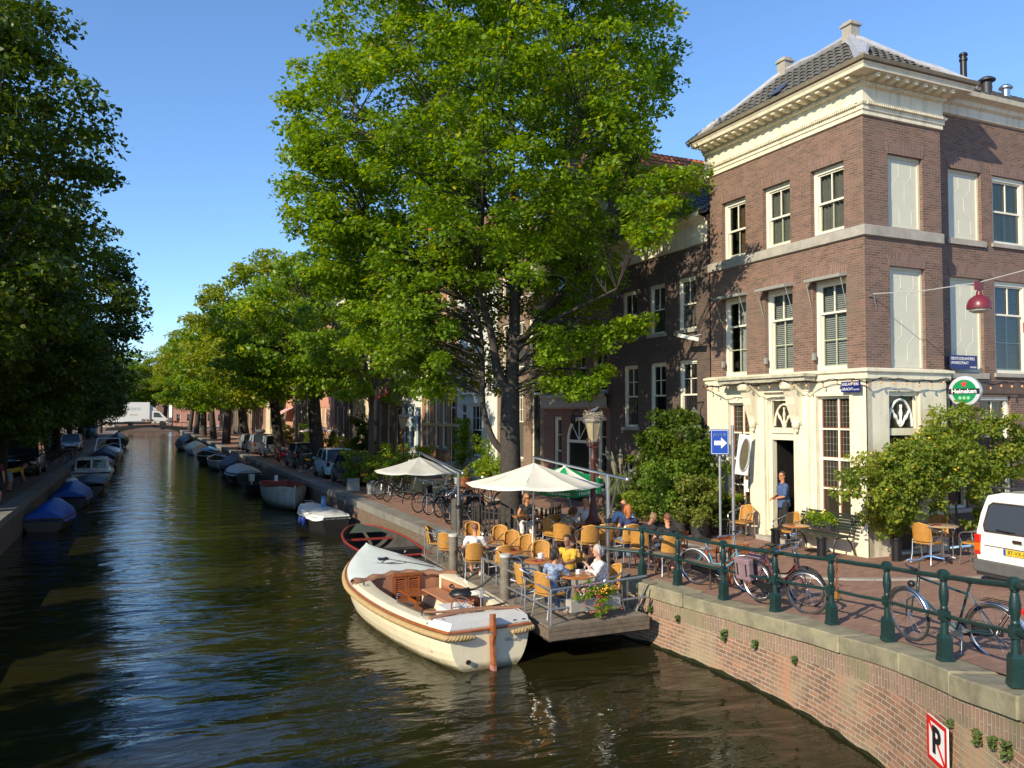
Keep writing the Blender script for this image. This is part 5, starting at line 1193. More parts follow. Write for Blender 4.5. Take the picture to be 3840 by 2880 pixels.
# mooring posts
for lab, (x, y), hh in (('weathered square mooring post beside the man in the white shirt', (6.75,18.3), 1.15), ('round topped wooden mooring post nearest the boat stern, holding a rope', (6.8,15.4), 1.12)):
    t = thing('mooring_post', lab, 'post', (x,y,DZ-.6), .2, 'mooring posts on the deck'); MB().lathe([(.115,0),(.105,hh+.32)], 12).build('shaft', mk('grey_post_wood', (.17,.145,.11), .85, var=.35, vs=4, bump=.6, bs=16), t, smooth=True)
    MB().lathe([(.12,hh+.32),(.12,hh+.37),(.11,hh+.385)], 12).build('cap', mk('white_cap', (.45,.43,.38), .6, var=.3), t, smooth=True)
ropem = mk('black_rope', (.02,.02,.022), .8)
tag(MB().tube(smooth_path([(6.75,15.35,1.35),(6.4,15.9,.82),(6.05,16.6,.74),(6.6,17.4,.75),(6.75,18.2,1.2)],8), .02, 7).build('mooring_rope', ropem), 'black rope hanging in a loop between the two wooden mooring posts', 'rope')
# --- chairs
def make_chair(label):
    t = thing('bistro_chair', label, 'chair', (0,0,0), 0, 'rattan chairs of the cafe terrace')
    s = MB(); P = [(-.21,.22),(.21,.22),(.24,.16),(.23,-.16),(.17,-.22),(-.17,-.22),(-.23,-.16),(-.24,.16)][::-1]; s.prism(P, .41, .45); s.build('seat', rattan, t, bevel=.012)
    b = MB(); rows = []
    for i in range(5):
        z = .47+.38*i/4; lean = -.05*i/4
        rows.append([(.22*math.sin(a)*(1-.12*(i == 4)), -.08-.17*math.cos(a)+lean, z-(.05*abs(math.sin(a)) if i == 4 else 0)) for a in [R(-58+116*k/12) for k in range(13)]])
    b.grid(rows); b.grid([[(p[0]*1.05, p[1]*1.05-.012, p[2]) for p in r] for r in rows][::-1]); b.build('backrest', rattan, t, smooth=True, ang=180)
    ro = MB(); ro.tube([(-.19,-.15,.45)]+[rows[2][0], rows[3][0]]+rows[4]+[rows[3][-1], rows[2][-1],(.19,-.15,.45)], .019, 6); ro.build('back_rim', rollm, t, smooth=True)
    for sx in (-1,1):
        a = MB(); a.tube(smooth_path([(sx*.24,.20,.44),(sx*.275,.23,.58),(sx*.285,.14,.665),(sx*.28,-.06,.69),(sx*.24,-.2,.74),(sx*.17,-.26,.79)],3), .0165, 7); a.tube([(sx*.25,.1,.47),(sx*.24,-.12,.69)], .009, 6); a.build('armrest', alu, t, smooth=True)
        MB().tube([(sx*.24,.2,.45),(sx*.235,.215,.2),(sx*.235,.24,0)], .016, 7).build('leg', alu, t, smooth=True)
        MB().tube([(sx*.20,-.2,.5),(sx*.2,-.22,.2),(sx*.215,-.26,0)], .016, 7).build('leg', alu, t, smooth=True)
        MB().tube([(sx*.237,.2,.30),(0,0,.36),(-sx*.20,-.2,.30)], .009, 6).build('stretcher', alu, t, smooth=True)
    t.scale = (1.,1.,1.); return t
# (x, y, z, target x, target y, label)
TB = {'A':(7.42,18.35,DZ),'B':(7.5,16.75,DZ),'C':(7.6,15.45,DZ),'D':(7.55,13.75,DZ),'E':(9.0,19.0,1.1),'F':(9.55,17.4,1.1),'G':(10.15,16.5,1.1),'H':(10.55,15.15,1.13),'I':(14.1,18.35,1.2),'J':(13.35,14.2,1.22),'K':(15.9,12.55,1.28)}
CH = [(7.05,20.3,DZ,7.7,19.9,'leftmost chair on the deck, with its back to the water at the far rail corner'),
 (7.0,19.3,DZ,7.6,19.9,'second chair from the left, backed against the deck rail'),
 (8.1,20.5,DZ,7.6,19.3,'empty chair directly behind the man in white, its back showing past his head'),
 (8.45,19.6,DZ,7.7,18.7,'empty chair right of the man in white, facing him from behind the table'),
 (6.98,17.55,DZ,7.35,18.6,'chair the man in the white shirt sits on'),
 (7.42,17.0,DZ,7.5,18.0,'empty chair with its broad back to the camera, right of the man in white'),
 (8.35,18.6,DZ,7.5,17.4,'empty chair with curved arms behind the table with the red menu'),
 (8.35,17.75,DZ,7.6,16.8,'empty chair right of the red menu table with tilted curved back'),
 (7.2,15.95,DZ,7.9,15.7,'empty chair just behind the round topped mooring post'),
 (8.3,16.8,DZ,7.7,15.6,'empty chair on the far side of the second menu table'),
 (6.98,14.6,DZ,7.9,14.4,'empty chair left of the dark haired woman beside the mooring post'),
 (8.35,15.35,DZ,7.7,14.5,'chair under the man in the yellow shirt'),
 (6.98,13.75,DZ,7.7,13.95,'chair under the woman in the purple patterned top beside the planter'),
 (8.2,13.75,DZ,7.4,13.75,'chair under the white haired woman'),
 (9.25,18.35,1.1,9.0,19.3,'empty chair right of the seated woman in the black top'),
 (9.05,17.55,1.1,9.6,17.7,'chair under the woman in the striped blue dress'),
 (8.95,16.9,1.1,9.5,17.5,'empty chair below the woman in the striped dress, its back to the canal'),
 (9.2,16.2,1.1,9.6,17.3,'empty chair with its back to the camera left of the green umbrella pole'),
 (9.65,16.35,1.1,9.7,17.4,'empty chair against the lamp post foot'),
 (9.9,15.1,1.12,10.4,15.5,'chair under the bowed woman in the black vest behind the railing'),
 (9.95,14.2,1.12,10.3,15.2,'chair of the red haired man in black, seen through the railing'),
 (9.35,19.75,1.1,9.0,19.0,'chair under the woman in the black top with sunglasses'),
 (10.1,17.95,1.1,9.6,17.5,'chair of the white shirted man behind the lamp post'),
 (10.6,17.05,1.12,10.2,16.2,'chair of the bald man in the pale blue shirt'),
 (10.0,15.85,1.12,10.1,16.6,'chair of the woman with curly red hair'),
 (14.15,16.95,1.2,12.9,16.6,'light chair facing left in front of the cafe door pillar'),
 (14.1,15.25,1.2,12.9,15.0,'light chair facing left beside the small table by the cafe door'),
 (15.2,12.35,1.27,16.0,12.5,'chair at the corner table seen from behind, near the black bollard'),
 (16.4,13.0,1.27,15.8,12.4,'chair against the side door bush at the corner table'),
 (16.0,11.8,1.28,15.8,12.8,'chair next to the white van at the corner table')]
for i, (x, y, z, tx, ty, lab) in enumerate(CH):
    if i == 0: ch0 = make_chair(lab); ch0.location = (x,y,z); ch0.rotation_euler = (0,0,face(x,y,tx,ty))
    else: dup(ch0, (x,y,z), face(x,y,tx,ty), lab)
# --- round tables
tabm = mk('table_top_wood', (.40,.145,.04), .3, var=.25, vs=5, coat=.4)
def table(lab, loc, r_=.33, h=.71, pale=False):
    t = thing('cafe_table', lab, 'table', loc, 0, 'round cafe tables')
    MB().lathe([(r_-.01,h-.03),(r_,h-.02),(r_,h-.005),(r_-.01,h)], 28).build('table_top', mk('pale_table_top', (.45,.33,.2), .35) if pale else tabm, t, smooth=True)
    MB().lathe([(.025,.03),(.025,h-.03)], 10).build('column', alu, t, smooth=True)
    b = MB()
    for k in range(4):
        a = PI/4+k*PI/2; b.tube([(0,0,.09),(math.cos(a)*.14,math.sin(a)*.14,.06),(math.cos(a)*.26,math.sin(a)*.26,.015)], [.02,.016,.012], 6)
    b.build('foot', alu if not pale else white, t, smooth=True)
table('round table in front of the man in the white shirt', TB['A']); table('round table with a red menu between the empty deck chairs', TB['B'])
table('round table with a red menu and white jug in front of the yellow shirted man', TB['C']); table('round table with coffee cup between the two seated women', TB['D'])
table('round table the woman in the black top leans on', TB['E'], .38, .72); table('round table with a coffee cup before the woman in the striped dress', TB['F'], .36)
table('round table left of the couple by the lamp post', TB['G'], .36); table('round table behind the green railing where four people sit', TB['H'], .42)
table('small orange topped table alone in front of the dark bench', TB['I'], .30); table('small red topped table by the cafe door', TB['J'], .30); table('pale round table at the corner by the white van', TB['K'], .34, pale=True)
menum = mk('menu_red', (.30,.02,.03), .4); china = mk('white_china', (.8,.79,.75), .25, coat=.5)
for lab, k_, dx, dy, rz in (('red menu on the table between empty chairs','B',.08,.05,.2),('red menu on the table of the yellow shirted man','C',-.05,-.05,.15),('red menu on the pale corner table','K',-.08,.05,.5)):
    x, y, z = TB[k_]; tag(MB().box(-.11,-.075,0,.11,.075,.012).build('menu', menum, None, loc=(x+dx,y+dy,z+.711), rot=rz, bevel=.003), lab, 'menu', 'red menus')
def cup(lab, x, y, z, s_=1.):
    t = thing('coffee_cup', lab, 'cup', (x,y,z), 0, 'white cups and jugs'); t.scale = (s_,)*3
    MB().lathe([(.03,0),(.07,.008),(.075,.014),(.03,.01)], 14).build('saucer', china, t, smooth=True)
    c = MB(); c.lathe([(.022,.012),(.036,.03),(.04,.075),(.036,.075),(.03,.03)], 14); c.tube([(.037,0,.065),(.06,0,.06),(.058,0,.035),(.036,0,.032)], .005, 6); c.build('cup', china, t, smooth=True)
for lab, k_, dx, dy, s_ in (('white coffee cup on a saucer between the two women','D',.05,.05,1.15),('white jug beside the second red menu','C',.1,.16,1.5),('cup before the leaning woman in stripes','F',-.05,-.1,1.2),('white cup of the seated couple behind the railing','H',.1,.1,1.1),('small white bowl on the woman in black\'s table','E',.05,-.1,.8),('small white cup on the lone orange table','I',0,0,.9)):
    x, y, z = TB[k_]; cup(lab, x+dx, y+dy, z+.711, s_)
# white disc at the foot of the second table
# --- planters on the deck
flw = thing('flower_planter', 'grey trough planter with red and yellow flowers on the deck rail', 'planter', (7.62,13.27,DZ+.18), .1); flw.scale = (.9,.9,.85)
MB().box(-.62,-.12,0,.62,.12,.26).build('trough', mk('planter_grey', (.36,.33,.27), .8, var=.15), flw, bevel=.01)
leafmesh('foliage', blob(26, lambda r: (r.uniform(-.55,.5), r.gauss(-.05,.08), .3+r.uniform(0,.25)*(1.2 if r.random() < .4 else .6)), 61, (.08,.14)), 70, .045, 61, leaf_mid, flw)
leafmesh('trailing_foliage', blob(12, lambda r: (r.gauss(.05,.12), -.2, r.uniform(-.15,.25)), 62, (.06,.1)), 60, .04, 62, leaf_mid, flw)
r = random.Random(9)
for nm, col, cx, sx, n_, zz in (('red_blossom',(.62,.035,.02),.05,.16,44,(-.1,.42)),('yellow_blossom',(.75,.42,.02),.2,.12,26,(.34,.5)),('pink_blossom',(.42,.12,.14),-.4,.14,26,(.4,.62))):
    mb = MB()
    for _ in range(n_):
        mb.ball((cx+r.gauss(0,sx), -.16+r.gauss(0,.05), r.uniform(*zz)), (.022,.022,.016), 6)
    mb.build(nm, mk(nm, col, .5, var=.3, vs=40), flw)['kind'] = 'stuff'
# --- umbrellas
def canopy(par, r_, h, n, mats, c=(0,0,0), tilt=None, valance=0, name='canopy', a0=0):
    mb = MB(); rows = []; k = 6
    for i in range(k+1):
        t_ = i/k; rr = r_*t_; z = h*(1-t_)-.05*math.sin(PI*t_)*r_*.5
        row = []
        for j in range(n*4):
            a = a0+2*PI*j/(n*4); f = (j % 4)/4; sag = 1-.035*math.sin(PI*f)*t_
            edge = math.cos(PI/n)/math.cos(((j % 4)/4-.5)*2*PI/n)
            row.append((rr*edge*math.cos(a)*sag+c[0], rr*edge*math.sin(a)*sag+c[1], z+c[2]-.05*math.sin(PI*f)*t_))
        rows.append(row)
    if valance: rows.append([(p[0], p[1], p[2]-valance) for p in rows[-1]])
    b = len(mb.f); mb.grid(rows, 0, wrap=True)
    if len(mats) > 1:
        for i in range(b, len(mb.f)):
            mb.m[i] = ((i-b) % (n*4))//4 % 2
    if tilt: mb.xf(tilt)
    o = mb.build(name, mats, par, smooth=True, ang=25); s_ = o.modifiers.new('thick', 'SOLIDIFY'); s_.thickness = .006
    return o
canvas = mk('off_white_canvas', (.70,.65,.54), .85, var=.05, vs=2, bump=.1, bs=60); canvas2 = mk('grey_white_canvas', (.50,.49,.45), .85, var=.12, vs=3, bump=.1)
def cantilever(lab, base, apex, rad, rise, m, tip, armz, post2=None):
    t = thing('cantilever_umbrella', lab, 'umbrella', base, 0, 'cantilever umbrellas'); bx, by, bz = base
    A = Vector(apex)-Vector(base); mt = Vector((0,0,armz-bz))
    canopy(t, rad, rise, 8, [m], c=(A.x, A.y, A.z-rise), a0=.2)
    for k in range(8):
        a = .2+2*PI*k/8; e = Vector((A.x+rad*.98*math.cos(a), A.y+rad*.98*math.sin(a), A.z-rise-.015)); MB().tube([A+Vector((0,0,-.06)), e], .009, 5).build('rib', alu, t)
    MB().tube([(0,0,0),mt], .045, 12).build('mast', alu, t, smooth=True)
    d = (A-mt); d.z = 0; d.normalize(); end = mt-d*tip+Vector((0,0,-tip*.12)); top = A+Vector((0,0,.14))
    MB().tube([end, mt, top], .03, 10).build('arm', alu, t, smooth=True); MB().ball(end, .05, 10).build('arm_knob', steel, t, smooth=True)
    MB().tube([end+d*.25+Vector((0,0,.0)), mt+Vector((0,0,-.95))+d*-.02], .02, 8).build('strut', alu, t, smooth=True)
    MB().tube([top, A+Vector((0,0,-.35))], .016, 8).build('hub', alu, t, smooth=True)
    MB().lathe([(.075,0),(.075,.1)], 12, (mt.x,mt.y,mt.z-1.0)).build('collar', black, t)
    if post2: MB().tube([A+Vector((0,0,-.1)), Vector(post2)-Vector(base)], .022, 10).build('support_pole', mk('white_tube', (.75,.74,.68), .4), t, smooth=True)
    return t
cantilever('large off white cantilever umbrella in front over the terrace', (8.95,14.95,1.08), (8.32,17.2,3.27), 1.62, .48, canvas, .55, 3.13, (8.55,17.75,1.1))
cantilever('shaded greyish cantilever umbrella farther left above the parked bicycles', (7.85,20.9,DZ), (7.72,23.9,3.10), 1.42, .42, canvas2, .3, 2.86)
tag(MB().prism([(-.42,-.3),(.42,-.3),(.42,.3),(-.42,.3)], 0, .14).build('umbrella_foot', black, None, loc=(8.95,15.6,1.1), rot=.4, bevel=.03), 'black slab umbrella weight on the paving beside the lamp post', 'umbrella base')
# parasol with green panels
gw = thing('parasol', 'tilted green and white beer parasol with lettered valance beside the lamp post', 'umbrella', (9.95,18.05,1.1))
gm_ = mk('green_canvas', (.0,.26,.085), .7, var=.05); wm_ = mk('white_canvas', (.68,.66,.56), .8, var=.04)
ap = Vector((.05,.8,1.95)); tl_ = Matrix.Translation(ap) @ Matrix.Rotation(R(10), 4, Vector((1,-.3,0)).normalized())
canopy(gw, 1.05, .36, 8, [gm_, wm_], c=(0,0,-.36), tilt=tl_, a0=R(-148))
mb = MB(); rows = []
for zz in (0,-.17): rows.append([(1.05*math.cos(R(-148)+PI/4*k), 1.05*math.sin(R(-148)+PI/4*k), -.37+zz) for k in range(8)])
mb.grid(rows, 0, wrap=True); mb.xf(tl_); mb.build('valance', gm_, gw).modifiers.new('s','SOLIDIFY').thickness = .006
MB().tube([(0,0,0), ap+Vector((0,0,-.05))], .019, 8).build('pole', steel, gw, smooth=True); MB().lathe([(.045,-.03),(.03,.08)], 8, ap).build('finial', white, gw)
def text(body, size, mat, parent=None, loc=(0,0,0), rot=(0,0,0), extrude=.002, name='lettering', align='CENTER', sx=1., bold=0):
    cu = bpy.data.curves.new(name, 'FONT'); cu.body = body; cu.size = size; cu.extrude = extrude; cu.align_x = align; cu.align_y = 'CENTER'; cu.resolution_u = 3; cu.offset = bold
    tmp = bpy.data.objects.new(name, cu); C.objects.link(tmp); dg = bpy.context.evaluated_depsgraph_get()
    me = bpy.data.meshes.new_from_object(tmp.evaluated_get(dg)); bpy.data.objects.remove(tmp); bpy.data.curves.remove(cu)
    me.materials.clear(); me.materials.append(mat); me.name = name; o = bpy.data.objects.new(name, me); C.objects.link(o)
    if parent: o.parent = parent
    o.location = loc; o.rotation_euler = rot; o.scale = (sx,1,1); return o
plainwhite = mk('letter_white', (.8,.8,.78), .5, var=0)
for k in (7, 0, 1):      # words on the green valances nearest the camera
    a = R(-148)+2*PI*(k+.5)/8; rr = 1.05*math.cos(PI/8)+.006
    M_ = tl_ @ Matrix.Translation((rr*math.cos(a), rr*math.sin(a), -.455)) @ Matrix.Rotation(a+PI/2, 4, 'Z') @ Matrix.Rotation(PI/2, 4, 'X')
    o = text('Heineken', .15, plainwhite, gw); o.matrix_local = M_
    s5 = MB(); s5.plate([(.035*math.cos(PI/2+2*PI*i/10)*(1 if i % 2 == 0 else .42)-.40, .035*math.sin(PI/2+2*PI*i/10)*(1 if i % 2 == 0 else .42)) for i in range(10)], -.004, .0); o = s5.build('star', mk('star_red', (.6,.03,.02), .5, var=0), gw)
    o.matrix_local = tl_ @ Matrix.Translation((rr*math.cos(a), rr*math.sin(a), -.455)) @ Matrix.Rotation(a+PI/2, 4, 'Z')
# patterned far parasol
t = thing('parasol', 'small red and white patterned parasol far along the house fronts', 'umbrella', (13.0,66.5,1.15)); canopy(t, 1.5, .5, 8, [mk('patterned_canvas', (.62,.25,.22), .8, var=.6, vs=6, col2=(.75,.7,.6))], c=(0,0,1.9)); MB().tube([(0,0,0),(0,0,2.3)], .03, 6).build('pole', steel, t)
# --- picket fence round the tree pit
pf = thing('picket_fence', 'dark wooden picket fence enclosing the foot of the big tree', 'fence', (8.65,21.9,1.1))
fp = [(0,.1),(.05,-1.0),(.5,-2.0),(1.3,-2.2),(2.0,-1.6),(2.2,-.6)]; dkw = mk('dark_fence_wood', (.035,.032,.028), .85, var=.3); kk = 0
pw = [(p.x,p.y) for p in smooth_path([(a,b,0) for a,b in fp], 12)]
ln = 0
for i in range(1, len(pw)):
    ln += math.hypot(pw[i][0]-pw[i-1][0], pw[i][1]-pw[i-1][1])
    if ln > .105:
        ln = 0; kk += 1; MB().cbox((pw[i][0],pw[i][1],.4+.02*math.sin(kk*2.2)), (.07,.02,.8), 0, math.atan2(pw[i][1]-pw[i-1][1], pw[i][0]-pw[i-1][0])).build('picket', dkw, pf)
for z in (.2, .62): MB().tube([(a,b,z) for a,b in pw], .02, 5).build('fence_rail', dkw, pf)
tag(MB().lathe([(.17,0),(.16,.85),(.13,.87)], 14).build('timber_post', mk('grey_timber', (.09,.08,.065), .9, var=.3, bump=.5), None, smooth=True, loc=(8.35,22.35,1.1)), 'thick old timber post at the left end of the picket fence', 'post')
struct(MB().tube([(a*1.06+8.62,b*1.06+21.88,1.13) for a,b in pw], .045, 6).build('kerb', kerbm))
# --- green railing
rl = thing('bridge_railing', 'dark green cast iron railing with bulbous posts along the top of the curved brick quay', 'railing', (0,0,0))
PO = [(9.25,14.12),(9.45,13.2),(9.42,11.8),(9.42,10.5),(9.36,9.25),(9.0,7.93),(8.38,6.6),(7.68,5.28),(6.6,3.9),(5.4,2.6)]
gz = lambda x, y: capz(x,y)
def post(x, y, rz):
    z = gz(x, y); m = MB(); sq = lambda w0, w1, z0, z1: m.add([(-w0,-w0,z0),(w0,-w0,z0),(w0,w0,z0),(-w0,w0,z0),(-w1,-w1,z1),(w1,-w1,z1),(w1,w1,z1),(-w1,w1,z1)], [(0,3,2,1),(4,5,6,7),(0,1,5,4),(1,2,6,5),(2,3,7,6),(3,0,4,7)])
    sq(.098,.09,0,.06); sq(.085,.082,.06,.27); sq(.082,.062,.27,.31); m.lathe([(.058,.30),(.052,.46)], 12); sq(.066,.066,.455,.57)
    m.lathe([(.05,.57),(.06,.60),(.048,.62),(.066,.70),(.072,.76),(.062,.83),(.045,.89),(.058,.905),(.045,.92)], 14); sq(.064,.067,.92,1.0); sq(.067,.03,1.0,1.035)
    m.xf(Matrix.Diagonal((.76,.76,1,1))); o = m.build('post', railgreen, rl, smooth=True, ang=30, loc=(x,y,z), rot=rz); return o
for i, (x, y) in enumerate(PO):
    a = PO[max(i-1,0)]; b = PO[min(i+1,len(PO)-1)]; post(x, y, math.atan2(b[1]-a[1], b[0]-a[0]))
for i in range(len(PO)-1):
    a, b = PO[i], PO[i+1]
    for hh, rr in ((.955,.032),(.51,.024)):
        MB().tube([(a[0],a[1],gz(*a)+hh),((a[0]+b[0])/2,(a[1]+b[1])/2,(gz(*a)+gz(*b))/2+hh-.008),(b[0],b[1],gz(*b)+hh)], rr, 8).build('rail', railgreen, rl, smooth=True)
for hh in (.955,.51): MB().tube([(8.7,15.0,1.1+hh),(9.25,14.12,gz(9.25,14.12)+hh)], .03, 8).build('rail', railgreen, rl, smooth=True)
# rusty chain and locks on the fifth post
rust = mk('rust', (.20,.07,.025), .9, var=.4, vs=30)
t = thing('rusty_chain', 'rusty chain wrapped and hanging on the fifth railing post', 'chain', (9.3,9.18,gz(9.36,9.25)))
for k in range(16):
    zz = .98-k*.036; m = MB(); c = Vector((.0+.02*math.sin(k*1.7), -.09, zz)); a = k*PI/2
    m.tube([c+Vector((math.cos(a)*.018*math.cos(q_), math.sin(a)*.018*math.cos(q_), .028*math.sin(q_))) for q_ in [2*PI*j/8 for j in range(8)]], .007, 5, closed=True); m.build('link', rust, t)
MB().box(-.035,-.13,.42,.03,-.08,.52).build('padlock', mk('brass_lock', (.30,.14,.03), .5), t)
# plank bench behind the railing
pb_ = thing('plank_bench', 'long weathered plank on iron legs right behind the first railing posts', 'bench', (9.72,14.1,1.1))
MB().add([(-1.0,1.0,.46),(-.85,1.2,.46),(.2,.1,.46),(.02,-.0,.46)], [(0,1,2,3)]); MB().cbox((-.35,.55,.475), (1.5,.2,.05), 0, R(128)).build('plank', wood, pb_); MB().cbox((.0,-.9,.475), (1.7,.2,.05), 0, R(91)).build('plank', wood, pb_)
for (x,y) in ((-.7,.95),(-.05,.15),(.0,-.2),(.03,-1.5)): MB().tube([(x,y,0),(x,y,.46)], .02, 6).build('leg', mk('rusty_iron', (.06,.045,.035), .8), pb_)
# bollards
for i, (x, y, h_, lab) in enumerate(((13.75,13.85,.5,'black bollard in front of the green slat bench'),(15.0,12.95,.5,'black bollard beside the corner table'),(13.75,15.3,.5,'black bollard between the two chairs near the cafe door'),(13.5,17.6,.62,'black bollard behind the sign poles'))):
    t = thing('bollard', lab, 'bollard', (x,y,G(x,y)), 0, 'black bollards'); MB().lathe([(.105,0),(.10,h_-.06)], 16).build('shaft', black, t, smooth=True); MB().lathe([(.115,h_-.06),(.12,h_-.03),(.10,h_),(.02,h_+.02)], 16).build('cap', black, t, smooth=True)
# slatted benches
benchm = mk('bench_green', (.035,.045,.035), .5, var=.2)
def bench(lab, loc, L_, rz, m=None, name='slat_bench', grp='slatted benches'):
    t = thing(name, lab, 'bench', loc, rz, grp); m = m or benchm
    for i in range(6): MB().box(-L_/2,-.02+.075*i,.42+.004*i,L_/2,.04+.075*i,.445+.004*i).build('slat', m, t)
    for i in range(7): MB().cbox((0,-.06-.028*i,.50+.062*i), (L_,.02,.045), 0, Matrix.Rotation(R(-22),3,'X')).build('slat', m, t)
    for x in (-L_/2+.15, L_/2-.15):
        MB().tube(smooth_path([(x,.42,0),(x,.38,.38),(x,.0,.42),(x,-.1,.55),(x,-.24,.95)],3), .018, 6).build('leg', black, t, smooth=True); MB().tube([(x,-.22,0),(x,-.1,.25),(x,.05,.42)], .018, 6).build('leg', black, t, smooth=True)
    return t
bench('dark green slatted bench under the right cafe window', (14.45,14.5,1.24), 1.75, PI/2); bench('dark green slatted bench under the left cafe window box', (14.40,18.1,1.2), 1.8, PI/2)
bench('old green bench among the bicycles on the shaded quay', (9.5,28.6,1.12), 1.9, R(115))
# low brown wooden chairs
def wchair(lab, loc, rz):
    t = thing('wooden_chair', lab, 'chair', loc, rz, 'brown wooden chairs'); m = mk('chair_red_brown', (.30,.085,.03), .35, var=.2, coat=.3)
    MB().box(-.2,-.19,.42,.2,.2,.45).build('seat', m, t, bevel=.01)
    for x in (-.18,.18):
        MB().tube([(x,.18,.42),(x*1.05,.2,0)], .017, 6).build('leg', m, t); MB().tube([(x*1.05,-.22,0),(x,-.18,.42),(x*1.04,-.26,.80)], .017, 6).build('leg', m, t)
    b = MB(); b.cbox((0,-.245,.755), (.42,.02,.12), 0, Matrix.Rotation(R(10),3,'X'))
    b.build('back_rail', m, t)
    for k in range(4): MB().tube([(-.12+.08*k,-.185,.45),(-.12+.08*k,-.24,.70)], .011, 5).build('spindle', m, t)
    t.scale = (.95,)*3; return t
wchair('brown wooden chair behind the blue and white bicycle', (11.0,14.0,1.13), 0.1); wchair('brown wooden chair between the blue bicycle and the sign pole', (10.35,12.75,1.14), .15)
wchair('brown wooden chair behind the pannier bicycle', (10.75,12.3,1.16), .1); wchair('brown wooden chair half hidden by the man in black', (10.7,14.9,1.13), -.6)
for lab_, x, y in (('brown wooden table behind the blue and white bicycle', 10.75,13.35),):
    t = thing('wooden_table', lab_, 'table', (x,y,1.13)); MB().box(-.35,-.3,.68,.35,.3,.71).build('table_top', tabm, t)
    for a_ in (-.3,.3):
        for b_ in (-.25,.25): MB().box(a_-.02,b_-.02,0,a_+.02,b_+.02,.68).build('leg', MATS['chair_red_brown'], t)
# --- street lamps
lampred = mk('lamp_maroon', (.085,.022,.015), .5, var=.25, vs=8, bump=.2); lampglass = mk('lamp_glass_cream', (.33,.28,.16), .3, var=.2)
def lamp(lab, loc, nest=False, grp='maroon lamp posts'):
    t = thing('street_lamp', lab, 'street lamp', loc, 0, grp)
    MB().lathe([(.19,0),(.19,.12),(.16,.16),(.15,.30),(.17,.34),(.15,.40),(.13,.62),(.15,.68),(.19,.74),(.2,.80),(.13,.88),(.1,.98),(.085,1.15),(.07,1.2),(.055,2.2),(.065,2.22),(.065,2.28),(.04,2.32),(.04,2.55),(.07,2.6),(.045,2.66)], 14).build('post', lampred, t, smooth=True)
    b = MB()
    for k in range(4):
        a = k*PI/2+.4; b.tube(smooth_path([(0,0,2.5),(math.cos(a)*.15,math.sin(a)*.15,2.55),(math.cos(a)*.2,math.sin(a)*.2,2.70),(math.cos(a)*.13,math.sin(a)*.13,2.72)],3), .012, 5)
    b.build('scroll', lampred, t)
    g = MB(); g.lathe([(.10,2.68),(.19,3.12)], 6); g.build('lantern_glass', lampglass, t)
    f = MB()
    for k in range(6): a = k*PI/3; f.tube([(.10*math.cos(a),.10*math.sin(a),2.68),(.195*math.cos(a),.195*math.sin(a),3.12)], .01, 4)
    f.lathe([(.2,3.10),(.215,3.12),(.2,3.15)], 6); f.lathe([(.11,2.64),(.12,2.68),(.1,2.70)], 6); f.build('lantern_frame', mk('lantern_frame', (.20,.17,.11), .5), t)
    MB().lathe([(.21,3.15),(.16,3.23),(.07,3.29),(.05,3.36),(.01,3.40)], 12).build('lantern_roof', mk('weathered_copper', (.30,.27,.22), .7, var=.3), t, smooth=True)
    return t
lamp('maroon street lamp with an untidy nest on its lantern beside the terrace', (9.75,16.95,1.1)); lamp('maroon street lamp behind the shaded umbrella', (10.3,34.2,1.12)); lamp('farther maroon street lamp behind the dark grey hatchback', (11.6,60,1.15))
nst = thing('bird_nest', 'untidy twig nest on the lantern of the terrace street lamp', 'nest', (9.75,16.95,4.32)); r = random.Random(2); mb = MB()
for k in range(90):
    a = r.uniform(0,6.28); p = Vector((math.cos(a)*.16, math.sin(a)*.16, r.uniform(-.05,.10))); d = Vector((-math.sin(a), math.cos(a), r.uniform(-.5,.6)))*r.uniform(.08,.18); mb.tube([p-d,p+d+Vector((math.cos(a),math.sin(a),.2))*.04], .006, 4)
mb.build('twigs', mk('nest_twigs', (.36,.31,.23), .9, var=.3), nst)['kind'] = 'stuff'
bd = thing('pigeon', 'small grey pigeon standing on the nest of the lamp', 'bird', (9.75,16.9,4.44)); b = MB(); b.tube([(-.12,0,.02),(-.06,0,.04),(.02,0,.055),(.07,0,.085),(.10,0,.12),(.13,0,.125),(.155,0,.115)], [.006,.03,.045,.035,.022,.02,.004], 8); b.build('body', mk('pigeon_grey', (.12,.12,.13), .7), bd, smooth=True)
# hanging lamp over the side street
hl = thing('hanging_lamp', 'maroon dome street lamp hanging on a wire across the side street', 'street lamp', (15.75,11.45,6.72)); hl.rotation_euler = (0,0,0)
MB().lathe([(.02,.24),(.05,.22),(.06,.14),(.12,.11),(.19,.05),(.228,-.03),(.24,-.11),(.235,-.15)], 20).build('shade', mk('lamp_plum', (.16,.02,.03), .35, var=.1), hl, smooth=True)
MB().lathe([(.20,-.14),(.19,-.19),(.12,-.23),(.02,-.24)], 16).build('bulb_cover', mk('frosted_cover', (.45,.42,.36), .3), hl, smooth=True); MB().box(-.1,-.03,.24,.1,.03,.42).build('clamp', MATS['lamp_plum'], hl)
tag(MB().tube([(14.95,13.42,7.1),(15.3,12.5,7.05),(15.75,11.45,7.12),(16.5,9.5,7.5),(19.0,3.0,8.8)], .010, 5).build('span_wire', mk('wire_grey', (.4,.4,.38), .6)), 'thin span wire carrying the hanging lamp over the side street', 'wire')
tag(MB().tube([(14.9,13.5,7.05),(14.95,13.42,7.1),(15.15,13.5,6.75)], .014, 5).build('wall_bracket', steel), 'small wall bracket holding the span wire on the brown house', 'bracket')
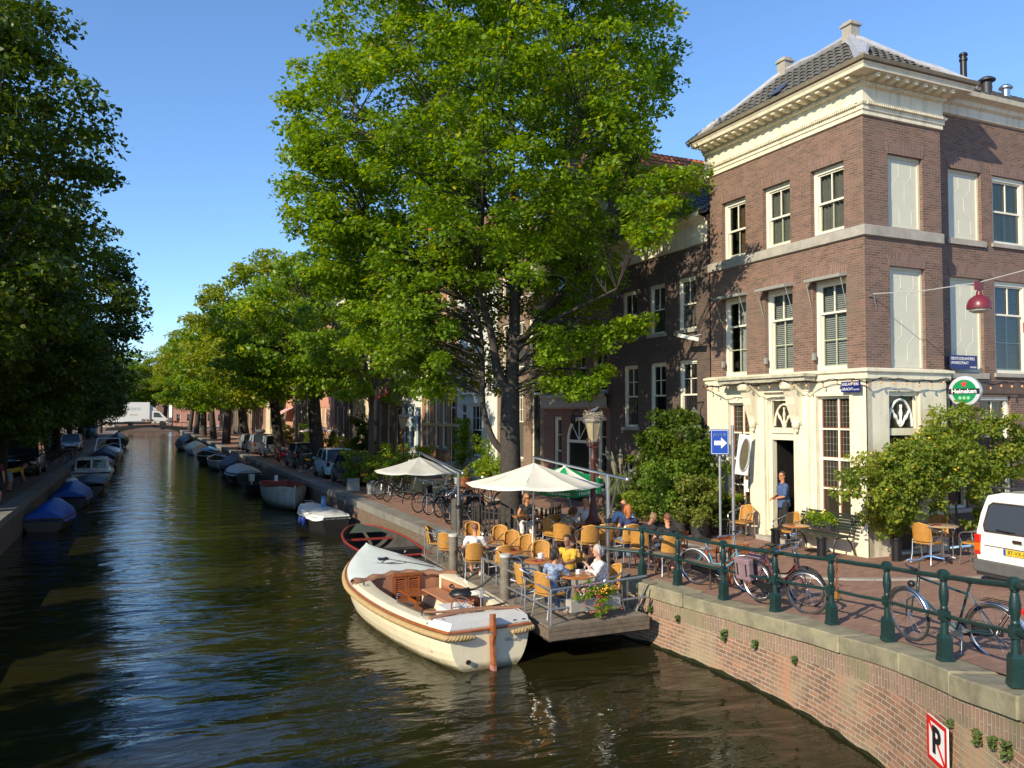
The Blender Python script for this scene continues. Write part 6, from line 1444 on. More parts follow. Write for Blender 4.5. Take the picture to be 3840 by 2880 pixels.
tag(MB().cbox((0,0,0),(.2,.02,.2),0,None).build('small_sign', mk('red_sign', (.5,.06,.05), .5), None, loc=(16.35,10.9,6.15), rot=.3), 'tiny red sign hanging below the plum coloured lamp', 'sign')
# wall mounted floodlight on the left house
tag(MB().cbox((0,0,0),(.75,.14,.10),0,Matrix.Rotation(R(14),3,'Y')).tube([(0,.0,0),(.1,.45,.1)],.02,6).build('floodlight', mk('floodlight_white', (.6,.6,.56), .5), None, loc=(14.3,19.35,6.6), rot=R(-70)), 'long white floodlight arm on the brown wall above the climber', 'lamp')
t = thing('wall_lantern', 'dark glass lantern on the plaster edge above the climber', 'lamp', (14.45,19.35,4.3)); MB().lathe([(.08,-.2),(.15,.1),(.17,.12),(.05,.25),(.02,.3)], 6).build('lantern', mk('lantern_dark', (.12,.13,.13), .3), t); MB().tube([(0,0,.3),(.0,.0,.42),(.35,0,.45)], .02, 6).build('arm', black, t)
# --- signs
sg = thing('direction_sign', 'blue box sign with white arrow to the right on a grey pole', 'sign', (11.15,14.05,1.13), R(-36)); sg.scale = (.88,.88,1.)
MB().tube([(0,.05,0),(0,.05,2.55)], .032, 10).build('pole', steel, sg, smooth=True)
blu = mk('sign_blue', (.01,.055,.32), .35, var=.1)
MB().box(-.21,-.05,2.42,.21,.04,2.95).build('box', blu, sg, bevel=.008)
MB().plate([(-.13,2.62),(.03,2.62),(.03,2.55),(.165,2.665),(.03,2.78),(.03,2.71),(-.13,2.71)], -.056, -.051).build('arrow', plainwhite, sg)
mb = MB()
for (a, b_, c_, d_) in ((-.195,2.435,.195,2.443),(-.195,2.925,.195,2.933),(-.195,2.443,-.187,2.925),(.187,2.443,.195,2.925)): MB().box(a,-.054,b_,c_,-.051,d_).build('border_line', plainwhite, sg)
P = [(-.15+.02*i, -.055, 2.84+.035*(1 if i % 2 else -1)*(1-.3*math.sin(i*1.9))) for i in range(15)]
MB().tube(P, .005, 4).build('scribble', mk('scribble_grey', (.45,.52,.6), .5), sg)
tag(MB().tube([(0,0,0),(0,0,3.0)], .038, 12).build('pole', steel, None, smooth=True, loc=(12.35,15.1,1.15)), 'second bare galvanised pole right of the blue arrow sign', 'pole')
rs = thing('round_sign', 'round green and silver beer sign with red star on a bracket above the climbing rose', 'sign', (17.15,12.85,4.92), R(-76))
MB().lathe([(.30,-.07),(.345,-.065),(.35,-.05),(.35,.05),(.345,.065),(.30,.07)], 40).xf(Matrix.Rotation(PI/2,4,'X')).build('disc', mk('sign_silver', (.55,.56,.56), .3, .3, var=.03), rs, smooth=True)
sgreen = mk('sign_green', (.0,.20,.06), .3, var=0)
MB().plate([(.265*math.cos(2*PI*i/40),.265*math.sin(2*PI*i/40)) for i in range(40)], -.074, -.070).build('green_field', sgreen, rs)
MB().plate([(-.335,-.062),(.335,-.062),(.335,.062),(-.335,.062)], -.080, -.075).build('banner', mk('sign_black', (.01,.01,.01), .3, var=0), rs)
text('Heineken', .145, plainwhite, rs, (0,-.083,.0), (PI/2,0,0), bold=.002, sx=.98)
star = lambda cx, cz, q: [(cx+q*math.cos(PI/2+2*PI*i/10)*(1 if i % 2 == 0 else .40), cz+q*math.sin(PI/2+2*PI*i/10)*(1 if i % 2 == 0 else .40)) for i in range(10)]
MB().plate(star(0,.165,.085), -.082, -.075).build('star', MATS['star_red'], rs)
for cx in (-.09,0,.09): MB().plate([(cx+.04*math.cos(2*PI*i/12)*(1 if i % 2 else .75),-.15+.045*math.sin(2*PI*i/12)*(1 if i % 2 else .75)) for i in range(12)], -.08, -.075).build('hop_emblem', mk('hop_light_green', (.25,.5,.25), .5), rs)
MB().tube([(0,.0,.20),(-.0,.0,.20)], .01, 4)
for zz in (-.22,.22): MB().tube([(.0,.0,zz),(.45,.45,zz)], .012, 6).build('bracket_arm', mk('bracket_dark', (.05,.05,.05), .5), rs).location = (.25,0,0)
MB().tube([(0,0,-.34),(0,0,-.85)], .016, 6).build('stay', plainwhite, rs)
navy = mk('enamel_navy', (.012,.018,.13), .3, var=.05)
def nameplate(lab, loc, rz, w_, h_, lines):
    t = thing('street_sign', lab, 'street sign', loc, rz); MB().box(-w_/2,-.015,-h_/2,w_/2,0,h_/2).build('plate', navy, t)
    for body, size, x, z, al in lines: text(body, size, plainwhite, t, (x,-.018,z), (PI/2,0,0), align=al, sx=.9)
nameplate('navy enamel street name plate EGELANTIERS GRACHT on the canal front of the corner', (14.62,13.78,5.02), -PI/2, .55, .24, [('EGELANTIERS',.088,-.25,.055,'LEFT'),('GRACHT',.088,-.25,-.055,'LEFT'),('CENTRUM',.042,.25,-.068,'RIGHT')])
nameplate('navy enamel street name plate EERSTE EGELANTIERS DWARSSTRAAT above the round sign', (18.35,13.80,5.67), 0, 1.0, .34, [('EERSTE EGELANTIERS',.10,-.46,.085,'LEFT'),('DWARSSTRAAT',.10,-.46,-.02,'LEFT'),('CENTRUM',.055,.46,-.12,'RIGHT')])
# framed menu mirror hanging out beside the door
t = thing('oval_sign', 'tilted white oval framed board hanging beside the left cafe window', 'sign', (14.25,17.0,3.35), R(-12)); M_ = Matrix.Rotation(R(8),3,'Y')
mb = MB(); mb.cbox((0,0,0),(.36,.05,1.05),0,M_); mb.build('board', plainwhite, t, bevel=.01)
P = [M_ @ Vector((.13*math.cos(2*PI*i/24), -.035, .42*math.sin(2*PI*i/24))) for i in range(24)]; MB().add([tuple(p) for p in P], [tuple(range(24))[::-1]]).build('oval_panel', mk('panel_brown', (.16,.13,.07), .4), t); MB().tube([p+Vector((0,-.005,0)) for p in P], .014, 6, closed=True).build('oval_rim', mk('rim_silver', (.6,.6,.6), .3, .8), t)
MB().tube([(0,.0,.5),(.15,.35,.6)], .015, 5).build('bracket', black, t)
def poster(lab, loc, rz, w_, h_, m, lines=4):
    t = thing('poster', lab, 'poster', loc, rz); MB().box(-w_/2,-.006,-h_/2,w_/2,0,h_/2).build('sheet', m, t)
poster('small patchwork poster on the pillar left of the cafe door', (14.66,17.05,2.95), -PI/2, .20, .33, mk('patchwork', (.5,.35,.33), .6, var=.7, vs=22, col2=(.7,.66,.58)))
poster('blue sticker on the pillar right of the cafe door', (14.66,15.4,2.55), -PI/2, .14, .24, mk('sticker_blue', (.07,.25,.45), .5, var=.4, vs=30))
poster('white paper notice in the left cafe window', (14.72,17.45,2.5), -PI/2, .2, .32, plainwhite); poster('white notice on the dark side door behind the rose', (16.1,13.50,2.75), 0, .22, .35, plainwhite)
# P sign on the wall
wy = 6.28; wx = interp([p[1] for p in wing], [p[0] for p in wing], wy); dy_ = .3; tx = interp([p[1] for p in wing], [p[0] for p in wing], wy+dy_)-wx
ps = thing('parking_sign', 'white square mooring sign with black P and red diagonal on the brick quay wall', 'sign', (wx-.14,wy,.88), math.atan2(tx,-dy_)+PI+PI/2)
ps.rotation_euler = (0,0,math.atan2(-dy_,-tx))
hw = .235
MB().box(-hw,-.01,-hw,hw,.01,hw).build('plate', plainwhite, ps); redm = mk('sign_red', (.62,.02,.015), .4, var=.05)
for (a,b_,c_,d_) in ((-hw,-hw,-hw+.045,hw),(hw-.045,-hw,hw,hw),(-hw+.045,-hw,hw-.045,-hw+.045),(-hw+.045,hw-.045,hw-.045,hw)): MB().box(a,-.016,b_,c_,-.011,d_).build('red_border', redm, ps)
MB().plate([(-hw+.045,hw-.075),(-hw+.045,hw-.045),(-hw+.07,hw-.045),(hw-.045,-hw+.075),(hw-.045,-hw+.045),(hw-.07,-hw+.045)][::-1], -.0145, -.011).build('red_diagonal', redm, ps)
text('P', .40, mk('sign_letter_black', (.012,.012,.012), .5, var=0), ps, (-.005,-.018,.0), (PI/2,0,0), bold=.012)
# planters under the slender tree, terracotta pots
wb = mk('pale_planter', (.30,.32,.31), .8, var=.2); lf_pl = leafmat('leaf_planter', greens(.85), .35)
for i, (x, y, w_, h_, lab) in enumerate(((8.35,35.0,.45,.55,'grey cube planter with tall plants nearest the quay edge'),(8.9,33.4,.6,.55,'wide grey planter overflowing with green under the slender tree'),(9.5,32.5,.5,.5,'grey planter beside the bicycles on the quay'))):
    t = thing('planter_box', lab, 'planter', (x,y,1.12), 0, 'grey planters on the quay'); MB().box(-w_/2,-w_/2,0,w_/2,w_/2,h_).build('box', wb, t, bevel=.01)
    leafmesh('foliage', blob(40, lambda r: (r.gauss(0,.3), r.gauss(0,.3), h_+r.uniform(0,1.15)), 80+i, (.12,.25)), 70, .09, 80+i, lf_pl, t)
terra = mk('terracotta', (.42,.15,.06), .8, var=.15)
for lab, (x,y,z), m_, r_, h_ in (('white round pot with a light green plant on the steps',(13.0,34.6,1.15),white,.2,.42),('terracotta pot beside the white pot near the big trunk',(13.0,33.8,1.15),terra,.24,.5)):
    p_ = pot(lab, (x,y,z), r_, h_, m_); 
    shrub('potted_plant', 'light green plant in the '+('white' if m_ is white else 'terracotta')+' pot near the big trunk', 'potted plant', (x,y,z+h_), blob(10, lambda r: (r.gauss(0,.13), r.gauss(0,.13), r.uniform(0,.4)), int(r_*100), (.08,.14)), 60, .06, MATS['leaf_box'], 91)
# bicycle stands
for i in range(5):
    x, y = 8.6+.0*i, 26.4-i*.75
    tag(MB().tube(smooth_path([(0,-.0,0),(0,0,.7),(.1,0,.8),(.6,0,.8),(.7,0,.7),(.7,0,0)],3), .025, 8).build('bicycle_stand', steel, None, smooth=True, loc=(x+.2,y,1.12)), ['leftmost metal hoop of the bicycle rack','second metal hoop of the bicycle rack by the blue bicycle','middle metal hoop of the bicycle rack','fourth metal hoop of the bicycle rack','hoop nearest the picket fence in the bicycle rack'][i], 'bicycle stand', 'metal hoops of the bicycle rack')
# ================================================================ boats
def section(hw, zt, zk, n, e=.62, f=1.0):
    out = []
    for i in range(n+1):
        a = PI/2*i/n; out.append((hw*math.cos(a)**e, zt-(zt-zk)*math.sin(a)**f))
    return out
def hullmesh(mb, st, n=8, e=.62, clink=0, mi=0, inner=0, closed_stern=True):
    """st: (x, halfwidth, z gunwale, z keel); x runs from stern to bow"""
    for sgn in (1, -1):
        rows = []
        for (x, hw, zt, zk) in st:
            sec = section(max(hw,.004), zt, zk, n, e); row = []
            for i, (y, z) in enumerate(sec):
                row.append((x, sgn*y, z))
                if clink and 0 < i < n: row.append((x, sgn*max(y-clink,0), z-.001))
            rows.append(row)
        b = len(mb.f); mb.grid(rows, mi)
        if sgn < 0:
            for k in range(b, len(mb.f)): mb.f[k] = mb.f[k][::-1]
    if closed_stern:
        x, hw, zt, zk = st[0]; sec = section(hw, zt, zk, n, e)
        P = [(x, y, z) for y, z in sec]+[(x, -y, z) for y, z in sec[::-1][1:]]
        mb.add(P, [tuple(range(len(P)))[::-1]], mi)
    return mb
def st_interp(st, x):
    xs = [s[0] for s in st]; return tuple(interp(xs, [s[k] for s in st], x) for k in (1,2,3))
def smooth_st(st, k=4): return [(p.x, max(p.y,0.003), p.z, interp([s[0] for s in st],[s[3] for s in st],p.x)) for p in smooth_path([(s[0],s[1],s[2]) for s in st], k)]
# ---- main cream sloop
hullcream = mk('boat_cream', (.80,.71,.50), .35, var=.06, vs=2, coat=.3, streak=.3, dirt=(.35,.28,.16))
def scum(m, z0=.03, z1=.16):
    nt = m.node_tree; L = nt.links.new; b = nt.nodes['Principled BSDF']; src = b.inputs['Base Color'].links[0].from_socket
    tc = nt.nodes.new('ShaderNodeTexCoord'); sx = nt.nodes.new('ShaderNodeSeparateXYZ'); L(tc.outputs['Object'], sx.inputs[0]); n = nt.nodes.new('ShaderNodeTexNoise'); n.inputs['Scale'].default_value = 7; n.inputs['Detail'].default_value = 5; L(tc.outputs['Object'], n.inputs['Vector'])
    ad = nt.nodes.new('ShaderNodeMath'); ad.operation = 'MULTIPLY_ADD'; L(n.outputs['Fac'], ad.inputs[0]); ad.inputs[1].default_value = -.16; L(sx.outputs['Z'], ad.inputs[2])
    mr = nt.nodes.new('ShaderNodeMapRange'); mr.inputs['From Min'].default_value = z1-.08; mr.inputs['From Max'].default_value = z0-.08; mr.inputs['To Max'].default_value = .85; L(ad.outputs[0], mr.inputs['Value'])
    mx = nt.nodes.new('ShaderNodeMix'); mx.data_type = 'RGBA'; L(mr.outputs['Result'], mx.inputs['Factor']); L(src, mx.inputs[6]); mx.inputs[7].default_value = (.10,.085,.035,1); L(mx.outputs[2], b.inputs['Base Color'])
scum(hullcream)
hullwhite = mk('boat_white', (.74,.74,.70), .35, var=.04, coat=.3)
tan = mk('tan_canvas', (.27,.135,.075), .8, var=.15, vs=3, bump=.3, bs=18); tanseat = mk('tan_upholstery', (.38,.17,.09), .6, var=.12, vs=4, bump=.15)
chrome = mk('chrome', (.75,.75,.75), .12, 1, var=0)
sl_ = thing('motorboat', 'cream clinker motorboat with brown seats and wooden rudder moored beside the deck', 'boat', (5.60,13.32,0), R(93.2)); sl_.scale = (1.04,1.04,.85)
ST = smooth_st([(0,.74,.86,-.12),(.5,.86,.84,-.2),(1.2,.99,.83,-.26),(2.2,1.10,.83,-.3),(3.3,1.15,.86,-.3),(4.3,1.12,.92,-.28),(5.2,.93,1.00,-.22),(5.9,.65,1.09,-.12),(6.45,.32,1.19,.1),(6.8,.02,1.30,.35)], 4)
hullmesh(MB(), ST, 9, .55, .011).build('hull', hullcream, sl_)
def along_g(off, dz, x0=0., x1=6.8, both=True, st=None):
    P = []
    for s in (st or ST):
        if x0-.001 <= s[0] <= x1+.001: P.append((s[0], s[1]+off, s[2]+dz))
    L = [(x, y, z) for x, y, z in P]; Rr = [(x, -y, z) for x, y, z in P]
    return L, Rr
L, Rr = along_g(.025, -.05); tip = (6.84,0,1.25)
MB().tube([(-.03,.0,.81)]+[(-.02,.5,.81)]+L+[tip]+Rr[::-1]+[(-.02,-.5,.81)], .032, 8, closed=True).build('rubbing_strake', mahog, sl_, smooth=True)
# rope fender: twisted
def twisted(P, r_, pitch, mat, name, par):
    P = [Vector(p) for p in P]; mb = MB(); D = [0]
    for i in range(1, len(P)): D.append(D[-1]+(P[i]-P[i-1]).length)
    N = int(D[-1]/.02); pts = []; j = 0
    for i in range(N+1):
        d = D[-1]*i/N
        while j < len(D)-2 and D[j+1] < d: j += 1
        pts.append((P[j].lerp(P[j+1], (d-D[j])/max(1e-6,D[j+1]-D[j])), d))
    for k in range(3):
        q = []
        for i, (p, d) in enumerate(pts):
            t_ = (pts[min(i+1,N)][0]-pts[max(i-1,0)][0]).normalized(); u = Vector((0,0,1)); u = (u-t_*u.dot(t_)).normalized(); w_ = t_.cross(u); a = 2*PI*(d/pitch+k/3)
            taper = min(1, .35+d/.25, .35+(D[-1]-d)/.25); q.append(p+(u*math.sin(a)+w_*math.cos(a))*r_*.5*taper)
        mb.tube(q, r_*.58, 6)
    return mb.build(name, mat, par, smooth=True, ang=180)
fender = mk('manila_rope', (.42,.29,.13), .85, var=.15, vs=12)
L, Rr = along_g(.055, -.145, .0, 6.75); twisted([(-.06,.32,.69),(-.06,.6,.70)]+L+[(6.88,0,1.14)], .062, .17, fender, 'rope_fender', sl_); twisted([(-.06,-.38,.69),(-.06,-.6,.70)]+Rr+[(6.88,0,1.14)], .062, .17, fender, 'rope_fender', sl_)
# decks: side decks + foredeck + aft deck around the cockpit
CX0, CX1 = .62, 4.25
def cock(x): return interp([.62,1.2,2.2,3.4,4.25],[.60,.70,.80,.82,.74], x)
rowsL = []
mb = MB()
for sgn in (1,-1):
    rows = []
    for s in ST:
        if s[0] < CX0-.01 or s[0] > CX1+.01: continue
        rows.append([(s[0], sgn*s[1], s[2]), (s[0], sgn*(s[1]-.05), s[2]+.055), (s[0], sgn*(cock(s[0])+.03), s[2]+.075), (s[0], sgn*cock(s[0]), s[2]+.06), (s[0], sgn*cock(s[0]), .30)])
    b = len(mb.f); mb.grid(rows)
    if sgn < 0:
        for k in range(b, len(mb.f)): mb.f[k] = mb.f[k][::-1]
mb.build('side_deck', hullcream, sl_, smooth=True, ang=40)
mb = MB(); rows = []
for s in ST:
    if s[0] < CX1-.01: continue
    rows.append([(s[0], s[1]*k, s[2]+.055*(1 if abs(k) < .99 else 0)+.05*(1-k*k)) for k in (1,.93,.6,.3,0,-.3,-.6,-.93,-1)])
mb.grid(rows); mb.build('foredeck', mk('foredeck_pale', (.66,.70,.66), .4, var=.05), sl_, smooth=True, ang=50)
mb = MB(); rows = []
for x in (-.0,.2,.4,.62):
    hw, zt, zk = st_interp(ST, x); rows.append([(x, hw*k, zt+(.13 if abs(k) < .99 else -.02)) for k in (1,.94,.5,0,-.5,-.94,-1)])
mb.grid(rows); mb.add([(0,.70,.99),(0,-.70,.99),(0,-.74,.84),(0,.74,.84)], [(0,1,2,3)]); mb.build('aft_deck', hullwhite, sl_, smooth=True, ang=30)
MB().tube([(.55,.86,.98),(.62,.3,1.02),(.62,-.3,1.02),(.55,-.86,.98)], .05, 8, sy=.8).build('folded_hood', tan, sl_, smooth=True)
MB().tube(smooth_path([(.98,.80,.99),(.80,.5,1.0),(.76,0,1.01),(.80,-.5,1.0),(.98,-.80,.99)],4), .028, 6).build('cockpit_coaming', tan, sl_, smooth=True)
MB().box(.63,-.62,.3,.70,.62,.93).build('aft_bulkhead', hullwhite, sl_)
MB().box(.6,-.8,.26,4.2,.8,.30).build('cockpit_floor', mk('teak_floor', (.20,.11,.05), .6, var=.3, vs=4), sl_)
# seats with cushions, back rests
for sgn in (1,-1):
    if sgn < 0:
        MB().box(1.5,-.75,.3,4.1,-.38,.55).build('seat_locker', hullcream, sl_); MB().box(1.9,-.77,.55,4.1,-.36,.63).build('seat_cushion', tanseat, sl_, bevel=.02)
        mb = MB(); rows = [[(x, -.775+.02*math.sin(x*7), z) for z in (.62,.75,.90)] for x in [1.9+i*.15 for i in range(15)]]; mb.grid(rows); o = mb.build('backrest', tanseat, sl_, smooth=True); o.modifiers.new('s','SOLIDIFY').thickness = .05
    else:
        MB().box(2.1,.42,.3,3.0,.78,.70).build('galley_unit', hullwhite, sl_, bevel=.01); MB().box(2.08,.40,.70,3.02,.80,.74).build('galley_top', mahog, sl_)
        g = MB(); g.lathe([(.15,.742),(.16,.752),(.14,.752),(.13,.745)], 20, (2.45,.6,0)); g.build('sink', chrome, sl_, smooth=True); MB().tube(smooth_path([(2.75,.66,.74),(2.75,.66,.92),(2.68,.62,.95),(2.62,.6,.9)],3), .012, 6).build('tap', chrome, sl_)
MB().box(4.16,.25,.32,4.2,.80,1.0).build('bulkhead', tanseat, sl_); MB().box(4.16,-.80,.32,4.2,-.34,1.0).build('bulkhead', tanseat, sl_)
for y0 in (-.34,-.045):
    d_ = MB(); d_.box(4.10,y0+.005,.32,4.14,y0+.05,1.0); d_.box(4.10,y0+.245,.32,4.14,y0+.29,1.0); d_.box(4.10,y0+.05,.93,4.14,y0+.245,1.0); d_.box(4.10,y0+.05,.32,4.14,y0+.245,.42)
    for k in range(9): d_.cbox((4.12,y0+.147,.46+k*.052), (.02,.19,.04), 0, Matrix.Rotation(R(35),3,'Y'))
    d_.build('louvred_door', mahog, sl_)
MB().box(4.08,-.38,1.0,4.2,.28,1.06).build('door_lintel', mahog, sl_)
MB().box(3.2,-.16,.70,3.85,.24,.74).build('table_top', mahog, sl_); MB().box(3.3,.0,.3,3.8,.06,.70).build('table_leg', mahog, sl_)
mb = MB(); mb.box(1.35,-.35,.3,1.85,.22,.86); mb.build('helm_console', hullwhite, sl_, bevel=.015)
mb = MB(); wc = Vector((1.22,-.02,.93)); ring = [wc+Vector((.08*math.sin(2*PI*i/24), .2*math.cos(2*PI*i/24), .2*math.sin(2*PI*i/24))) for i in range(24)]; mb.tube(ring, .014, 7, closed=True); mb.build('wheel_rim', mahog, sl_, smooth=True)
mb = MB()
for k in range(5): mb.tube([wc, ring[int(k*4.8)]], .008, 5)
mb.tube([wc, wc+Vector((.18,0,-.06))], .02, 8); mb.build('wheel_spokes', chrome, sl_)
MB().tube([(1.6,-.05,.87),(1.6,-.05,1.0)], .006,4).build('throttle', chrome, sl_)
for (x, y, z, s_, m_, lab) in ((1.75,-.3,1.08,.2,black,'dark crumpled jacket lying on the motorboat console'),(2.1,-.5,.90,.14,mk('salmon_cloth', (.62,.18,.13), .9),'salmon coloured cloth on the motorboat seat'),(1.62,-.5,1.10,.11,mk('paper_white', (.7,.66,.55), .8),'pale paper bag beside the jacket in the motorboat')):
    mb = MB(); mb.ball((0,0,0), (s_*1.5,s_,s_*.5), 14); 
    for i in range(len(mb.v)):
        v_ = Vector(mb.v[i]); k_ = 1+.5*mnoise.noise(v_*14); mb.v[i] = tuple(v_*k_)
    o = mb.build('cloth', m_, None, smooth=True, ang=180, loc=tuple(Matrix.Translation(sl_.location) @ Matrix.Rotation(R(93.2),4,'Z') @ Vector((x*1.04,y*1.04,(z-.02)*.85)))); tag(o, lab, 'clothing')
# rolled tan cover across the forward edge of the cockpit
mb = MB(); rows = []
r = random.Random(4)
for i in range(27):
    y = 1.13-2.26*i/26; row = []; zc = 1.02-.07*abs(y)+.025*math.sin(i*1.3); xx = 4.32+.08*math.cos(y*2)-.14*abs(y)
    for k in range(9):
        a = 2*PI*k/9; q = .085*(1+.4*mnoise.noise(Vector((i*.45, k*.8, 0)))+.25*abs(y)); row.append((xx+q*1.7*math.cos(a), y, zc+q*.8*math.sin(a)))
    rows.append(row)
mb.grid(rows, wrap=True); mb.build('rolled_cover', tan, sl_, smooth=True, ang=180)
for sgn in (1,-1):
    MB().tube([(x, sgn*(cock(x)+.1), st_interp(ST,x)[1]+.10) for x in (.9,1.5,2.1)], .013, 6).build('track_rail', alu, sl_)
    for x in (3.7,1.0,.35):
        hw, zt, _ = st_interp(ST, x); m = MB(); m.tube([(x-.06,sgn*(hw-.13),zt+.14),(x+.06,sgn*(hw-.13),zt+.14)], .012, 6); m.tube([(x-.03,sgn*(hw-.13),zt+.05),(x-.03,sgn*(hw-.13),zt+.14)], .01, 5); m.tube([(x+.03,sgn*(hw-.13),zt+.05),(x+.03,sgn*(hw-.13),zt+.14)], .01, 5); m.build('cleat', chrome, sl_, smooth=True)
m = MB(); m.tube([(5.55,-.1,1.18),(5.55,.1,1.18)], .015, 6); m.tube([(5.55,0,1.1),(5.55,0,1.18)], .02, 6); m.build('cleat', chrome, sl_)
m = MB(); P = [(5.55+.08*math.sin(i*1.1), .12*math.cos(i*1.3), 1.15+.012*(i % 4)) for i in range(20)]; m.tube(smooth_path(P,3), .012, 5); m.tube(smooth_path([(5.5,-.05,1.15),(5.3,.1,1.115),(5.1,-.1,1.11),(5.15,-.4,1.09),(5.3,-.35,1.1),(5.2,.0,1.115),(5.35,.25,1.11)],5), .012, 5); m.tube(smooth_path([(5.55,-.1,1.15),(5.1,-.5,1.1),(4.6,-.85,1.05)],4), .010, 5); m.build('bow_line', ropem, sl_)
rd = MB(); rd.plate([(-.19,.10),(-.05,.10),(-.02,.62),(-.02,1.10),(-.16,1.14),(-.17,.7),(-.13,.5)], -.03, .03)
rd.build('rudder', mahog, sl_, bevel=.01); MB().plate([(-.20,-.5),(-.02,-.5),(-.04,.10),(-.185,.10)], -.028, .028).build('rudder_blade', mk('antifouling_pink', (.42,.17,.14), .6), sl_)
MB().box(-.16,-.045,.72,-.01,.045,.78).build('gudgeon', chrome, sl_)
MB().lathe([(.045,0),(.05,.03),(.035,.03),(.035,.0)], 14).xf(Matrix.Translation((-.03,.42,.20)) @ Matrix.Rotation(-PI/2,4,'Y')).build('exhaust', mk('exhaust_metal', (.12,.10,.09), .5, .5), sl_)
text('Weesp', .12, mk('name_grey', (.25,.25,.25), .5), sl_, (-.012,-.42,.53), (PI/2,0,-PI/2), sx=.9)
for y in (-.45,-.62): MB().box(-.012,y-.03,.91,-.001,y+.03,.93).build('vent', chrome, sl_)
MB().tube([(.95,-.35,1.0),(.96,-.36,1.22)], .006, 5).plate([], 0, 0) if 0 else MB().tube([(.62,-.12,1.0),(.64,-.13,1.28)], .007, 5).box(.62,-.16,1.26,.66,-.10,1.40).build('tiller_handle', mk('grey_plastic', (.4,.4,.38), .5), sl_)
# ---- generic boats
def boat(lab, loc, rz, L_, B_, h_, outer, inner=None, rim=None, cover=None, kind='open', cat='boat', name='moored_boat', grp='boats moored along the quays', bow=.3, e=.6, thw=2, transom=.7, cz=.35):
    t = thing(name, lab, cat, loc, rz, grp)
    st = smooth_st([(0,B_/2*transom,h_*.95,-.12),(L_*.18,B_/2*.9,h_*.93,-.18),(L_*.45,B_/2,h_*.95,-.2),(L_*.7,B_/2*.86,h_*1.03,-.18),(L_*.88,B_/2*.48,h_*1.15,-.05),(L_,.02,h_*(1+bow),.12)], 3)
    hullmesh(MB(), st, 6, e).build('hull', outer, t, smooth=True, ang=50)
    inner = inner or outer; rim = rim or outer
    Lp = [(s[0], s[1], s[2]) for s in st]; Rp = [(s[0], -s[1], s[2]) for s in st][::-1]
    MB().tube(Lp+Rp, .035, 6, closed=True).build('gunwale', rim, t, smooth=True)
    if kind == 'cover':
        mb = MB(); rows = []
        for i, s in enumerate(st):
            x, hw, zt, _ = s; u = x/L_; pk = cz*math.sin(PI*min(1,max(.05,u*.9+.1)))**.6; row = []
            for k in range(-6,7):
                y = k/6; z = zt+.03+pk*(1-abs(y)**1.3)+.05*mnoise.noise(Vector((x*2.2, y*2.6, L_)))
                row.append((x, y*(hw+.06), z if abs(k) < 6 else zt-.10-.06*abs(math.sin(x*3))))
            rows.append(row)
        mb.grid(rows[::-1]); mb.add([rows[0][k] for k in range(13)], [tuple(range(13))]); mb.build('cover', cover, t, smooth=True, ang=45)
    else:
        mb = MB(); sti = [(s[0]+(.04 if i == 0 else 0), max(s[1]-.05,.003), s[2], max(s[3]+.16,.05)) for i, s in enumerate(st)]
        hullmesh(mb, sti, 5, e); mb.f = [f[::-1] for f in mb.f]; mb.build('inner_hull', inner, t, smooth=True, ang=50)
        for k in range(thw):
            x = L_*(.25+.45*k/max(1,thw-1)); hw = interp([s[0] for s in st],[s[1] for s in st],x)
            MB().box(x-.12,-hw+.05,h_*.72,x+.12,hw-.05,h_*.78).build('thwart', rim if kind == 'open' else inner, t)
    return t
darkh = mk('boat_black', (.02,.02,.022), .4, var=.3); redrim = mk('boat_red', (.24,.03,.022), .45, var=.2); greyh = mk('boat_grey_white', (.48,.46,.40), .6, var=.25, vs=3); scum(greyh, .05, .35)
darkin = mk('boat_dark_inside', (.05,.045,.04), .8, var=.4, vs=3)
b = boat('dark open wooden boat with bright red gunwale moored behind the cream motorboat', (6.4,21.3,.05), R(88), 5.8, 1.9, .62, darkh, darkin, redrim, thw=2, bow=.12, transom=.85)
MB().box(.8,-.75,.48,1.25,.75,.62).build('stern_box', black, b); text('P', .1, plainwhite, b, (.79,-.3,.55), (PI/2,0,-PI/2))
MB().add([(4.3,.55,.64),(4.3,-.55,.64),(5.6,-.05,.76),(5.6,.05,.76),(4.9,0,.72)], [(0,1,4),(1,2,4),(2,3,4),(3,0,4)]).build('foredeck', mk('moss_green_deck', (.05,.07,.05), .8), b)
b = boat('small black hulled boat with a bright white deck', (6.55,30.0,.0), R(98), 3.5, 1.4, .72, darkh, None, hullwhite, kind='cover', cover=hullwhite, cz=.10, bow=.1)
MB().plate([(0,.0),(.5,0),(.44,.42),(.06,.42)], -.01, .01).build('windscreen', mk('advert_blue', (.1,.25,.5), .4), b).location = (2.0,-.3,.80); MB().tube([(3.0,-.3,.8),(3.1,-.1,1.0),(3.1,.2,1.0)], .012, 5).build('bow_rail', chrome, b)
for y_ in (.4,.75): MB().lathe([(.07,-.15),(.11,-.05),(.11,.08),(.05,.16)], 10).build('fender', mk('fender_blue', (.02,.04,.2), .4), b, smooth=True, loc=(.8+y_,.82,.45))
boat('upturned red canoe floating beside the quay wall', (6.9,34.2,.15), R(96), 2.2, .8, .34, redrim, None, redrim, kind='cover', cover=mk('canoe_red', (.45,.13,.09), .5, var=.2), cz=.12, bow=.1, transom=.35)
b = boat('weathered grey white steel boat with red interior, bow towards the camera', (6.45,44.2,.05), R(-90), 6.0, 2.0, .95, greyh, mk('boat_rust_inside', (.28,.06,.035), .7, var=.3), redrim, thw=1, bow=.1, e=.5)
MB().tube([(5.95,0,.05),(6.02,0,1.1)], .04, 6).build('stem_post', greyh, b); MB().box(.3,-.08,.9,.4,.08,1.2).build('outboard_motor', plainwhite, b)
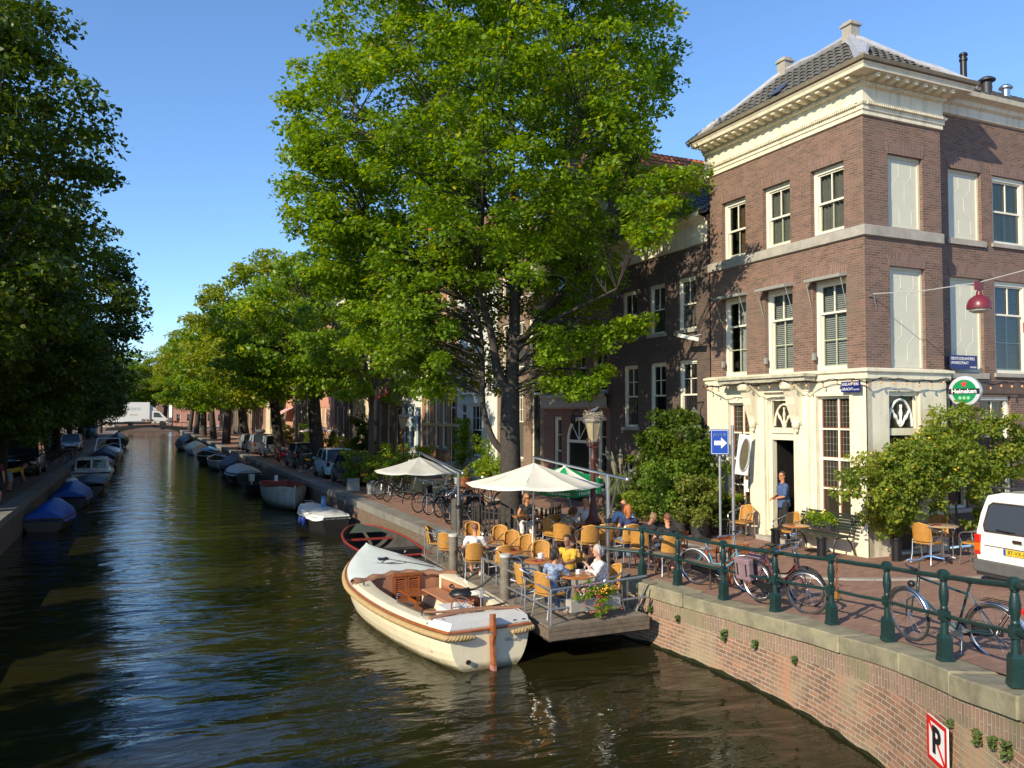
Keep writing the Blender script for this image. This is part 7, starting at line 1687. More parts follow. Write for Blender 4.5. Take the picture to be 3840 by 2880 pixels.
b = boat('black dinghy with outboard motors behind the weathered steel boat', (5.9,49.5,.0), R(-80), 3.4, 1.4, .5, darkh, darkin, blackrubber, thw=1)
o = MB().box(-.15,-.14,.55,.15,.14,.95).box(-.05,-.05,-.1,.05,.05,.55).build('outboard_motor', mk('motor_white', (.6,.6,.58), .4), b, bevel=.03)
tarpw = mk('tarp_grey_white', (.50,.51,.52), .55, var=.12, vs=3, bump=.9, bs=5); tarpb = mk('tarp_blue', (.010,.085,.42), .5, var=.2, vs=3, bump=1., bs=4); tarpd = mk('tarp_navy', (.05,.06,.11), .6, var=.2, bump=.5, bs=5)
boat('boat wrapped in a wrinkled pale grey tarpaulin on the right side of the canal', (6.2,53.5,0), R(92), 5.2, 2.1, .75, darkh, None, None, kind='cover', cover=tarpw, cz=.42)
boat('boat under a dark navy tarpaulin behind the pale grey covered one', (6.3,60.5,0), R(92), 4.4, 2.0, .8, darkh, None, None, kind='cover', cover=tarpd, cz=.75)
boat('open white dinghy with black inside past the covered boats', (6.2,68,0), R(95), 5.0, 2.0, .8, greyh, darkin, white)
boat('open dark grey boat with pale rim farther along the right quay', (6.1,76,0), R(97), 5.6, 2.2, .8, darkh, darkin, greyh)
boat('small boat with light blue cover farther along the right quay', (6.6,88,0), R(90), 4.0, 1.8, .7, darkh, None, None, kind='cover', cover=mk('tarp_light_blue', (.12,.28,.5), .5, var=.2), cz=.4)
boat('boat with cream and grey cover shining in the sun on the right', (5.9,94,0), R(95), 5.5, 2.2, .8, white, None, None, kind='cover', cover=mk('tarp_cream', (.68,.60,.42), .6, var=.25, vs=1), cz=.7)
boat('dark boat with tented black cover before the far bridge', (5.6,106,0), R(95), 7.5, 2.6, .9, greyh, None, None, kind='cover', cover=black, cz=1.2)
# left bank
boat('boat under a bright blue peaked tarpaulin nearest on the left bank', (-3.25,35.4,0), R(84), 3.6, 1.5, .5, mk('boat_brown', (.10,.07,.05), .7), None, None, kind='cover', cover=tarpb, cz=.6, transom=.9)
b = boat('second boat with a blue ridge tarpaulin and white bundle on the left bank', (-3.0,43.6,0), R(88), 4.2, 1.7, .55, darkh, None, None, kind='cover', cover=tarpb, cz=.6, transom=.85)
MB().ball((3.3,.2,1.05), (.35,.3,.18), 10).build('white_bundle', plainwhite, b, smooth=True)
boat('low boat with flat navy cover in front of the white cabin boat', (-2.7,50.5,0), R(90), 5.0, 2.2, .6, darkh, None, None, kind='cover', cover=tarpd, cz=.25, transom=.85)
def cabin(lab, loc, L_, B_, ch, cm):
    t = boat(lab, loc, R(90), L_, B_, .85, white, None, white, kind='cover', cover=hullwhite, cz=.12, transom=.92); x0, x1 = 1.0, L_*.62; w_ = B_*.40; z0, z1 = .85, .85+ch
    m = MB(); lean = .25
    m.add([(x0,w_,z0),(x1,w_,z0),(x1,-w_,z0),(x0,-w_,z0),(x0+lean*.3,w_*.88,z1),(x1-lean,w_*.88,z1),(x1-lean,-w_*.88,z1),(x0+lean*.3,-w_*.88,z1)], [(0,3,7,4),(1,0,4,5),(2,1,5,6),(3,2,6,7),(4,7,6,5)]); m.build('cabin', cm, t, bevel=.03)
    for s_ in (-1,1): MB().add([(x0-.012+lean*.06,s_*.06,z0+.12),(x0-.012+lean*.06,s_*w_*.88,z0+.12),(x0-.012+lean*.24,s_*w_*.82,z1-.1),(x0-.012+lean*.24,s_*.06,z1-.1)], [(0,1,2,3) if s_ < 0 else (3,2,1,0)]).build('window', darkglass, t)
    return t
cabin('white cabin boat with two dark rear windows on the left bank', (-2.75,57.5,0), 6, 2.4, .75, hullwhite)
boat('boat with slate blue cover behind the white cabin boat', (-2.8,68,0), R(90), 5.5, 2.1, .8, darkh, None, None, kind='cover', cover=mk('tarp_slate', (.14,.18,.28), .6, var=.2), cz=.35)
boat('boat with humped navy cover before the white speedboat', (-2.7,76.5,0), R(90), 5.5, 2.2, .9, darkh, None, None, kind='cover', cover=tarpd, cz=.7)
b = boat('white speedboat with raked windscreen frame on the left bank', (-2.7,84.5,0), R(90), 6.5, 2.5, .95, hullwhite, None, white, kind='cover', cover=hullwhite, cz=.2)
for s_ in (-1,1): MB().tube([(1.5,s_*1.1,.95),(3.2,s_*.95,2.1)], .05, 6).build('screen_frame', white, b)
MB().tube([(3.2,-.95,2.1),(3.2,.95,2.1)], .05, 6).build('screen_frame', white, b)
boat('dark boat with pale rim farther along the left bank', (-2.6,96,0), R(90), 6, 2.3, .9, darkh, darkin, white); boat('dark covered boat close to the left end of the far bridge', (-2.6,118,0), R(90), 8, 2.6, 1.1, darkh, None, None, kind='cover', cover=black, cz=.9)

# ================================================================ bicycles
spokem = mk('spoke_metal', (.55,.55,.55), .3, 1, var=0); tyrem = mk('tyre', (.03,.028,.026), .8, var=.2)
def bike(lab, loc, rz, fm, lean=8, step=True, rimm=None, fend=None, basket=None, pannier=None, lod=0, steer=12, wr=.34, grp=None, light=None):
    """forward = local +X, rear wheel at x=-.53, front at +.53"""
    t = thing('bicycle', lab, 'bicycle', loc, rz, grp); t.rotation_euler = (R(lean), 0, rz)
    rimm = rimm or alu; fend = fend or fm
    n = 28 if lod == 0 else 18
    def wheel(cx, ang, nm):
        Mx = Matrix.Translation((cx,0,wr)) @ Matrix.Rotation(ang,4,'Z')
        ring = lambda rr: [Mx @ Vector((rr*math.cos(2*PI*i/n), 0, rr*math.sin(2*PI*i/n))) for i in range(n)]
        w_ = MB().tube(ring(wr-.018), .018, 6, closed=True).build(nm, tyrem, t, smooth=True)
        MB().tube(ring(wr-.042), .010, 4, closed=True).build('rim', rimm, w_, smooth=True)
        s = MB(); ns = 16 if lod == 0 else 10
        for k in range(ns): a = 2*PI*k/ns; s.tube([Mx @ Vector((.02*math.cos(a+1),.02*(1 if k % 2 else -1),.02*math.sin(a+1))), Mx @ Vector(((wr-.045)*math.cos(a),0,(wr-.045)*math.sin(a)))], .0022 if lod == 0 else .003, 3, cap=False)
        s.tube([Mx @ Vector((0,-.04,0)), Mx @ Vector((0,.04,0))], .02, 6); s.build('spokes', spokem, w_)['kind'] = 'stuff'
        f = MB(); a0, a1 = (R(15), R(200)) if cx < 0 else (R(25), R(165))
        rows = [[Mx @ Vector(((wr+.02)*math.cos(a), y, (wr+.02-abs(y)*.35)*math.sin(a))) for y in (-.028,0,.028)] for a in [lerp(a0,a1,k/14) for k in range(15)]]
        f.grid(rows); o = f.build('mudguard', fend, t, smooth=True); o.modifiers.new('s','SOLIDIFY').thickness = .003
    wheel(-.54, 0, 'rear_wheel'); wheel(.54, R(steer), 'front_wheel')
    bb = Vector((-.08,0,.28)); seat = Vector((-.28,0,.86)); hd0 = Vector((.40,0,.62)); hd1 = Vector((.36,0,.88)); ra = Vector((-.54,0,wr)); fa = Vector((.54,0,wr))
    f = MB(); f.tube([bb, seat], .015, 7); f.tube([hd0, hd1], .019, 7); f.tube([bb, hd0], .017, 7)
    if step: f.tube(smooth_path([bb.lerp(seat,.30), Vector((.1,0,.50)), hd0.lerp(hd1,.5)],3), .014, 7)
    else: f.tube([seat+Vector((.03,0,-.12)), hd1+Vector((0,0,-.04))], .015, 7)
    for s_ in (-.05,.05): f.tube([bb+Vector((0,s_*.5,0)), ra+Vector((0,s_,0))], .009, 5); f.tube([seat.lerp(bb,.15), ra+Vector((0,s_,0))], .008, 5)
    f.build('frame', fm, t, smooth=True)
    Ms = Matrix.Translation(fa) @ Matrix.Rotation(R(steer),4,'Z') @ Matrix.Translation(-fa)
    k = MB()
    for s_ in (-.045,.045): k.tube([hd0+Vector((0,s_*.6,0)), Ms @ (fa+Vector((-.04,s_,.2))), Ms @ (fa+Vector((0,s_,0)))], .010, 5)
    k.build('fork', fm, t, smooth=True)
    h = MB(); hb = hd1+Vector((-.02,0,.15)); h.tube([hd1, hb], .012, 6)
    q = Matrix.Rotation(R(steer),4,'Z')
    h.tube(smooth_path([hb+q @ Vector(p) for p in ((-.22,.27,-.0),(-.1,.28,.02),(.03,.16,.05),(.04,0,.02),(.03,-.16,.05),(-.1,-.28,.02),(-.22,-.27,-.0))],3), .011, 6); h.build('handlebar', chrome, t, smooth=True)
    g = MB()
    for s_ in (1,-1): g.tube([hb+q @ Vector((-.24,s_*.27,0)), hb+q @ Vector((-.13,s_*.28,.015))], .017, 6)
    g.build('grips', black, t)
    s = MB(); s.add([(-.42,-.09,.93),(-.42,.09,.93),(-.30,.07,.92),(-.12,.02,.91),(-.12,-.02,.91),(-.30,-.07,.92),(-.28,0,.86)], [(0,1,2,5),(5,2,3,4),(1,0,6),(2,1,6),(3,2,6),(4,3,6),(5,4,6),(0,5,6)]); s.tube([seat,(-.29,0,.9)], .013, 6); s.build('saddle', black, t, bevel=.01)
    c = MB(); c.lathe([(.09,-.01),(.09,.01)], 14).xf(Matrix.Translation(bb) @ Matrix.Rotation(PI/2,4,'X')); c.tube([bb+Vector((0,-.06,0)), bb+Vector((.15,-.07,-.05))], .008, 5); c.tube([bb+Vector((0,.06,0)), bb+Vector((-.15,.07,.05))], .008, 5); c.cbox(bb+Vector((.16,-.11,-.05)), (.08,.08,.02)); c.cbox(bb+Vector((-.16,.11,.05)), (.08,.08,.02))
    c.build('crankset', steel, t)
    MB().plate([(-.60,.30),(-.08,.20),(-.0,.28),(-.08,.36),(-.60,.39)], -.06, -.04).build('chain_guard', fm if lod else black, t)
    rk = MB()
    for y in (-.06,0,.06): rk.tube([(-.42,y,.72),(-.82,y,.72)], .006, 4)
    for s_ in (-.06,.06): rk.tube([(-.78,s_,.72),(-.54,s_,wr)], .006, 4)
    rk.tube([(-.82,-.06,.72),(-.82,.06,.72)], .006, 4); rk.build('rear_rack', black, t)
    MB().cbox((-.86,0,.66), (.05,.07,.06)).build('rear_light', mk('lamp_red', (.6,.02,.01), .2, coat=.5), t, bevel=.01)
    if light: MB().ball((.47,0,.74), (.05,.045,.045), 10).build('headlight', black, t, smooth=True)
    if basket:
        bm = MB(); z0, z1 = .72, .98
        for i in range(7):
            zz = lerp(z0,z1,i/6); w0 = lerp(.11,.16,i/6); bm.tube([(.46,-w0,zz),(.46+w0*1.8,-w0,zz),(.46+w0*1.8,w0,zz),(.46,w0,zz)], .006, 4, closed=True)
        bm.box(.47,-.11,.715,.66,.11,.73); bm.box(.455,-.14,z0,.46,.14,z1); bm.build('basket', basket, t)
    if pannier:
        for s_ in (-.13,.13): 
            p_ = MB(); p_.cbox((-.66,s_,.55), (.34,.12,.34)); p_.cbox((-.66,s_,.70), (.35,.13,.10)); p_.build('pannier', pannier, t, bevel=.02)
            for x in (-.76,-.56): MB().box(x-.012,s_*1.0+(.062 if s_ > 0 else -.070),.46,x+.012,s_+(.07 if s_ > 0 else -.062),.66).build('strap', black, t)
    MB().tube([(-.15,.03,.26),(-.2,.16,.0)], .008, 5).build('kickstand', steel, t)
    return t
def wheelpos(f, r_, z): # from ground points of front and rear wheel
    x, y = (f[0]+r_[0])/2, (f[1]+r_[1])/2; return (x,y,z), math.atan2(f[1]-r_[1], f[0]-r_[0])
p, a = wheelpos((8.85,7.60),(8.93,6.50),G(8.9,7.0)); bike('dark green men\'s bicycle leaning alone at the right end of the railing', (9.02,7.0,p[2]), R(97), mk('bike_dark_green', (.012,.045,.05), .3, coat=.4), -6, False, None, alu, steer=-14, light=1)
bike('maroon bicycle with mauve pannier bags leaning on the railing in the centre', (9.68,10.62,G(9.7,10.3)), R(-86), mk('bike_maroon', (.13,.025,.03), .3, coat=.4), 7, True, None, black, pannier=mk('mauve_bag', (.23,.15,.17), .8), steer=16, wr=.355)
bike('blue and white bicycle behind the second and third railing posts', (10.0,12.6,G(10,12.6)), R(-70), mk('bike_teal', (.10,.28,.38), .35), 6, True, alu, plainwhite, steer=-10)
bike('black bicycle with pink bell standing inside the maroon one', (10.2,11.1,G(10,11)), R(-95), black, 4, True, None, black, steer=20)
ub = tag(MB().tube([Vector((.0,0,0)), Vector((.02,.3,-.02))], .01, 5).build('cable_lock', mk('blue_lock', (.03,.2,.45), .5), None, loc=(9.55,12.1,1.6)), 'short blue cable lock tying the blue bicycle to the railing', 'bicycle lock')
RKG = 'bicycles at the rack under the big tree'
bk0 = bike('bright blue bicycle with white tyres and black front basket in the rack', (9.1,25.75,1.12), R(200), mk('bike_blue', (.02,.20,.50), .35), 5, True, plainwhite, plainwhite, basket=black, steer=14, lod=1, grp=RKG)
bk1 = bike('black bicycle nearest the picket fence with its front wheel towards the water', (8.95,23.4,1.12), R(205), black, 6, True, None, black, steer=10, lod=1, grp=RKG)
for i, (x,y,a_,lab) in enumerate(((9.15,24.0,200,'black bicycle second from the picket fence in the rack'),(10.6,25.4,190,'black bicycle at the back of the rack beside the trunk'),(9.2,25.0,203,'dark bicycle right of the bright blue one'),(9.0,26.5,198,'dark bicycle left of the bright blue one'),(8.95,30.4,210,'dark bicycle with tall bars left of the old bench'),(8.95,31.3,205,'middle one of the three dark bicycles by the planters'),(9.1,32.1,200,'dark bicycle nearest the grey planters'),(10.8,26.8,30,'dark bicycle lying against the old bench back'),(13.3,45.0,80,'dark bicycle against the bush of the orange house'),(8.75,46.6,150,'silver bicycle beside the pale blue hatchback'),(9.1,47.2,160,'second silver bicycle beside the pale blue hatchback'),(8.8,60.8,200,'black bicycle behind the red moped'))):
    dup(bk1, (x,y,1.12), R(a_), lab, RKG if i < 8 else 'bicycles parked along the right quay')
for i, (x, y, a_, lab) in enumerate(((-5.0,44.6,95,'dark bicycle beside the bending man'),(-5.0,61,20,'first bicycle of the row past the black car on the left bank'),(-5.0,62.5,15,'second bicycle of the row past the black car on the left bank'),(-5.0,64,25,'third bicycle of the row past the black car on the left bank'),(-5.0,66,10,'fourth bicycle of the row past the black car on the left bank'),(-4.9,70,15,'last bicycle of the left bank row'))):
    dup(bk1, (x,y,1.14), R(a_), lab, 'bicycles on the left bank')

# ================================================================ vehicles
tail = mk('tail_light', (.55,.02,.01), .15, coat=.6); headl = mk('head_light', (.6,.6,.6), .1, coat=.6); carglass = glassmat('car_glass', (.03,.04,.05), .02); trimm = mk('bumper_black', (.03,.03,.03), .6)
def car(lab, loc, rz, col, L_=3.9, W_=1.65, H_=1.48, hood=.95, boot=.15, cat='car', grp='cars parked along the quays', box=False, name='parked_car', plate=True):
    """forward = +X; centre on the ground"""
    t = thing(name, lab, cat, loc, rz, grp); x0, x1 = -L_/2, L_/2; w_ = W_/2; bz = H_*.60
    body = MB(); xs = [x0,x0+.06,x0+.3,x0+L_*.3,x0+L_*.55,x1-hood,x1-.35,x1-.08,x1]
    def zt(x): return interp([x0,x0+.1,x0+.4,x1-hood,x1-.25,x1],[bz*.92,bz,bz*1.02,bz,bz*.80,bz*.55], x)
    def wd(x): return w_*interp([x0,x0+.15,x0+.6,x1-.7,x1-.15,x1],[.86,.97,1,1,.93,.74], x)
    rows = []
    for x in xs:
        a, z = wd(x), zt(x); rows.append([(x,a*.93,.2),(x,a,.35),(x,a,z*.62),(x,a*.965,z-.04),(x,a*.88,z),(x,0,z+.02),(x,-a*.88,z),(x,-a*.965,z-.04),(x,-a,z*.62),(x,-a,.35),(x,-a*.93,.2)])
    body.grid(rows[::-1]); body.add(rows[0], [tuple(range(11))]); body.add(rows[-1], [tuple(range(11))[::-1]]); body.build('body', col, t, smooth=True, ang=40)
    c0, c1, c2, c3 = x0+boot*.3+.02, x0+boot+.28, x1-hood-.55, x1-hood+.08; tw = w_*.78
    g = MB(); P = [(c0,w_*.9,bz*.98),(c3,w_*.9,bz*.98),(c2,tw,H_-.04),(c1,tw,H_-.04)]
    g.add([p for p in P]+[(p[0],-p[1],p[2]) for p in P], [(0,1,2,3),(7,6,5,4),(0,3,7,4),(1,5,6,2)]); g.build('glasshouse', carglass, t)
    ro = MB(); rows = [[(x, tw*k*s_, H_-.05+.05*(1-k*k)*s2) for k in (1,.8,.4,0,-.4,-.8,-1)] for x, s_, s2 in ((c1-.04,1.02,.6),(c1+.2,1.03,1),(c2-.3,1.03,1),(c2+.03,1.02,.6))]; ro.grid(rows[::-1]); o = ro.build('roof', col, t, smooth=True, ang=180); o.modifiers.new('s','SOLIDIFY').thickness = .04
    pm = MB()
    for s_ in (1,-1):
        pm.tube([(c0,s_*w_*.9,bz),(c1-.02,s_*tw,H_-.04)], .035, 5); pm.tube([(c3,s_*w_*.9,bz),(c2,s_*tw,H_-.04)], .03, 5); pm.tube([(lerp(c0,c3,.45),s_*w_*.905,bz),(lerp(c1,c2,.45),s_*tw,H_-.04)], .03, 5)
    pm.build('pillars', col, t)
    for x in (x0+.62, x1-.68):
        for s_ in (1,-1):
            wh = MB().lathe([(.15,-.1),(.29,-.1),(.305,-.07),(.305,.07),(.29,.1),(.15,.1)], 20).xf(Matrix.Translation((x,s_*(w_-.085),.30)) @ Matrix.Rotation(PI/2,4,'X')).build('wheel', tyrem, t, smooth=True, ang=40)
            MB().lathe([(.19,-.005),(.17,.01),(.05,.02)], 14).xf(Matrix.Translation((x,s_*(w_+.012),.30)) @ Matrix.Rotation(-s_*PI/2,4,'X')).build('rim', alu, wh)
    for s_ in (1,-1):
        MB().cbox((x0+.06,s_*w_*.78,bz*.82), (.12,.18,.24)).build('tail_light', tail, t, bevel=.02); MB().cbox((x1-.16,s_*w_*.70,bz*.66), (.2,.28,.14), 0, s_*R(-14)).build('headlight', headl, t, bevel=.03)
        MB().cbox((c3-.12,s_*(w_*.98+.05),bz+.06), (.08,.14,.1)).build('mirror', col, t, bevel=.02)
    MB().box(x0-.04,-w_*.86,.26,x0+.02,w_*.86,.44).build('bumper', trimm if box else col, t, bevel=.02); MB().box(x1-.06,-w_*.7,.26,x1+.03,w_*.7,.42).build('bumper', trimm, t, bevel=.02)
    if plate: MB().box(x0-.052,-.26,.46,x0-.02,.26,.57).build('number_plate', mk('plate_yellow', (.72,.50,.03), .4, var=0), t)
    if box: MB().ball((-.2,0,H_+.22), (.95,.42,.20), 14).build('roof_box', mk('roofbox_grey', (.09,.09,.09), .4), t, smooth=True)
    return t
silver = mk('car_silver', (.42,.44,.45), .3, .6, var=0, coat=.5); lblue = mk('car_pale_blue', (.36,.56,.62), .3, var=0, coat=.6); cblack = mk('car_black', (.012,.013,.018), .2, var=0, coat=.8); cgrey = mk('car_grey', (.12,.14,.15), .25, .5, var=0, coat=.6); cwhite = mk('car_white', (.62,.63,.60), .3, var=0, coat=.6)
car('pale blue small hatchback with black window line behind the planters', (9.35,43.6,1.14), PI/2, lblue, 3.5, 1.62, 1.46, .75); car('black hatchback half hidden by the green planters', (9.4,38.9,1.14), PI/2, cblack, 3.9, 1.7, 1.5, .9)
car('dark grey hatchback parked behind the thick leaning trunk', (9.35,52.6,1.14), PI/2, cgrey, 3.9, 1.7, 1.48, .9); car('white rounded car with dark roof behind the red moped', (9.5,66.6,1.14), PI/2, cwhite, 3.7, 1.65, 1.6, .9)
car('dark estate car carrying a grey roof box', (9.2,71.8,1.14), PI/2, cgrey, 4.5, 1.78, 1.62, 1.1, box=True); car('pale silver car past the roof box car', (9.2,78.6,1.14), PI/2, silver, 4.2, 1.72, 1.45, 1.0)
car('big black car facing the camera on the left bank', (-5.75,52,1.14), -PI/2, cblack, 4.4, 1.85, 1.8, 1.0); car('silver car facing the camera farther along the left bank', (-5.6,84,1.14), -PI/2, silver, 4.2, 1.72, 1.45, 1.0); car('grey car parked just before the silver one on the left bank', (-7.3,82,1.14), -PI/2, cgrey, 4.2, 1.72, 1.5, 1.0)
car('teal van at the far end of the left bank', (-6.4,128,1.14), -PI/2, mk('van_teal', (.04,.25,.27), .4, coat=.4), 5., 2., 2.3, .8, cat='van', name='parked_van', grp='vans')
# moped
mp = thing('moped', 'bright red moped standing between the white car and the grey hatchback', 'moped', (8.75,57.2,1.13), R(100)); mr_ = mk('moped_red', (.5,.015,.03), .25, coat=.6)
for x in (-.6,.6): MB().lathe([(.12,-.06),(.22,-.06),(.24,0),(.22,.06),(.12,.06)], 16).xf(Matrix.Translation((x,0,.24)) @ Matrix.Rotation(PI/2,4,'X')).build('wheel', tyrem, mp, smooth=True)
MB().tube([(-.85,0,.55),(-.6,0,.62),(-.2,0,.55),(-.1,0,.35),(.3,0,.28),(.42,0,.6),(.38,0,.95)], [.06,.17,.16,.12,.10,.13,.07], 10).build('body', mr_, mp, smooth=True); MB().tube([(-.75,0,.76),(-.4,0,.80),(-.05,0,.74)], [.08,.13,.09], 8, sy=.5).build('saddle', black, mp, smooth=True)
MB().tube([(.3,.32,1.02),(.38,0,.98),(.3,-.32,1.02)], .018, 6).build('handlebar', black, mp); MB().tube([(.4,0,.9),(.6,0,.24)], .04, 6).build('fork', steel, mp); MB().ball((-.3,0,.95), (.16,.14,.13), 12).build('helmet', white, mp, smooth=True); MB().ball((.44,0,.92), (.06,.08,.07), 8).build('headlight', headl, mp)
# white delivery van at the right edge, rear towards the canal
vn = thing('delivery_van', 'white delivery van with yellow rear number plate at the right edge of the street', 'van', (14.05,10.4,G(14,10)), R(-4)); vn.scale = (1,1,.94); vw = mk('van_white', (.78,.76,.68), .3, var=.05, coat=.5, streak=.35, dirt=(.45,.40,.3))
W2, Lv, Hv = .86, 4.1, 1.78
def vrow(x, tp, wsc=1., zb=.42): 
    return [(x,-W2*wsc*.96,zb),(x,-W2*wsc,.7),(x,-W2*wsc*.985,1.0),(x,-W2*wsc*.93,tp*.80),(x,-W2*wsc*.84,tp*.955),(x,-W2*wsc*.5,tp),(x,0,tp+.015),(x,W2*wsc*.5,tp),(x,W2*wsc*.84,tp*.955),(x,W2*wsc*.93,tp*.80),(x,W2*wsc*.985,1.0),(x,W2*wsc,.7),(x,W2*wsc*.96,zb)]
# y grows to the left in driving direction; the van's left rear corner sits at the origin side
rows = [vrow(.0,Hv-.10,.97),vrow(.06,Hv-.02),vrow(.5,Hv),vrow(2.4,Hv-.02),vrow(2.9,Hv-.25),vrow(3.3,1.1),vrow(4.0,.95,.95),vrow(4.1,.7,.9)]
lean = lambda rws: [[(p[0]+max(0,(p[2]-.9))*(.16 if i < 2 else 0), p[1]-W2, p[2]) for p in r_] for i, r_ in enumerate(rws)]
rr_ = lean(rows); mb = MB(); mb.grid(rr_); mb.add(rr_[0], [tuple(range(13))[::-1]]); mb.add(rr_[-1], [tuple(range(13))]); mb.build('body', vw, vn, smooth=True, ang=35)
MB().tube([(p[0]-.004,p[1],p[2]) for p in [(.0+max(0,(z-.9))*.16-.006, y-W2, z) for y, z in ((-.66,1.02),(-.69,1.12),(-.62,1.50),(-.55,1.56),(.55,1.56),(.62,1.50),(.69,1.12),(.66,1.02))]], .016, 6, closed=True).build('window_seal', mk('seal_brown', (.05,.035,.03), .6), vn, smooth=True)
MB().add([((z-.9)*.16-.008, y-W2, z) for y, z in ((-.66,1.02),(-.69,1.12),(-.62,1.50),(-.55,1.56),(.55,1.56),(.62,1.50),(.69,1.12),(.66,1.02))], [tuple(range(8))]).build('rear_window', glassmat('van_glass', (.05,.06,.08), .04), vn)
MB().tube([(.0,-W2-.0+.15,1.02),(.01,-W2+.42,1.07)], .011, 5).tube([(.0,-W2+.4,1.06),(.02,-W2+.05,1.04)], .012, 5).build('rear_wiper', black, vn)
for s_ in (1,-1):
    MB().box(-.025,s_*.80-W2-.06,.62,.03,s_*.80-W2+.055,.77).build('tail_light', mk('tail_amber', (.60,.13,.01), .2, coat=.5), vn, bevel=.01); MB().box(-.025,s_*.80-W2-.06,.775,.03,s_*.80-W2+.055,.94).build('tail_light', tail, vn, bevel=.01); MB().box(-.02,s_*.80-W2-.06,.55,.03,s_*.80-W2+.055,.615).build('tail_light', tail, vn, bevel=.01)
MB().box(-.07,-2*W2+.0,.22,.12,.0,.46).build('bumper', mk('van_bumper', (.10,.10,.095), .6), vn, bevel=.03); MB().box(-.03,-2*W2+.05,.16,.1,-.05,.22).build('skirt', trimm, vn)
np_ = MB().box(-.028,-W2-.26,.62,-.008,-W2+.26,.73).build('number_plate', MATS['plate_yellow'], vn)
MB().box(-.031,-W2+.215,.621,-.0285,-W2+.259,.729).build('plate_band', mk('plate_blue', (.01,.06,.45), .4, var=0), np_); text('87-VX-LS', .105, mk('plate_black', (.02,.02,.02), .5, var=0), np_, (-.031,-W2-.02,.675), (PI/2,0,-PI/2), sx=.95)
MB().box(-.02,-W2-.09,.86,-.004,-W2+.09,.92).build('emblem', chrome, vn); MB().box(-.012,-2*W2+.2,.74,-.002,-.2,.75).build('panel_gap', trimm, vn)
for y in (-.25,-1.47): MB().tube([(.25,y,Hv-.03),(.25,y,Hv+.06)], .02, 6).build('rack_foot', black, vn)
for x in (.25,1.6): MB().tube([(x,-.12,Hv+.07),(x,-1.6,Hv+.07)], .02, 6).build('roof_bar', trimm, vn)
for x in (.75,3.35):
    for y in (-.1,-2*W2+.1): MB().lathe([(.14,-.09),(.28,-.09),(.295,-.06),(.295,.06),(.28,.09),(.14,.09)], 20).xf(Matrix.Translation((x,y,.295)) @ Matrix.Rotation(PI/2,4,'X')).build('wheel', tyrem, vn, smooth=True)
MB().box(.1,-2*W2+.15,.25,3.8,-.15,.45).build('chassis', black, vn)

# ================================================================ far bridge and truck
br = thing('canal_bridge', 'low dark arched bridge closing the far end of the canal', 'bridge', (1.8,182,0)); brm = mk('bridge_dark', (.014,.013,.012), .8)
P = [(-8,1.0),(8,1.0),(8,1.5),(4,1.95),(0,2.1),(-4,1.95),(-8,1.5)]; arch = [(x, 1.75-.035*x*x*.5) for x in (-5.5,-4,-2,0,2,4,5.5)]
mb = MB(); N_ = 20; rows = [[],[],[],[]]
for k in range(N_+1):
    x = -8+16*k/N_; zt_ = 2.15-.0101*x*x; zb_ = -.5 if abs(x) > 5.6 else 1.72-.030*x*x
    for q, p in enumerate(((x,0,zb_),(x,0,zt_),(x,9,zt_),(x,9,zb_))): rows[q].append(p)
mb.grid(rows+[rows[0]]); mb.build('arch', brm, br)
for y in (.1,8.9): MB().tube([(-8,y,2.5),(-4,y,2.9),(0,y,3.05),(4,y,2.9),(8,y,2.5)], .05, 6).build('handrail', black, br)
for k in range(17): x = -8+k; MB().tube([(x,.1,1.6+.5*(1-(x/8)**2)),(x,.1,2.5+.55*(1-(x/8)**2))], .035, 5).build('baluster', black, br)
for s_, x in ((1,-.2),(2,4.2)): 
    t = thing('flower_box', ['','orange flower box in the middle of the far bridge railing','orange flower box at the right of the far bridge railing'][s_], 'flower box', (1.8+x,181.8,2.7), 0, 'flower boxes on the far bridge'); leafmesh('flowers', blob(16, lambda r: (r.uniform(-1.2,1.2), r.uniform(-.2,.2), r.uniform(0,.7)), s_, (.2,.35)), 40, .16, s_, leafmat('leaf_orange_flowers', [(0,(.08,.10,.02)),(.4,(.2,.12,.02)),(1,(.5,.14,.03))], .2), t)
tk = thing('box_truck', 'large white box truck crossing the far bridge', 'truck', (-6.2,186,2.0)); tk.scale = (1.25,1.1,1.15); tkw = mk('truck_white', (.78,.77,.72), .5, var=.03)
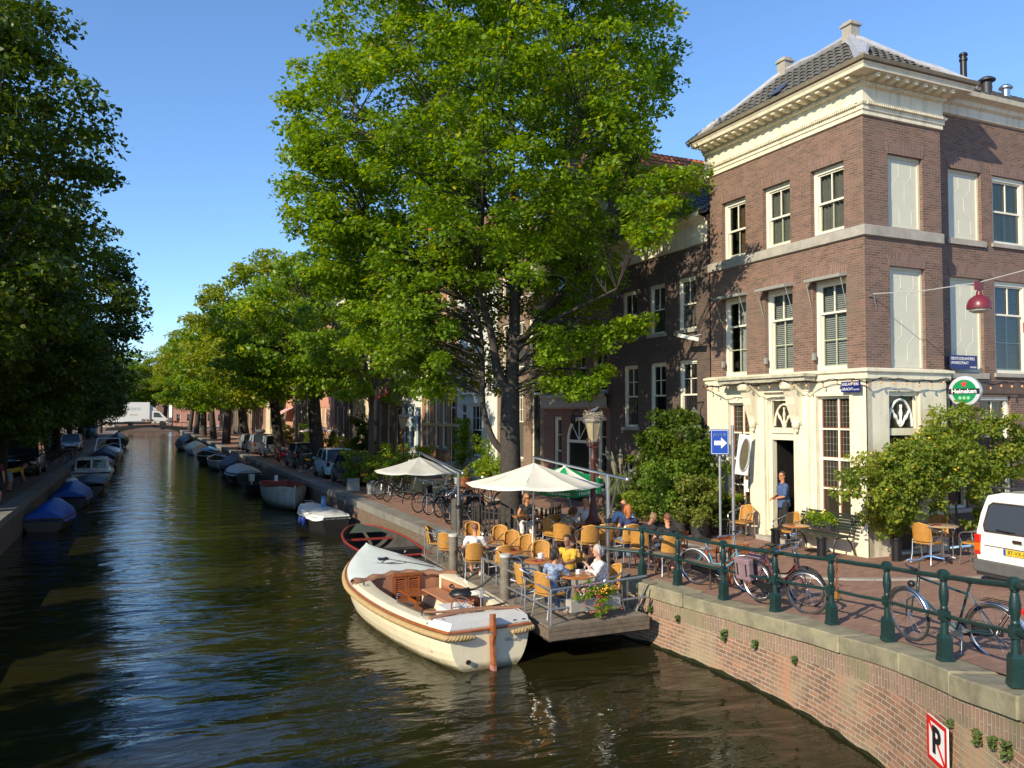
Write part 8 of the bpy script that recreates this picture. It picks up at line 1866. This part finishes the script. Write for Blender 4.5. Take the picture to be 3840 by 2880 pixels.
MB().box(-1.2,-1.2,.7,6.4,1.2,4.2).build('cargo_box', tkw, tk, bevel=.03)
c = MB(); c.plate([(6.5,.5),(9.3,.5),(9.4,1.1),(8.9,1.45),(7.9,2.6),(6.5,2.7)], -1.0, 1.0); c.build('cab', tkw, tk, bevel=.05); MB().plate([(7.0,1.55),(8.4,1.5),(7.8,2.35),(7.0,2.4)], -1.01, 1.01).build('cab_window', carglass, tk)
MB().plate([(6.4,2.75),(6.4,3.9),(7.6,2.75)], -.9, .9).build('wind_deflector', tkw, tk)
for x in (.6,8.3): MB().lathe([(.2,-.2),(.45,-.2),(.45,.2),(.2,.2)], 16).xf(Matrix.Translation((x,-.95,.45)) @ Matrix.Rotation(PI/2,4,'X')).build('wheel', tyrem, tk)
MB().box(-1.1,-1.0,.35,6.6,1.0,.7).build('chassis', black, tk); text('Rockens', 1.1, mk('truck_letter_grey', (.45,.45,.43), .6), tk, (3.2,-1.215,3.1), (PI/2,0,0)); text('vloeren', .4, mk('truck_letter_red', (.6,.2,.12), .6), tk, (4.0,-1.215,2.0), (PI/2,0,0))
struct(MB().box(-60,181.5,-.55,-6.2,230,1.2).build('street', MATS['dark_clinker'])); struct(MB().box(9.8,183,-.55,60,230,1.2).build('street', MATS['dark_clinker'])); struct(MB().box(-8,232,-.55,14,300,1.2).build('street', MATS['dark_clinker']))
# houses closing the view beyond the far bridge
for i, (x, w_, h_, m_, lab) in enumerate(((-34,14,12,brick_tan,'distant tan building beyond the left end of the far bridge'),(-19,13,11,pale_wall,'distant pale building behind the white truck'),(-5,12,12.5,brick_red,'distant red brick building beyond the middle of the far bridge'),(8,13,12,salmon_wall,'distant pinkish building beyond the right end of the far bridge'),(22,16,12,brick_dark,'distant dark building at the far right beyond the bridge'))):
    n = 5; cols = [(w_*(k+.5)/n-.5, w_*(k+.5)/n+.5) for k in range(n)]
    t = house(lab, 0, w_, h_, m_, [(z, z+1.9, cols, (1,1,0)) for z in (8, 4.8, 1.3)], lod=2); t.location = (x,236,1.2); t.rotation_euler = (0,0,0)
